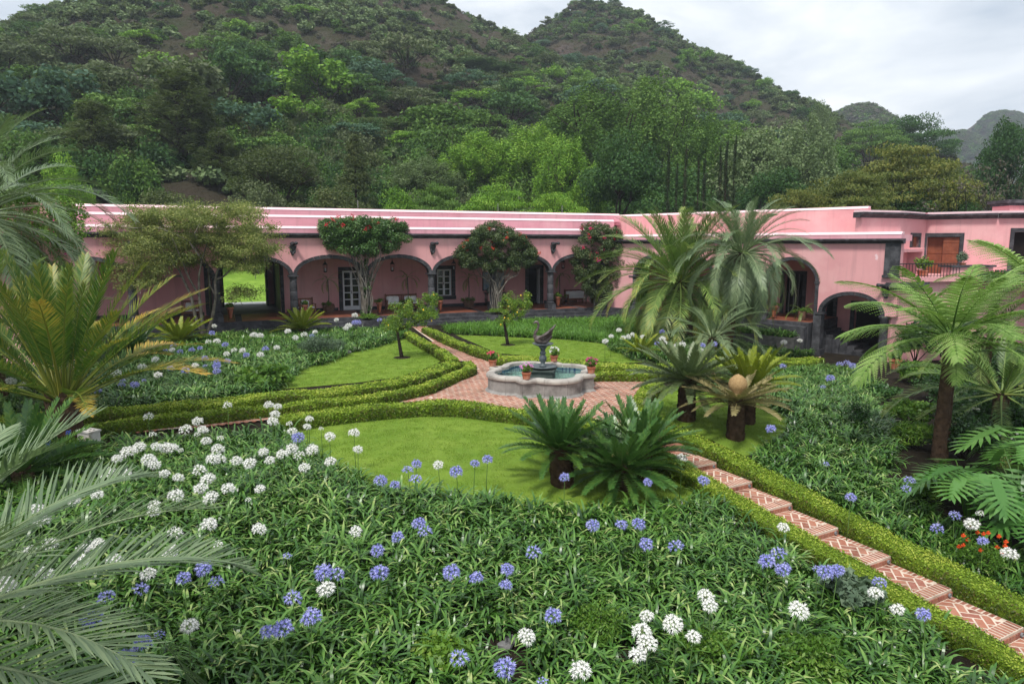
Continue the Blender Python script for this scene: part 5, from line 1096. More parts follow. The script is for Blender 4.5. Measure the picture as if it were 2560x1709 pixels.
M_={'olive':LM('casuarina_leaf',(.03,.048,.016),(.075,.10,.032),(.14,.165,.06)),'deep':LM('ficus_leaf',(.014,.048,.013),(.04,.105,.024),(.11,.205,.05)),'bright':LM('bright_tree_leaf',(.055,.14,.014),(.15,.31,.028),(.33,.49,.07)),
 'mid':LM('mid_tree_leaf',(.028,.075,.012),(.085,.175,.028),(.21,.33,.07)),'pale':LM('pale_tree_leaf',(.075,.12,.045),(.15,.215,.085),(.27,.33,.16)),'yel':LM('olive_yellow_leaf',(.05,.075,.014),(.115,.145,.03),(.25,.235,.05)),
 'gold':LM('golden_leaf',(.20,.15,.02),(.38,.27,.035),(.55,.42,.08)),'bluegr':LM('blue_green_leaf',(.03,.075,.045),(.065,.135,.08),(.13,.22,.13)),'dry':LM('dry_scrub_leaf',(.055,.046,.037),(.11,.095,.075),(.18,.155,.12)),'sage':LM('sage_scrub_leaf',(.05,.07,.03),(.105,.135,.058),(.19,.22,.11)),'cyp':LM('cypress_leaf',(.012,.03,.012),(.032,.055,.02),(.09,.075,.04))}
SPEC={'broad':[('broad',i,12.,9.,.24,60,280) for i in (1,2,3)],'flat':[('flat',i,10.,12.,.24,70,230) for i in (4,5,6)],'feath':[('feath',i,20.,9.,.55,150,90) for i in (7,8)],'cone':[('cone',9,13.,7.5,.3,120,90)],'column':[('column',i,8.,1.,.16,60,60) for i in (10,11)],
 'upright':[('upright',i,18.,13.,.32,150,190) for i in (12,13,14)],'dry':[('dry',i,8.,7.,.25,40,40) for i in (15,16)],'hb':[('broad',i,7.,7.5,.42,30,70) for i in (21,22,23)],'hf':[('flat',i,7.,10.,.42,34,70) for i in (24,25,26)]}
for k,l in SPEC.items(): TREE[k]=[tree(*a)+(a[2],a[3]) for a in l]
def plant(kd,var,x,y,z,h,w,mm,label,name,group=None,rz=0,bark=BARKD,cat_='tree'):
    cm,tm_,H0,W0=TREE[kd][var%len(TREE[kd])]; root=em(name,(x,y,z)); tag(root,label,cat_,group); Mx=TR(x,y,z-.2,rz,(w/W0,w/W0,(h+.2)/H0))
    ob('crown',cm,M_[mm],root,Mx,olink=True); ob('trunk',tm_,bark,root,Mx,olink=True); return root
def pxtree(kd,var,cx,topy,wpx,dist,mm,label,name,group=None,bark=BARKD,rz=None,hmax=None):
    p=D(cx,topy,dist); x,y=p[0],p[1]; z=max(0.,float(hillz(np.array([x]),np.array([y]))[0]) if y>64 else 0.); w=wpx*dist/F; h=p[2]-z
    if hmax and h>hmax: z=p[2]-hmax; h=hmax
    return plant(kd,var,x,y,z-.3,h+.3,w,mm,label,name,group,random.uniform(0,6.28) if rz is None else rz,bark)
# ---- individual trees behind the roofs
BT=[('feath',0,225,250,190,70,'olive','feathery dark olive tree with a bare leaning trunk behind the left roof end','feathery_tree'),
('feath',1,330,275,200,80,'olive','feathery olive tree between two taller ones behind the left roof','feathery_tree'),
('feath',0,440,172,260,78,'olive','tallest feathery dark tree behind the left wing roof','feathery_tree'),
('feath',1,545,330,150,74,'olive','slim feathery tree beside the golden tree','feathery_tree'),
('broad',0,560,352,110,86,'gold','small golden-yellow tree among the feathery ones','golden_tree'),
('broad',1,690,345,240,66,'olive','spreading dark tree with a crooked black trunk','broad_tree'),
('broad',2,160,365,130,60,'bright','bright green bushy tree at the left end of the roof','broad_tree'),
('cone',0,885,335,170,66,'olive','cone-shaped conifer rising behind the roof','conifer'),
('broad',0,780,270,230,110,'sage','pale sage tree behind the conifer','broad_tree'),
('flat',0,945,300,200,105,'pale','grey-green tree with pale branching limbs','spreading_tree'),
('broad',1,1000,455,130,62,'bright','small bright green tree low behind the roof','broad_tree'),
('flat',1,1080,430,170,64,'mid','low spreading green tree beside the small bright tree','spreading_tree'),
('upright',0,1190,330,230,84,'bright','light green upright-branched tree left of the giant ones','upright_tree'),
('upright',1,1330,300,260,86,'bright','broad bright green upright-branched tree','upright_tree'),
('upright',2,1480,205,300,92,'mid','giant upright-branched green tree with pointed sprays','upright_tree'),
('upright',0,1640,185,280,96,'mid','tallest upright-branched tree behind the roof corner','upright_tree'),
('upright',1,1420,330,200,76,'bright','yellow-green upright tree in front of the giant ones','upright_tree'),
('broad',2,1560,310,230,70,'deep','dense dark fig tree behind the roof corner','broad_tree'),
('flat',2,1240,438,230,60,'bright','flat-topped bright green tree just over the roof edge','spreading_tree'),
('flat',0,1390,452,180,60,'bright','flat bright canopy beside the roof corner','spreading_tree'),
('upright',2,1780,270,240,88,'mid','green tree with loose upright crown behind the cypresses','upright_tree'),
('broad',0,1890,290,240,84,'pale','pale green tree with airy crown','broad_tree'),
('upright',1,2010,275,240,86,'pale','pale green tree with tall airy tips','upright_tree'),
('broad',1,1930,400,200,68,'deep','dark rounded tree filling the gap behind the cypresses','broad_tree'),
('broad',2,2090,350,240,90,'mid','mid-green rounded tree behind the olive-yellow ones','broad_tree'),
('flat',1,2120,395,250,58,'yel','olive-yellow layered tree over the right wing roof','layered_tree'),
('flat',2,2270,325,330,64,'yel','largest olive-yellow layered tree','layered_tree'),
('flat',0,2010,440,200,56,'yel','low olive-yellow tree with thin branches beside the cypresses','layered_tree'),
('flat',1,2380,390,220,66,'yel','olive-yellow layered tree next to the flowering brown one','layered_tree'),
('broad',2,2260,470,260,62,'deep','dark tree under the olive-yellow crowns','broad_tree'),
('dry',0,2470,395,230,58,'dry','brownish tree dotted with yellow leaf clusters','brown_tree'),
('dry',1,2570,400,200,56,'dry','brown thin-leaved tree behind the chimney block','brown_tree'),
('broad',0,2545,270,170,80,'deep','tall dark green tree above the far right roof','broad_tree'),
('flat',2,2180,290,180,150,'mid','umbrella-shaped tree on the knoll at right','umbrella_tree'),
('flat',0,2290,262,190,155,'deep','dark umbrella tree crowning the right knoll','umbrella_tree'),
('broad',1,2060,238,70,140,'pale','thin pale tree spike against the sky','broad_tree'),
('broad',1,1170,190,290,170,'bluegr','huge rounded blue-green tree on the lower slope','broad_tree'),
('broad',2,1120,270,250,150,'deep','dense dark green tree below the huge blue-green one','broad_tree'),
('broad',0,1240,260,220,155,'deep','dark green rounded tree right of the dense one','broad_tree'),
('broad',1,1220,320,170,130,'bluegr','blue-black rounded bushy tree at the foot of the slope','broad_tree'),
('dry',1,1110,330,150,120,'dry','bare brown thicket tree below the dark ones','brown_tree'),
('upright',2,1060,390,220,80,'pale','pale feathery green tree behind the roof middle','upright_tree'),
('broad',2,640,440,200,60,'sage','shadowy sage tree low behind the roof','broad_tree'),
('feath',1,90,330,200,62,'mid','green feathery tree beyond the left creeper wall','feathery_tree'),
('broad',1,420,455,230,57,'olive','dark olive undergrowth tree behind the left roof','broad_tree'),
('broad',0,820,450,230,58,'olive','low olive tree in front of the conifer','broad_tree'),
('broad',2,1700,400,260,66,'deep','dark tree behind the row of cypresses','broad_tree'),
('broad',0,2420,480,200,60,'deep','dark low tree beside the chimney block','broad_tree')]
for a in BT: pxtree(*a[:6],a[6],a[7],a[8])
for i,(px,py) in enumerate(((1673,345),(1694,403),(1717,361),(1748,384),(1763,384),(1804,357),(1819,342),(1840,334))):
    pxtree('column',i,px,py,26,58,'cyp','thin dark cypress, %s in the row counted from the fig tree'%('first second third fourth fifth sixth seventh eighth'.split()[i]),'cypress','row of cypresses')
# ---- trees one can tell apart on the hillside
HT=[('hf',0,350,92,95,'bright','bright green fan-shaped tree alone on the brown cliff'),('hf',1,90,78,120,'deep','dark umbrella tree leaning over the left shoulder of the hill'),('hf',2,115,28,60,'deep','small dark tree against the sky on the left ridge'),
('hb',0,1330,8,90,'deep','round tree on the edge of the saddle'),('hf',0,980,120,70,'deep','dark green flat tree under the bare red slope'),('hb',1,1010,150,80,'deep','dark round tree just below a flat one on the red slope'),('hf',1,1170,140,60,'yel','yellow-green round tree beside the ravine')]
for kd,v,px,py,w,mm,lab in HT:
    p=hillray(px,py+w*.35)
    if p is not None: d=p[1]; plant(kd,v,p[0],p[1],p[2]-.5,w*.62*d/F,w*d/F,mm,lab,'hillside_tree',None,random.uniform(0,6))
r=np.random.default_rng(77); cnt=0; used=[]
HG={'deep':'dark green tree scattered on the hillside','mid':'mid-green tree scattered on the hillside','bright':'bright green tree scattered on the hillside','sage':'dull sage tree scattered on the hillside','bluegr':'blue-green tree scattered on the hillside'}
while cnt<170:
    px,py=r.uniform(-40,2050),r.uniform(-10,430); p=hillray(px,py)
    if p is None or (p[2]>34 and px<1250 and r.random()<.72) or any((p[0]-u[0])**2+(p[1]-u[1])**2<30 for u in used): continue
    used.append(p); mm=('deep','mid','bright','sage','bluegr','mid','sage')[r.integers(0,7)]; kd='hf' if r.random()<.5 else 'hb'; w=r.uniform(5.5,15)*(.62 if p[2]>40 else 1)
    nm_={'deep':'dark green','mid':'mid-green','bright':'bright green','sage':'dull sage','bluegr':'blue-green'}[mm]; lab_='%s %s tree on the %s slope of the %s'%('flat-topped' if kd=='hf' else 'round-headed',nm_,'upper' if p[2]>38 else 'lower','long left hill' if px<1230 else 'pointed right peak')
    plant(kd,int(r.integers(0,3)),p[0],p[1],p[2]-.6,w*r.uniform(.55,.8),w,mm,lab_,'hillside_tree',lab_.replace(' tree ',' trees '),r.uniform(0,6)); cnt+=1
# skyline trees along the ridge
for i in range(0,len(RD),3):
    q=RD[i]
    if q[0]<-170 or r.random()<.25: continue
    z=float(hillz(np.array([q[0]]),np.array([q[1]]))[0]); w=r.uniform(4,7.5); plant('hf' if r.random()<.6 else 'hb',int(r.integers(0,3)),q[0]+r.normal()*2,q[1]+r.normal()*2,z-.6,w*r.uniform(.6,.85),w,('deep','mid','sage')[r.integers(0,3)],'small tree on the skyline ridge of the hill','ridge_tree','trees along the ridge',r.uniform(0,6))
# ---- scrub that reads as one mass
def bush(seed,mm,n=9,per=46,leaf=.36,sp=.35):
    rr=np.random.default_rng(seed); d=rr.normal(size=(n,3)); d[:,2]=np.abs(d[:,2]); d/=np.linalg.norm(d,axis=1,keepdims=True); cs=d*rr.uniform(.3,.75,n)[:,None]*np.array([1.,1.,.8])+[0,0,.25]
    V,Fq,v=cloud(rr,cs,np.repeat(rr.uniform(sp*.7,sp*1.2,n)[:,None],3,1),per,leaf,.5,.3,.4,.42,.18); return rawmesh('scrub_bush',V,Fq,v,M_[mm])
BU=[bush(300+i,m_,leaf=lf) for i,(m_,lf) in enumerate((('dry',.3),('dry',.34),('sage',.34),('sage',.36),('mid',.36),('deep',.4),('olive',.36),('pale',.34)))]
pts=[]; 
X=r.uniform(-170,245,60000); Y=r.uniform(72,330,60000); Z=hillz(X,Y); g0=3.
zx=hillz(X+g0,Y)-Z; zy=hillz(X,Y+g0)-Z; front=(zy>-.4)&(Z>1)                     # slopes that face the garden
ang_=X/Y; vis_=(np.abs(ang_)<.85)&front
X,Y,Z,zx,zy=X[vis_],Y[vis_],Z[vis_],zx[vis_],zy[vis_]; stp_=np.hypot(zx,zy)/g0; dn=fbm(X/22+3,Y/22,4); keep=r.random(len(X))<np.clip(1.3-.8*stp_,.12,1)*np.clip((dn-.34)*4,.15,1)
BARE=[(hillray(a,b_),rr) for a,b_,rr in ((230,230,11),(280,190,10),(330,160,9),(480,130,9),(440,200,8),(700,90,10),(730,120,9),(880,90,9),(950,170,10),(1040,200,10),(1080,170,8),(1250,140,9),(1290,100,8),(1480,130,9),(1700,210,7),(560,300,7))]
for q,rr in BARE:
    if q is not None: keep&=(np.hypot(X-q[0],Y-q[1])>rr*(.6+.8*fbm(X/7,Y/7,2)))|(r.random(len(X))<.3)
X,Y,Z,dn=X[keep][:15000],Y[keep][:15000],Z[keep][:15000],dn[keep][:15000]; n=len(X); wsel=fbm(X/30+40,Y/30,3)+r.normal(size=n)*.12
idx=np.where((wsel<.52)|((Z>30)&(X<0)&(r.random(n)<.55)),r.integers(0,2,n),np.where(wsel<.6,r.integers(2,4,n),r.integers(4,8,n))); s=r.uniform(.9,2.3,n)
DT=[bush(380+i,'dry',n=6,per=26,leaf=.22,sp=.4) for i in range(3)]+[bush(384,'sage',n=6,per=26,leaf=.22,sp=.4)]
X2=r.uniform(-170,245,40000); Y2=r.uniform(72,330,40000); Z2=hillz(X2,Y2); k2=(Z2>6)&(np.abs(X2/Y2)<.85)&(hillz(X2,Y2+3.)-Z2>-.4); X2,Y2,Z2=X2[k2][:9000],Y2[k2][:9000],Z2[k2][:9000]; n2=len(X2); s2=r.uniform(.45,1.1,n2)
scatter('dry_hill_tufts',np.c_[X2,Y2,Z2-.05],np.c_[np.zeros((n2,2)),r.uniform(0,6.28,n2)],np.c_[s2,s2,s2],r.integers(0,4,n2),DT,'small dry tufts sprinkled over the bare brown slopes','scrub')
scatter('hillside_scrub',np.c_[X,Y,Z-.1],np.c_[r.normal(size=(n,2))*.1,r.uniform(0,6.28,n)],np.c_[s*1.15,s*1.15,s*.95],idx,BU,'brown and green scrub covering the steep hillside','scrub')
for fz,cc,wx,wy,lab in ((F1,c1,34,90,'wooded top of the nearer hazy hill at right'),(F2,c2,50,120,'wooded top of the far blue hill'),(F3,c3,40,110,'wooded shoulder of the far blue hill'),(F4,c4,26,40,'scrub on the small knoll at right')):
    m_=2600 if wx>30 else 700; x=cc[0]+r.normal(size=m_)*wx*.8; y=cc[1]-np.abs(r.normal(size=m_))*wy*.5+wy*.05; z=fz(x,y); k=z>2; x,y,z=x[k],y[k],z[k]; m_=len(x); s=r.uniform(2.6,5.2,m_)*(1 if wx>30 else .5)
    scatter('far_wood',np.c_[x,y,z-.2],np.c_[np.zeros((m_,2)),r.uniform(0,6.28,m_)],np.c_[s,s,s*.8],r.integers(3,7,m_),BU,lab,'wood')
# undergrowth between the trees just behind the roofs
m_=1500; x=r.uniform(-50,62,m_); y=r.uniform(52,100,m_); ok=(np.abs(x/y)<.85)&~((x<0)&(y<L.q[1]+ (x-L.q[0])*math.tan(AL)+46)&(y<60)); ok&=~((x/y>-.50)&(x/y<-.33)&(y<78)); x,y=x[ok],y[ok]; m_=len(x); s=r.uniform(1.5,3.4,m_); z=np.maximum(0,hillz(x,np.maximum(y,64.)))*(y>64)
UB_=[bush(340+i,m2,n=16,per=120,leaf=.11) for i,m2 in enumerate(('mid','deep','olive','sage'))]
scatter('undergrowth',np.c_[x,y,z],np.c_[np.zeros((m_,2)),r.uniform(0,6.28,m_)],np.c_[s,s,s*1.3],r.integers(0,4,m_),UB_,'tangled green undergrowth behind the hacienda','undergrowth')
# ================================================================== grey multi-stemmed tree before the left arcade
def limb(mb,pts,r0,r1,n=7):
    P=resample(np.array(pts,float),.25); k=len(P); mb.tube([tuple(p) for p in P],[r0+(r1-r0)*i/(k-1) for i in range(k)],n)
p0=G(512,846); bx_,by_=p0[0],p0[1]; y0=by_
root=em('grey_tree',(bx_,by_,0)); tag(root,'multi-stemmed grey-barked tree with a wide feathery yellow-green crown','tree')
def at(px,py,dy=0.): q=D(px,py,y0+dy); return tuple(q)
mb=MB()
for a in ([(512,846,0),(488,790,.1),(478,740,.1),(455,690,.2),(430,640,.3),(380,618,.4)],[(512,846,0),(505,800,-.2),(498,740,-.3),(497,690,-.2),(505,650,-.3),(520,600,-.5)],[(512,846,0),(530,800,.2),(540,740,.2),(537,700,.3),(548,660,.4),(600,610,.4)],[(498,740,-.3),(470,690,-.6),(450,640,-.9),(425,580,-1.)],[(537,700,.3),(560,690,.7),(600,650,1.),(640,640,1.2)],[(455,690,.2),(440,690,.6),(400,700,.9),(360,720,1.)],[(540,740,.2),(525,715,.9),(520,660,1.3),(470,590,1.5)],[(505,650,-.3),(470,600,-.5),(400,570,-.8),(320,570,-.9)],[(548,660,.4),(580,600,.2),(640,560,0),(660,540,0)]):
    Q=[at(*q) for q in a]; limb(mb,Q,.1 if a[0][1]>800 else .055,.02)
ob('trunk',mb.mesh('trunk',True),BARK,root)
r=np.random.default_rng(5); cs=[];rd=[]
for px,py,w,h,n in ((330,590,130,90,36),(430,560,190,90,58),(560,560,190,90,60),(640,600,100,80,30),(600,650,130,60,30),(400,640,150,60,32),(350,690,110,60,20),(500,620,160,70,34),(600,730,80,50,7),(350,540,90,40,10),(460,530,160,40,14),(590,530,130,40,14)):
    for _ in range(n):
        q=D(px+r.uniform(-.5,.5)*w,py+r.uniform(-.5,.5)*h,y0+r.normal()*1.15); cs.append(q); rd.append(np.array([.75,.75,.34])*r.uniform(.6,1.2))
GTL=leafmat('feathery_yellow_green_leaf',[(.0,(.07,.10,.025)),(.4,(.19,.23,.065)),(.75,(.34,.36,.11)),(1,(.48,.45,.15))],.35,.5,.25,.1)
V,Fq,v=cloud(r,np.array(cs),np.array(rd),300,.10,.36,.0,.4,.5,.2)
hz=np.clip((V[:,2]-3)/4,-.3,.35)*.0; ob('crown',rawmesh('crown',V,Fq,v,GTL),None,root)
tw=MB()
for c in cs[::3]: tw.tube([tuple(c+np.array([r.normal()*.3,r.normal()*.3,-.55])),tuple(c)],[.014,.005],4)
kind(ob('twigs',tw.mesh('twigs'),BARK,root),'stuff')
# ================================================================== bougainvillea trained up the columns
BVL=leafmat('bougainvillea_leaf',[(.0,(.018,.05,.014)),(.4,(.06,.14,.03)),(.75,(.14,.25,.065)),(1,(.30,.38,.16))],.2,.4,.4,.1)
BVO=leafmat('dusky_bougainvillea_leaf',[(.0,(.022,.045,.016)),(.4,(.07,.11,.035)),(.75,(.15,.185,.075)),(1,(.27,.25,.14))],.2,.45,.3,.1)
def petal(name,c): return surf(name,tuple(x*.8 for x in c),c,9,.7,.2,0)
RED=petal('red_bracts',(.62,.02,.045)); ORG=petal('orange_bracts',(.70,.12,.045)); MAG=petal('magenta_bracts',(.55,.03,.22))
def vine(label,t,ztop,zmid,zb,wt,wm,mt,fl,nfl,seed,dome=.25,stems=26,depth=1.5,ivy=True,flare=1.):
    r=np.random.default_rng(seed); c=L.W(t,-.55,0); root=em('bougainvillea',(c[0],c[1],ZP)); tag(root,label,'climber'); Mx=L.M@Matrix.Translation((t,-.45,0))
    n=210; cs=[]; rd=[]
    for i in range(n):
        u=r.uniform(-1,1); a=r.uniform(-1,1); d=math.sqrt(max(0,1-a*a))*r.uniform(-1,1)
        top=ztop-dome*(u*u)*(ztop-zmid); bot=zmid+.15*(ztop-zmid)*(u*u)*flare; z=bot+(top-bot)*r.random()**.8
        f=(z-zmid)/(ztop-zmid); w=wm+(wt-wm)*min(1,max(0,f)*2.2)**.6; cs.append((u*w/2*.93,r.uniform(-1,1)*depth*.42,z-.1)); rd.append((.34,.3,.27))
    P=[cloud(r,np.array(cs),np.array(rd),230,.085,.72,.45,.35,.42,.18)]
    if ivy:                                                   # leaves running down the column
        k=26; zz=r.uniform(ZP+.2,zmid,k); cs2=np.c_[r.normal(size=k)*.12,r.normal(size=k)*.12,zz]; P.append(cloud(r,cs2,np.full((k,3),.17),40,.08,.7,.3,.3,.35,.15))
    ob('foliage',rawmesh('foliage',*cat(P),mt),None,root,Mx); st=MB()
    for i in range(stems):
        a=r.uniform(0,6.28); x0=math.cos(a)*.22; y0_=math.sin(a)*.2; x1=r.uniform(-.5,.5)*wm*.95; pts=[(x0,y0_,ZP-.05),(x0+r.normal()*.1,y0_+r.normal()*.08,ZP+.9),(x0*.6+x1*.25+r.normal()*.1,r.normal()*.15,ZP+1.7+r.uniform(0,.4)),(x1*.75+r.normal()*.1,r.normal()*.25,zmid-.35),(x1,r.normal()*.3,zmid+.35)]
        limb(st,pts,r.uniform(.02,.045),.012,5)
    ob('stems',st.mesh('stems',True),BARK,root,Mx)
    cs=np.array(cs); fsel=r.integers(0,len(cs),nfl); d=r.normal(size=(nfl,3)); d[:,2]=np.abs(d[:,2]); d[:,1]=-np.abs(d[:,1]); d/=np.linalg.norm(d,axis=1,keepdims=True)
    edge=[i for i in np.argsort(-(cs[:,2]-.5*cs[:,1]))[:int(len(cs)*.55)]]; base=cs[r.choice(edge,nfl)]+d*np.array([.36,.33,.3])
    q=np.repeat(base,26,0)+r.normal(size=(nfl*26,3))*.055; Vv,Ff,v=leaves(q,r.normal(size=q.shape)+[0,-.6,.4],.07,.055,np.full(len(q),.5),rs=r); me=rawmesh('flowers',Vv,Ff,v,fl[0])
    if len(fl)>1: me.materials.append(fl[1]); me.polygons.foreach_set('material_index',(r.random(len(Ff))<.4).astype(np.int32))
    ob('flowers',me,None,root,Mx)
def zL(px,py): return L.hit(px,py,-.5)[1]
vine('bougainvillea with a flat clipped crown and red flowers on an arcade column',BAY,zL(910,543),zL(910,632),0,4.9,2.6,BVL,[RED],26,31,dome=.12,stems=30)
vine('dome-shaped bougainvillea with orange flowers and bare grey stems',3*BAY+.05,zL(1255,556),zL(1255,672),0,5.5,3.6,BVO,[ORG,RED],30,32,dome=.62,stems=30,ivy=False)
vine('narrow bougainvillea with red top flowers beside the palm',5*BAY-.75,zL(1520,556),zL(1520,740),0,3.4,2.7,BVO,[RED,MAG],26,33,dome=.2,stems=16,depth=1.8)
for k in (1,3):                                               # small round kerbed beds at their feet
    kind(ob('planter_kerb',MB().lathe([(.85,.05),(.85,.5),(.72,.5),(.72,.3)],18).mesh('planter_kerb'),STONE,None,L.M@Matrix.Translation((k*BAY,-.85,-.05))),'structure')
    c=L.W(k*BAY,-.85,0); shrub('shrub','low clipped green cushion at the foot of the %s bougainvillea'%('red-flowered' if k==1 else 'orange-flowered'),c[0],c[1],1.45,.42,LGL,330+k,n=22,per=110,size=.05,z0=.42)
# creeper-covered wall at far left
r=np.random.default_rng(8); c=D(60,620,24); root=em('creeper_wall',(c[0],c[1],0)); tag(root,'tall wall hidden under a green creeper with small purple flowers','climber')
cs=[]; 
for _ in range(170):
    px=r.uniform(-220,200); top=470+max(0,(px-120))**1.6*.05; py=r.uniform(top,690); cs.append(D(min(px,205-(py-top)*.02),py,24+r.normal()*.35))
V,Fq,v=cloud(r,np.array(cs),np.full((len(cs),3),.36),230,.085,.7,.4,.3,.48,.17); ob('foliage',rawmesh('foliage',V,Fq,v,BGL),None,root)
x1_=D(180,600,24.2)[0]; ob('wall',MB().box(-21,x1_,24.0,24.6,0,6.0).mesh('wall'),PINK,root)
fq=np.array(cs)[r.integers(0,len(cs),60)]+r.normal(size=(60,3))*.2+[0,-.35,0]; q=np.repeat(fq,8,0)+r.normal(size=(480,3))*.05; Vv,Ff,v=leaves(q,r.normal(size=q.shape)+[0,-1,.3],.06,.05,np.full(480,.5),rs=r); ob('flowers',rawmesh('flowers',Vv,Ff,v,MAG),None,root)
# ================================================================== lemon trees
LEM=leafmat('lemon_leaf',[(.0,(.035,.085,.012)),(.4,(.10,.20,.02)),(.75,(.22,.32,.035)),(1,(.42,.42,.05))],.3,.4,.4,.1)
LEMF=surf('lemon_peel',(.75,.48,.02),(.85,.6,.05),8,.5,.4,.1)
def lemon(label,px,py,cr,seed):
    r=np.random.default_rng(seed); x,y,z=G(px,py); root=em('lemon_tree',(x,y,0)); tag(root,label,'tree'); A_=lambda a,b_,d=0.:np.array(D(a,b_,y+d))
    mb=MB(); top=A_(cr[0][0],cr[0][1]+cr[0][3]*.3); limb(mb,[(x,y,-.05),(x-.06,y,.35),(x-.12,y+.05,.7),tuple(A_(px-12,py-70))],.085,.05)
    b0=A_(px-12,py-70); cs=[]
    for cx_,cy_,w,h,n in cr:
        q=A_(cx_,cy_+h*.2); limb(mb,[tuple(b0),tuple((b0+q)/2+[0,.1,-.05]),tuple(q)],.045,.012)
        for _ in range(n): cs.append(A_(cx_+r.uniform(-.5,.5)*w,cy_+r.uniform(-.5,.5)*h,r.normal()*.4))
    ob('trunk',mb.mesh('trunk',True),BARKD,root); cs=np.array(cs)
    V,Fq,v=cloud(r,cs,np.full((len(cs),3),.2),75,.075,.5,.2,.35,.5,.18); ob('crown',rawmesh('crown',V,Fq,v,LEM),None,root)
    ls=cs[r.integers(0,len(cs),9)]+r.normal(size=(9,3))*.12+[0,-.15,-.08]; me=MB().lathe([(.0,-.042),(.025,-.03),(.032,0),(.026,.028),(.008,.042)],8).mesh('lemon',True)
    for q in ls: ob('lemon',me,LEMF,root,TR(*q))
    k=ob('soil_ring',MB().lathe([(.36,.0),(.34,.035),(.05,.05)],18).mesh('soil_ring'),SOIL,root,TR(x,y,.0))
lemon('small lemon tree with a leaning trunk and yellow fruit on the left lawn',1005,895,[(1060,765,60,55,26),(1005,780,60,60,28),(985,815,50,40,16),(1040,800,50,40,14),(1075,785,30,30,7)],41)
lemon('slimmer lemon tree with two leafy tufts on the back lawn',1270,863,[(1300,752,70,40,22),(1275,770,50,50,18),(1262,800,35,40,9),(1290,790,40,30,9)],42)
# ================================================================== pots
def pot(label,x,y,z,r0,r1,h,mt=TERRA,plant=None,ph=.3,pw=.45,seed=0,flower=None,name='flower_pot',grp=None,cat_='pot',rim=True,leaf=.06):
    root=em(name,(x,y,z)); tag(root,label,cat_,grp); M=TR(x,y,z)
    pr=[(r0,0),(r1*.97,h*.8),(r1*1.08,h*.8),(r1*1.08,h),(r1*.92,h),(r1*.9,h*.9)] if rim else [(r0,0),((r0+r1)/2*1.1,h*.5),(r1,h),(r1*.9,h),(r1*.88,h*.88)]
    ob('pot',MB().lathe(pr,20,cap=False).mesh('pot',False),mt,root,M); ob('soil',MB().lathe([(r1*.9,h*.88),(.01,h*.9)],16,cap=False).mesh('soil'),SOIL,root,M)
    if plant:
        r=np.random.default_rng(seed+500); n=14; d=r.normal(size=(n,3)); d[:,2]=np.abs(d[:,2]); d/=np.linalg.norm(d,axis=1,keepdims=True); cs=d*r.uniform(.2,.8,n)[:,None]*np.array([pw*.5,pw*.5,ph*.7])+[0,0,h+ph*.25]
        ob('leaves',rawmesh('leaves',*cloud(r,cs,np.full((n,3),min(pw,ph)*.26),60,leaf,.7,.3,.4,.5,.18),plant),None,root,M)
        if flower:
            k=16; d=r.normal(size=(k,3)); d[:,2]=np.abs(d[:,2])+.3; d/=np.linalg.norm(d,axis=1,keepdims=True); q=np.repeat(d*np.array([pw*.52,pw*.52,ph*.75])+[0,0,h+ph*.35],9,0)+r.normal(size=(k*9,3))*.018
            Vv,Ff,v=leaves(q,r.normal(size=q.shape)+[0,-.5,.7],.036,.034,np.full(len(q),.5),rs=r); ob('flowers',rawmesh('flowers',Vv,Ff,v,flower),None,root,M)
    return root
WHT=petal('white_petals',(.80,.80,.76)); PNK=petal('pink_petals',(.75,.09,.16)); PUR=petal('pink_and_white_petals',(.70,.30,.58))
for px,py,fl,lab,sd in ((1224.5,914,PNK,'terracotta pot of red-pink geraniums on the fountain rim',1),(1387,902,WHT,'terracotta pot of white flowers on the fountain rim',2),(1486,933,MAG,'terracotta pot with a sparse magenta bloom on the fountain rim',3),(1313.5,949,PUR,'terracotta pot of mauve and white petunias on the fountain rim',4)):
    q=G(px,py,.61); v_=(fc-q[:2]); q[:2]+=v_*.06; pot(lab,q[0],q[1],.612,.10,.135,.21,TERRA,BGL,.26,.38,sd,fl,leaf=.05)
# pots on iron stands and big palm tubs in the arcade
def stand_pot(label,t,o,Wg=L,z=ZP,sd=0):
    c=Wg.W(t,o,0); root=em('pot_stand',(c[0],c[1],z)); tag(root,label,'plant stand','terracotta pots on iron stands'); mb=MB()
    for k in range(3):
        a=k*2.094+.4; mb.tube([(math.cos(a)*.2,math.sin(a)*.2,0),(math.cos(a)*.12,math.sin(a)*.12,.3),(math.cos(a)*.19,math.sin(a)*.19,.62)],.011,5)
    mb.lathe([(.185,.6),(.2,.6),(.2,.62),(.185,.62)],16,cap=False); ob('frame',mb.mesh('frame'),IRON,root,TR(c[0],c[1],z))
    ob('pot',MB().lathe([(.07,.12),(.16,.62),(.185,.62),(.185,.72),(.15,.72),(.14,.66)],18,cap=False).mesh('pot'),TERRA,root,TR(c[0],c[1],z)); r=np.random.default_rng(sd+700); cs=np.c_[r.normal(size=(10,2))*.1,r.uniform(.74,.9,10)]
    ob('leaves',rawmesh('leaves',*cloud(r,cs,np.full((10,3),.11),50,.07,.6,.3,.4,.5,.18),BGL),None,root,TR(c[0],c[1],z))
for i,(px,o,lab) in enumerate(((575,.35,'pot on an iron stand in the gateway, beside the column'),(762,.4,'pot on an iron stand beside the wooden armchair'),(948,.5,'pot on an iron stand right of the red bougainvillea'),(1100,.45,'pot on an iron stand below the white window'),(1395,.45,'pot on an iron stand by the column next to the slatted bench'))): stand_pot(lab,L.hit(px,770,o)[0],o,sd=i)
stand_pot('pot on an iron stand by the column of the right arcade',tA+.45,.3,Rw,sd=9)
TUB=surf('weathered_barrel',(.10,.055,.035),(.20,.12,.085),6,.9,.15,.4,.01,20)
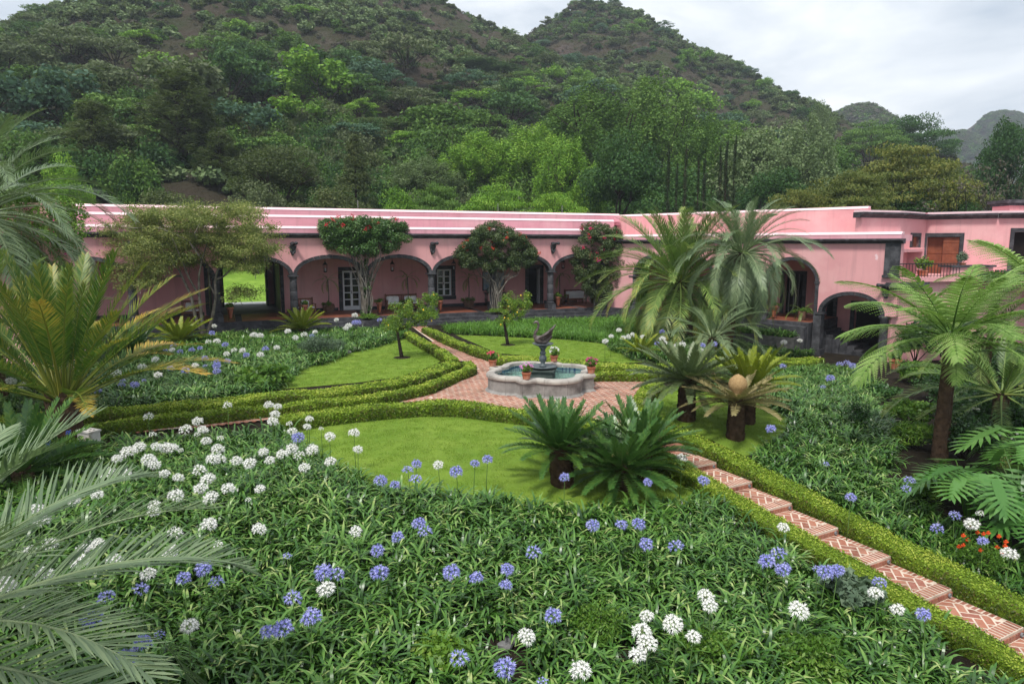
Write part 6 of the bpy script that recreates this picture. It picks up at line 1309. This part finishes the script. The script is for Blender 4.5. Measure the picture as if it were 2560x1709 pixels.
def tub_palm(label,t,o,h,seed,Wg=L,z=ZP,br=.34):
    c=Wg.W(t,o,0); root=em('potted_palm',(c[0],c[1],z)); tag(root,label,'potted palm'); M=TR(c[0],c[1],z)
    ob('tub',MB().lathe([(br*.75,0),(br,.22),(br*1.05,.4),(br*.95,.52),(br*.88,.52),(br*.85,.45)],20,cap=False).mesh('tub'),TUB,root,M); ob('soil',MB().lathe([(br*.87,.45),(.01,.46)],16,cap=False).mesh('soil'),SOIL,root,M)
    ob('trunk',MB().tube([(0,0,.4),(.03,0,h*.5),(0,.02,h)],[.045,.03,.03],8).mesh('trunk',True),BARK,root,M); crown_fronds(root,(c[0],c[1],z+h),PALMF[1:4],8,1.15,R(55),R(-30),seed,r0=.03)
    r=np.random.default_rng(seed+60); cs=np.c_[r.normal(size=(12,2))*.2,r.uniform(.46,.6,12)]; ob('leaves',rawmesh('leaves',*cloud(r,cs,np.full((12,3),.14),50,.07,.6,.3,.3,.5,.18),BGL),None,root,M)
for i,(px,h,lab) in enumerate(((822,2.0,'palm in a barrel tub between the armchair and the white door'),(1020,2.05,'palm in a tub beside the white-cushioned sofa'),(1172,1.95,'palm in a round tub right of the white window'),(1398,1.95,'palm in a tub left of the slatted bench'),(1487,1.7,'palm in a tub right of the slatted bench'))): tub_palm(lab,L.hit(px,770,2.6)[0],2.6,h,700+i)
tub_palm('low palm in a pot at the end of the right arcade platform',tB-.9,.5,.55,720,Rw,br=.22)
for px,lab in ((1420,'wooden pot box beside the slatted bench'),): pass
# ================================================================== seats
def cushion(label,M,parent_w=.42,s=1.,grp='white cushions in the arcade'):
    g_=bmesh.new(); bmesh.ops.create_cube(g_,size=1); bmesh.ops.subdivide_edges(g_,edges=g_.edges[:],cuts=5,use_grid_fill=True)
    for v in g_.verts:
        x,y,z=v.co; k=1-(abs(2*x)**3)*(abs(2*z)**3)*.12; e_=(1-abs(2*x)**4)*(1-abs(2*z)**4); v.co=(x*.44*k*s,y*(.05+.13*e_)*s,z*.40*k*s)
    me=bpy.data.meshes.new('cushion'); g_.to_mesh(me); g_.free(); me.shade_smooth(); o=ob('cushion',me,CUSH,None,M); tag(o,label,'cushion',grp); return o
def bench(label,t,o,w,ncush,Wg=L,z=ZP,slat=True,lab2='',rz=0.):
    c=Wg.W(t,o,0); M=Wg.M@Matrix.Translation((t,o,z))@Matrix.Rotation(rz,4,'Z'); root=em('bench' if w>1 else 'armchair',M=M); tag(root,label,'bench' if w>1 else 'chair'); d=.6
    def b_(n,*a,m=WOODT): ob(n,MB().box(*a).mesh(n),m,root,M)
    for sx in (-1,1):
        x=sx*(w/2-.035); b_('leg',x-.035,x+.035,-d/2,-d/2+.07,0,.62); b_('leg',x-.035,x+.035,d/2-.07,d/2,0,1.0); b_('armrest',x-.045,x+.045,-d/2-.03,d/2-.07,.623,.665)
    b_('seat',-w/2+.072,w/2-.072,-d/2+.01,d/2-.08,.36,.41); b_('apron',-w/2+.072,w/2-.072,-d/2+.02,-d/2+.05,.28,.357); b_('back_rail',-w/2+.072,w/2-.072,d/2-.055,d/2-.02,.88,.96); b_('stretcher',-w/2+.072,w/2-.072,-d/2+.03,-d/2+.06,.08,.13)
    n=max(4,int(w/.11))
    for i in range(n):
        x=-w/2+.12+(w-.24)*i/(n-1); b_('slat',x-.018,x+.018,d/2-.05,d/2-.025,.412,.878)
        if slat: b_('slat',x-.015,x+.015,-d/2+.035,-d/2+.055,.132,.279)
    sc=ob('seat_cushion',MB().box(-w/2+.08,w/2-.08,-d/2+.02,d/2-.09,.414,.49,.015).mesh('seat_cushion'),CUSH,root,M)
    for i in range(ncush):
        x=(-w/2+.28+(w-.56)*(i/(ncush-1) if ncush>1 else .5)) if ncush>1 else -.05
        if ncush==4: x=(-w/2+.26,-w/2+.62,w/2-.62,w/2-.26)[i]
        cushion('white cushion propped on the %s'%lab2,M@Matrix.Translation((x,.06,.67))@Matrix.Rotation(R(-14),4,'X')@Matrix.Rotation(random.uniform(-.2,.2),4,'Y')@Matrix.Rotation(random.uniform(-.25,.25),4,'Z'),grp='cushions on the '+lab2)
    return root
bench('wooden armchair with a single white cushion by the column',L.hit(766,775,1.8)[0],1.8,.95,1,lab2='wooden armchair',rz=R(12))
bench('long wooden sofa lined with white cushions left of the window',L.hit(1005,765,2.7)[0],2.7,2.0,4,lab2='long wooden sofa')
bench('slatted wooden bench with four white cushions near the corner',L.hit(1438,760,2.5)[0],2.5,1.45,4,lab2='slatted wooden bench')
bench('wooden armchair half hidden behind the grey tree trunks',L.hit(478,780,2.4)[0],2.4,.95,1,lab2='armchair behind the grey tree')
# console table with vases and a painting above
t_,o_=L.hit(1238,760,3.35)[0],3.3; M=L.M@Matrix.Translation((t_,o_,ZP)); root=em('console_table',M=M); tag(root,'dark carved console table under the painting','table')
ob('top',MB().box(-.75,.75,-.22,.22,.82,.87).mesh('top'),WOODD,root,M); ob('rail',MB().box(-.68,.68,-.16,.16,.25,.29).mesh('rail'),WOODD,root,M)
for sx in (-1,1):
    for sy in (-1,1): ob('leg',MB().lathe([(.03,0),(.045,.1),(.03,.25),(.05,.4),(.03,.6),(.045,.82)],10,(sx*.66,sy*.15,0)).mesh('leg'),WOODD,root,M)
VAS=surf('grey_green_glaze',(.10,.13,.12),(.2,.24,.22),6,.4,.5,.1)
for k,x in enumerate((-.5,-.25,.45)): tag(ob('vase',MB().lathe([(.06,0),(.11,.1),(.12,.2),(.07,.3),(.06,.34),(.08,.36)],14).mesh('vase',True),VAS if k<2 else TERRA,None,M@Matrix.Translation((x,0,.87))),('squat grey-green vase at the end of the console table','grey-green vase next to another on the console table','terracotta vase on the console table')[k],'vase')
pm,t,b=mat('abstract_canvas',.7,.2); col=ramp(t,noise(t,2.2,5,.6),[(.3,(.10,.20,.36)),(.5,(.35,.40,.44)),(.7,(.30,.16,.09))]); t.links.new(col,b.inputs['Base Color'])
Mp=L.M@Matrix.Translation((t_,OB-.05,ZP+1.0)); pr=em('painting',M=Mp); tag(pr,'framed hazy blue and brown painting on the arcade wall','painting'); ob('canvas',MB().box(-.72,.72,0,.03,.03,1.17).mesh('canvas'),pm,pr,Mp)
for q in ((-.77,-.72,-.02,.04,-.02,1.22),(.72,.77,-.02,.04,-.02,1.22),(-.72,.72,-.02,.04,-.02,.03),(-.72,.72,-.02,.04,1.17,1.22)): ob('frame',MB().box(*q).mesh('frame'),WOODD,pr,Mp)
# hanging lanterns
def lantern(t,o,lab,Wg=L,zc=4.12,zl=3.0):
    M=Wg.M@Matrix.Translation((t,o,zl)); root=em('lantern',M=M); tag(root,lab,'lantern','lanterns hanging in the arcade')
    ob('chain',MB().tube([(0,0,.62),(0,0,zc-zl)],.01,5).mesh('chain'),IRON,root,M); ob('cap',MB().lathe([(.0,.64),(.03,.62),(.04,.55),(.14,.42),(.15,.40)],12,cap=False).mesh('cap'),IRON,root,M); ob('base',MB().lathe([(.0,-.04),(.08,-.02),(.11,.02),(.11,.04)],12).mesh('base'),IRON,root,M)
    for k in range(6): a=k*1.047; ob('bar',MB().tube([(math.cos(a)*.11,math.sin(a)*.11,.03),(math.cos(a)*.135,math.sin(a)*.135,.41)],.008,4).mesh('bar'),IRON,root,M)
    ob('candle',MB().lathe([(.04,.04),(.04,.22)],10).mesh('candle',True),WHITEP,root,M)
for px,lab in ((812,'black lantern hanging above the barrel tub palm'),(980,'black lantern hanging above the long sofa'),(1134,'black lantern hanging before the white window'),(1408,'black lantern hanging near the slatted bench'),(640,'black lantern hanging inside the gateway')): lantern(L.hit(px,640,1.9)[0],1.9,lab)
# ================================================================== nest box by the young palm
q=G(222,1088,.55); M=TR(q[0],q[1],.42,R(-25)); nb=em('nest_box',M=M); tag(nb,'weathered white wooden nest box on a post','nest box')
NBW=surf('flaking_white_wood',(.48,.45,.43),(.62,.60,.57),7,.9,.15,.3,.01,30,(.3,.24,.2),4)
ob('body',MB().box(-.2,.2,-.12,.12,0,.22).mesh('body'),NBW,nb,M); ob('lid',MB().box(-.22,.22,-.14,.14,.223,.255).mesh('lid'),NBW,nb,M); ob('post',MB().box(-.03,.03,-.03,.03,-.5,-.003).mesh('post'),NBW,nb,M)
for k in range(3):
    for j in (-1,1): ob('hole',MB().lathe([(.022,.2552),(.022,.258)],10,(-.12+k*.12,j*.05,0)).mesh('hole'),DARKIN,nb,M)
# edging stones of the left lawn
EST=surf('grey_field_stone',(.10,.10,.10),(.22,.215,.21),5,.9,.2,.5,.02,16)
for i,(px,py) in enumerate([(716,945),(722,938),(729,931),(737,926),(745,921),(756,917),(766,912),(775,909),(868,884),(878,880),(890,878)]):
    q=G(px,py); g_=bmesh.new(); bmesh.ops.create_icosphere(g_,subdivisions=2,radius=.15)
    for v in g_.verts: v.co=Vector((v.co.x*1.3,v.co.y,v.co.z*.8))*(1+random.uniform(-.14,.14))
    me=bpy.data.meshes.new('edging_stone'); g_.to_mesh(me); g_.free(); tag(ob('edging_stone',me,EST,None,TR(q[0],q[1],.06,random.uniform(0,6))),'rough grey edging stone along the left lawn border','stone','edging stones of the left lawn')
for i,(px,py) in enumerate(((1262,1622),(1275,1608))):
    q=Gt(px,py); g_=bmesh.new(); bmesh.ops.create_icosphere(g_,subdivisions=2,radius=.08)
    for v in g_.verts: v.co=Vector((v.co.x*1.3,v.co.y,v.co.z*.8))*(1+random.uniform(-.15,.15))
    me=bpy.data.meshes.new('stone'); g_.to_mesh(me); g_.free(); tag(ob('stone',me,EST,None,TR(q[0],q[1],q[2]+.05,i)),'grey stone lying on bare soil in the foreground bed','stone','stones in the foreground bed')
# ================================================================== terrace pots, patio pot, rose bush
q=TERR.W(TERL*.62,.9,0); pot('yellow-leaved bush in a pot behind the terrace railing',q[0],q[1],ZT,.2,.26,.3,TERRA,LGL,.75,.85,21,leaf=.1)
q=TERR.W(TERL+.5,.4,0); pot('round grey-green bush on the terrace plinth',q[0],q[1],ZT+.55,.12,.16,.12,TERRA,GGL,.6,.6,22,leaf=.07)
q=D(2236,925,31); pot('tall terracotta pot with spiky leaves on the dark patio',q[0],q[1],ZB+.02,.17,.27,.5,TERRA,DGL,.5,.7,23,leaf=.12)
q=TERR.W(TERL+1.6,-.3,0); shrub('shrub','red-flowered dark shrub spilling over the terrace edge',q[0],q[1],2.6,1.0,DGL,360,n=34,per=90,size=.11,z0=ZT-.5)
q=TERR.W(TERL*.6,-.7,0); shrub('shrub','yellow-green leafy shrub just below the terrace railing',q[0],q[1],2.6,3.0,LGL,361,n=44,per=90,size=.14,z0=-.7)
q=TERR.W(TERL*.05,-1.2,0); shrub('shrub','dark large-leaved shrub at the low arch',q[0],q[1],1.9,2.3,DGL,362,n=34,per=80,size=.16,z0=-.9)
x,y,z=Gt(2440,1440); rb=shrub('rose_bush','rose bush with small orange-red flowers',x,y,1.0,.75,BGL,363,n=26,per=60,size=.05)
r=np.random.default_rng(9); RO=petal('orange_rose',(.75,.10,.02)); me=rawmesh('rose',*leaves(r.normal(size=(26,3))*.014,r.normal(size=(26,3)),.04,.036,np.full(26,.5),rs=r),RO)
for k in range(14): a=r.uniform(0,6.28); ob('rose',me,None,rb,TR(x+math.cos(a)*r.uniform(.1,.45),y+math.sin(a)*.3-.15,z+r.uniform(.45,.85)))
x,y,z=Gt(150,1180); PLU=petal('blue_plumbago',(.14,.22,.70)); rb=[o for o in C.objects if o.name.startswith('plumbago_bush')][0]; me=rawmesh('flower',*leaves(r.normal(size=(20,3))*.02,r.normal(size=(20,3)),.035,.03,np.full(20,.5),rs=r),PLU)
for k in range(24): a=r.uniform(0,6.28); ob('flower',me,None,rb,TR(x+math.cos(a)*r.uniform(.2,.75),y+math.sin(a)*.5-.25,z+r.uniform(.3,.85)))
# ================================================================== agapanthus flowers
AGW,t,b=mat('white_agapanthus',.6,.25); t.links.new(ramp(t,N(t,'ShaderNodeAttribute',attribute_name='v').outputs['Fac'],[(0,(.30,.38,.16)),(.35,(.76,.76,.70)),(1,(.88,.87,.84))]),b.inputs['Base Color'])
AGB,t,b=mat('blue_agapanthus',.6,.25); t.links.new(ramp(t,N(t,'ShaderNodeAttribute',attribute_name='v').outputs['Fac'],[(0,(.15,.20,.16)),(.35,(.19,.20,.52)),(.7,(.31,.32,.70)),(1,(.48,.48,.80))]),b.inputs['Base Color'])
STM=surf('flower_stem',(.07,.14,.03),(.12,.21,.05),5,.6,.3,0)
def umbel(seed,n,R0,petl,squash=.85,zmin=-.55):
    r=np.random.default_rng(seed); i=np.arange(n)+.5; ph=np.arccos(1-(1-zmin)*i/n); a=i*2.39996+r.normal(size=n)*.12
    d=np.c_[np.sin(ph)*np.cos(a),np.sin(ph)*np.sin(a),np.cos(ph)*squash+.05]; rad_=R0*r.uniform(.72,1.1,n)[:,None]; c=d*rad_; parts=[]
    # pedicels
    w=np.cross(d,[.3,.5,.8]); w/=np.linalg.norm(w,axis=1,keepdims=True); V=np.stack([d*.006-w*.0015,d*.006+w*.0015,c*.72+w*.0015,c*.72-w*.0015],1).reshape(-1,3); parts.append((V,np.arange(n*4).reshape(n,4),np.zeros(n*4)))
    # six petals per floret, opening outwards
    e1=w; e2=np.cross(d,w); vv=r.uniform(.5,1,n)
    for k in range(6):
        an=k*math.pi/3; s=e1*math.cos(an)+e2*math.sin(an); pw=np.cross(d,s)
        b0=c*.58; m1=c*.84+s*petl*.32; tp=c*1.03+s*petl-np.array([0,0,.25*petl])
        V=np.stack([b0,m1-pw*petl*.2,tp,m1+pw*petl*.2],1).reshape(-1,3); parts.append((V,np.arange(n*4).reshape(n,4),np.repeat(vv,4)))
    return cat(parts)
BUD=None
UW=[rawmesh('bloom',*umbel(i,50,.105,.027),AGW) for i in range(3)]+[rawmesh('bloom',*umbel(5,28,.11,.026),AGW)]+[rawmesh('bloom',*umbel(6,22,.06,.016),AGW)]
UB=[rawmesh('bloom',*umbel(10+i,46,.105,.027),AGB) for i in range(3)]+[rawmesh('bloom',*umbel(15,24,.115,.026,.7),AGB)]+[rawmesh('bloom',*umbel(16,20,.06,.016),AGB)]
SM=MB().tube([(0,0,0),(.01,.005,.4),(.0,.0,.8),(0,0,1)],[.009,.008,.006,.006],6).mesh('stem',True)
def src(o,s,l): return [(o[0]+x/s,o[1]+y/s) for x,y in l]
A_=((0,950),2.0656); B_=((900,1050),2.379); C7=((1600,850),2.24); L2=((0,850),1.835); L3=((500,700),3.01); R4=((1500,450),3.484)
WH=[('near',src(*A_,[(765,188),(1175,130),(1388,130),(1435,138),(1420,175),(1020,212),(955,255),(1047,258),(1017,280),(1065,315),(787,280),(1138,300),(1408,215),(1493,225),(1508,265),(1598,200),(1585,242),(1658,250),(1703,293),(1828,272),(1848,357),(660,370),(720,348),(808,345),(858,350),(890,352),(932,362),(1127,355),(1360,370),(1458,382),(1508,355),(1543,388),(1612,358),(1395,415),(605,405),(770,408),(797,435),(1100,408),(1137,408),(1223,418),(1287,432),(1707,422),(1572,450),(555,480),(648,483),(847,485),(922,505),(1030,463),(1073,510),(1033,562),(908,595),(1088,607),(1177,562),(1343,563),(1283,617),(502,593),(378,622),(192,665),(215,720),(797,645),(795,680),(1338,768),(905,788),(1078,745),(1128,848),(503,845),(263,847),(152,883),(592,932),(412,938),(430,872),(880,890),(225,1000),(765,1003),(1683,1080),(978,1270),(1838,780),(15,1030),(40,1065)])+src(*B_,[(467,267),(990,1290),(1705,1165),(2058,1045),(2080,1105),(1860,1210),(1675,1255),(1707,1325),(1650,1395),(1310,1490),(1985,1290)])),
 ('right',src(*C7,[(803,1050),(1320,1415),(1440,1510),(890,1510),(1905,970),(1860,1032),(2070,1198),(235,660)])),
 ('left',src(*L2,[(1040,63),(1073,47),(1112,48),(1195,68),(1270,35),(895,117),(725,160),(653,125),(533,150),(790,45),(955,8),(995,5),(108,208),(52,190),(75,158),(50,127),(165,130),(190,172),(5,170),(712,88)])+src(*L3,[(455,420),(660,385),(785,412),(865,390),(720,435),(1028,300),(1165,265),(1098,365),(1118,343),(405,415),(107,345)])),
 ('back',src(*R4,[(98,1362),(45,1405),(165,1308),(250,1365),(285,1350),(375,1370),(545,1385),(565,1420),(668,1445),(720,1430),(835,1465),(885,1480),(605,1180),(1490,1358),(1740,1400),(1600,1415),(200,1375),(318,1385)]))]
BL=[('near',src(*A_,[(1483,907),(1670,990),(1740,1000),(1053,972),(950,1022),(1115,1040),(732,1078),(553,1117),(470,1235),(1510,1125),(1607,1222),(1385,1300),(1465,1280),(740,1355),(822,1313),(645,1445),(1540,297)])+src(*B_,[(122,360),(208,385),(335,350),(285,295),(335,262),(573,307),(683,260),(758,235),(1218,340),(1710,370),(225,695),(385,660),(350,615),(105,775),(118,910),(1030,785),(545,905),(690,935),(875,890),(867,980),(1385,625),(1555,620),(1657,620),(1700,738),(1880,745),(1150,1163),(590,1415),(865,1475),(1085,1555)])+src(*C7,[(770,1190),(710,1240),(800,1285),(990,1280),(1040,1300),(1105,1292),(355,785)])),
 ('right',src(*C7,[(1345,1355),(1590,1535),(1043,693),(1180,880),(1665,1050),(1760,978),(1920,1125),(1510,785),(1495,832),(735,497),(1065,215),(1025,262),(1120,135),(1190,145),(800,148),(1160,128)])),
 ('left',src(*L2,[(797,25),(758,45),(825,52),(880,45),(917,38),(1033,22),(1130,70),(995,100),(995,120),(995,145),(780,130),(850,140),(940,85),(940,118),(1043,97),(562,185),(560,205),(617,205),(660,185),(445,230),(1218,40)])+src(*L3,[(90,400),(1165,320),(1190,320),(1352,300),(840,418)])),
 ('back',src(*R4,[(540,1320),(495,1425),(990,1430),(890,1440)]))]
PL={'near':'in the foreground bed','right':'in the sloping bed beyond the brick steps','left':'in the bed below the arcade steps','back':'in the bed under the tall palms'}
rr_=random.Random(3)
for colr,lst,ums in (('white',WH,UW),('blue',BL,UB)):
    for where,pts in lst:
        for px,py in pts:
            hh=rr_.uniform(.72,.88); q=Gt(px,py,hh); zg=float(T(q[0],q[1])); ln=q[2]-zg; k=rr_.choice((0,1,2,0,1,2,0,1,3,4) if colr=='white' else (0,1,2,0,1,2,3,3,4))
            far=max(1.,math.hypot(q[0],q[1])/16)**.35; lx,ly=rr_.uniform(-.06,.06),rr_.uniform(-.06,.06); root=em('agapanthus_flower',(q[0]-lx,q[1]-ly,zg))
            full='round ' if k<3 else 'thin fading ' if k==3 else 'small half-open '
            wh=PL[where]
            if where=='near': wh='near the nest box' if px<480 and py<1200 else 'under the silver-green palm fronds' if px<460 else 'by the step hedge' if px>1800 else 'along the front lawn edge' if px>690 and py<1240 else 'by the side path' if py<1130 else 'in the open foreground bed'
            tag(root,'%s%s agapanthus flower head %s'%(full,colr,wh),'flower','%s agapanthus flowers %s'%(full.strip()+' '+colr,wh))
            s=rr_.uniform(.85,1.25)*far; M=Matrix.Translation((q[0],q[1],q[2]))@Euler((rr_.uniform(-.25,.25),rr_.uniform(-.25,.25),rr_.uniform(0,6.3))).to_matrix().to_4x4()@Matrix.Diagonal((s,s,s,1)); ob('bloom',ums[k],None,root,M)
            d=Vector((lx,ly,ln)); ob('stem',SM,STM,root,Matrix.Translation((q[0]-lx,q[1]-ly,zg))@d.to_track_quat('Z','Y').to_matrix().to_4x4()@Matrix.Diagonal((1,1,d.length,1)))
# ================================================================== haze between the garden and the hills
hb=MB().box(-420,760,-60,900,-4,150).mesh('haze'); ho=bpy.data.objects.new('haze',hb); link(ho); kind(ho,'stuff')
hm_=bpy.data.materials.new('thin_haze'); hm_.use_nodes=True; t=hm_.node_tree; t.nodes.clear(); o_=N(t,'ShaderNodeOutputMaterial'); pv=N(t,'ShaderNodeVolumePrincipled'); pv.inputs['Color'].default_value=(.82,.9,1,1); pv.inputs['Density'].default_value=.00042; pv.inputs['Anisotropy'].default_value=.2
t.links.new(pv.outputs[0],o_.inputs['Volume']); hb.materials.append(hm_)
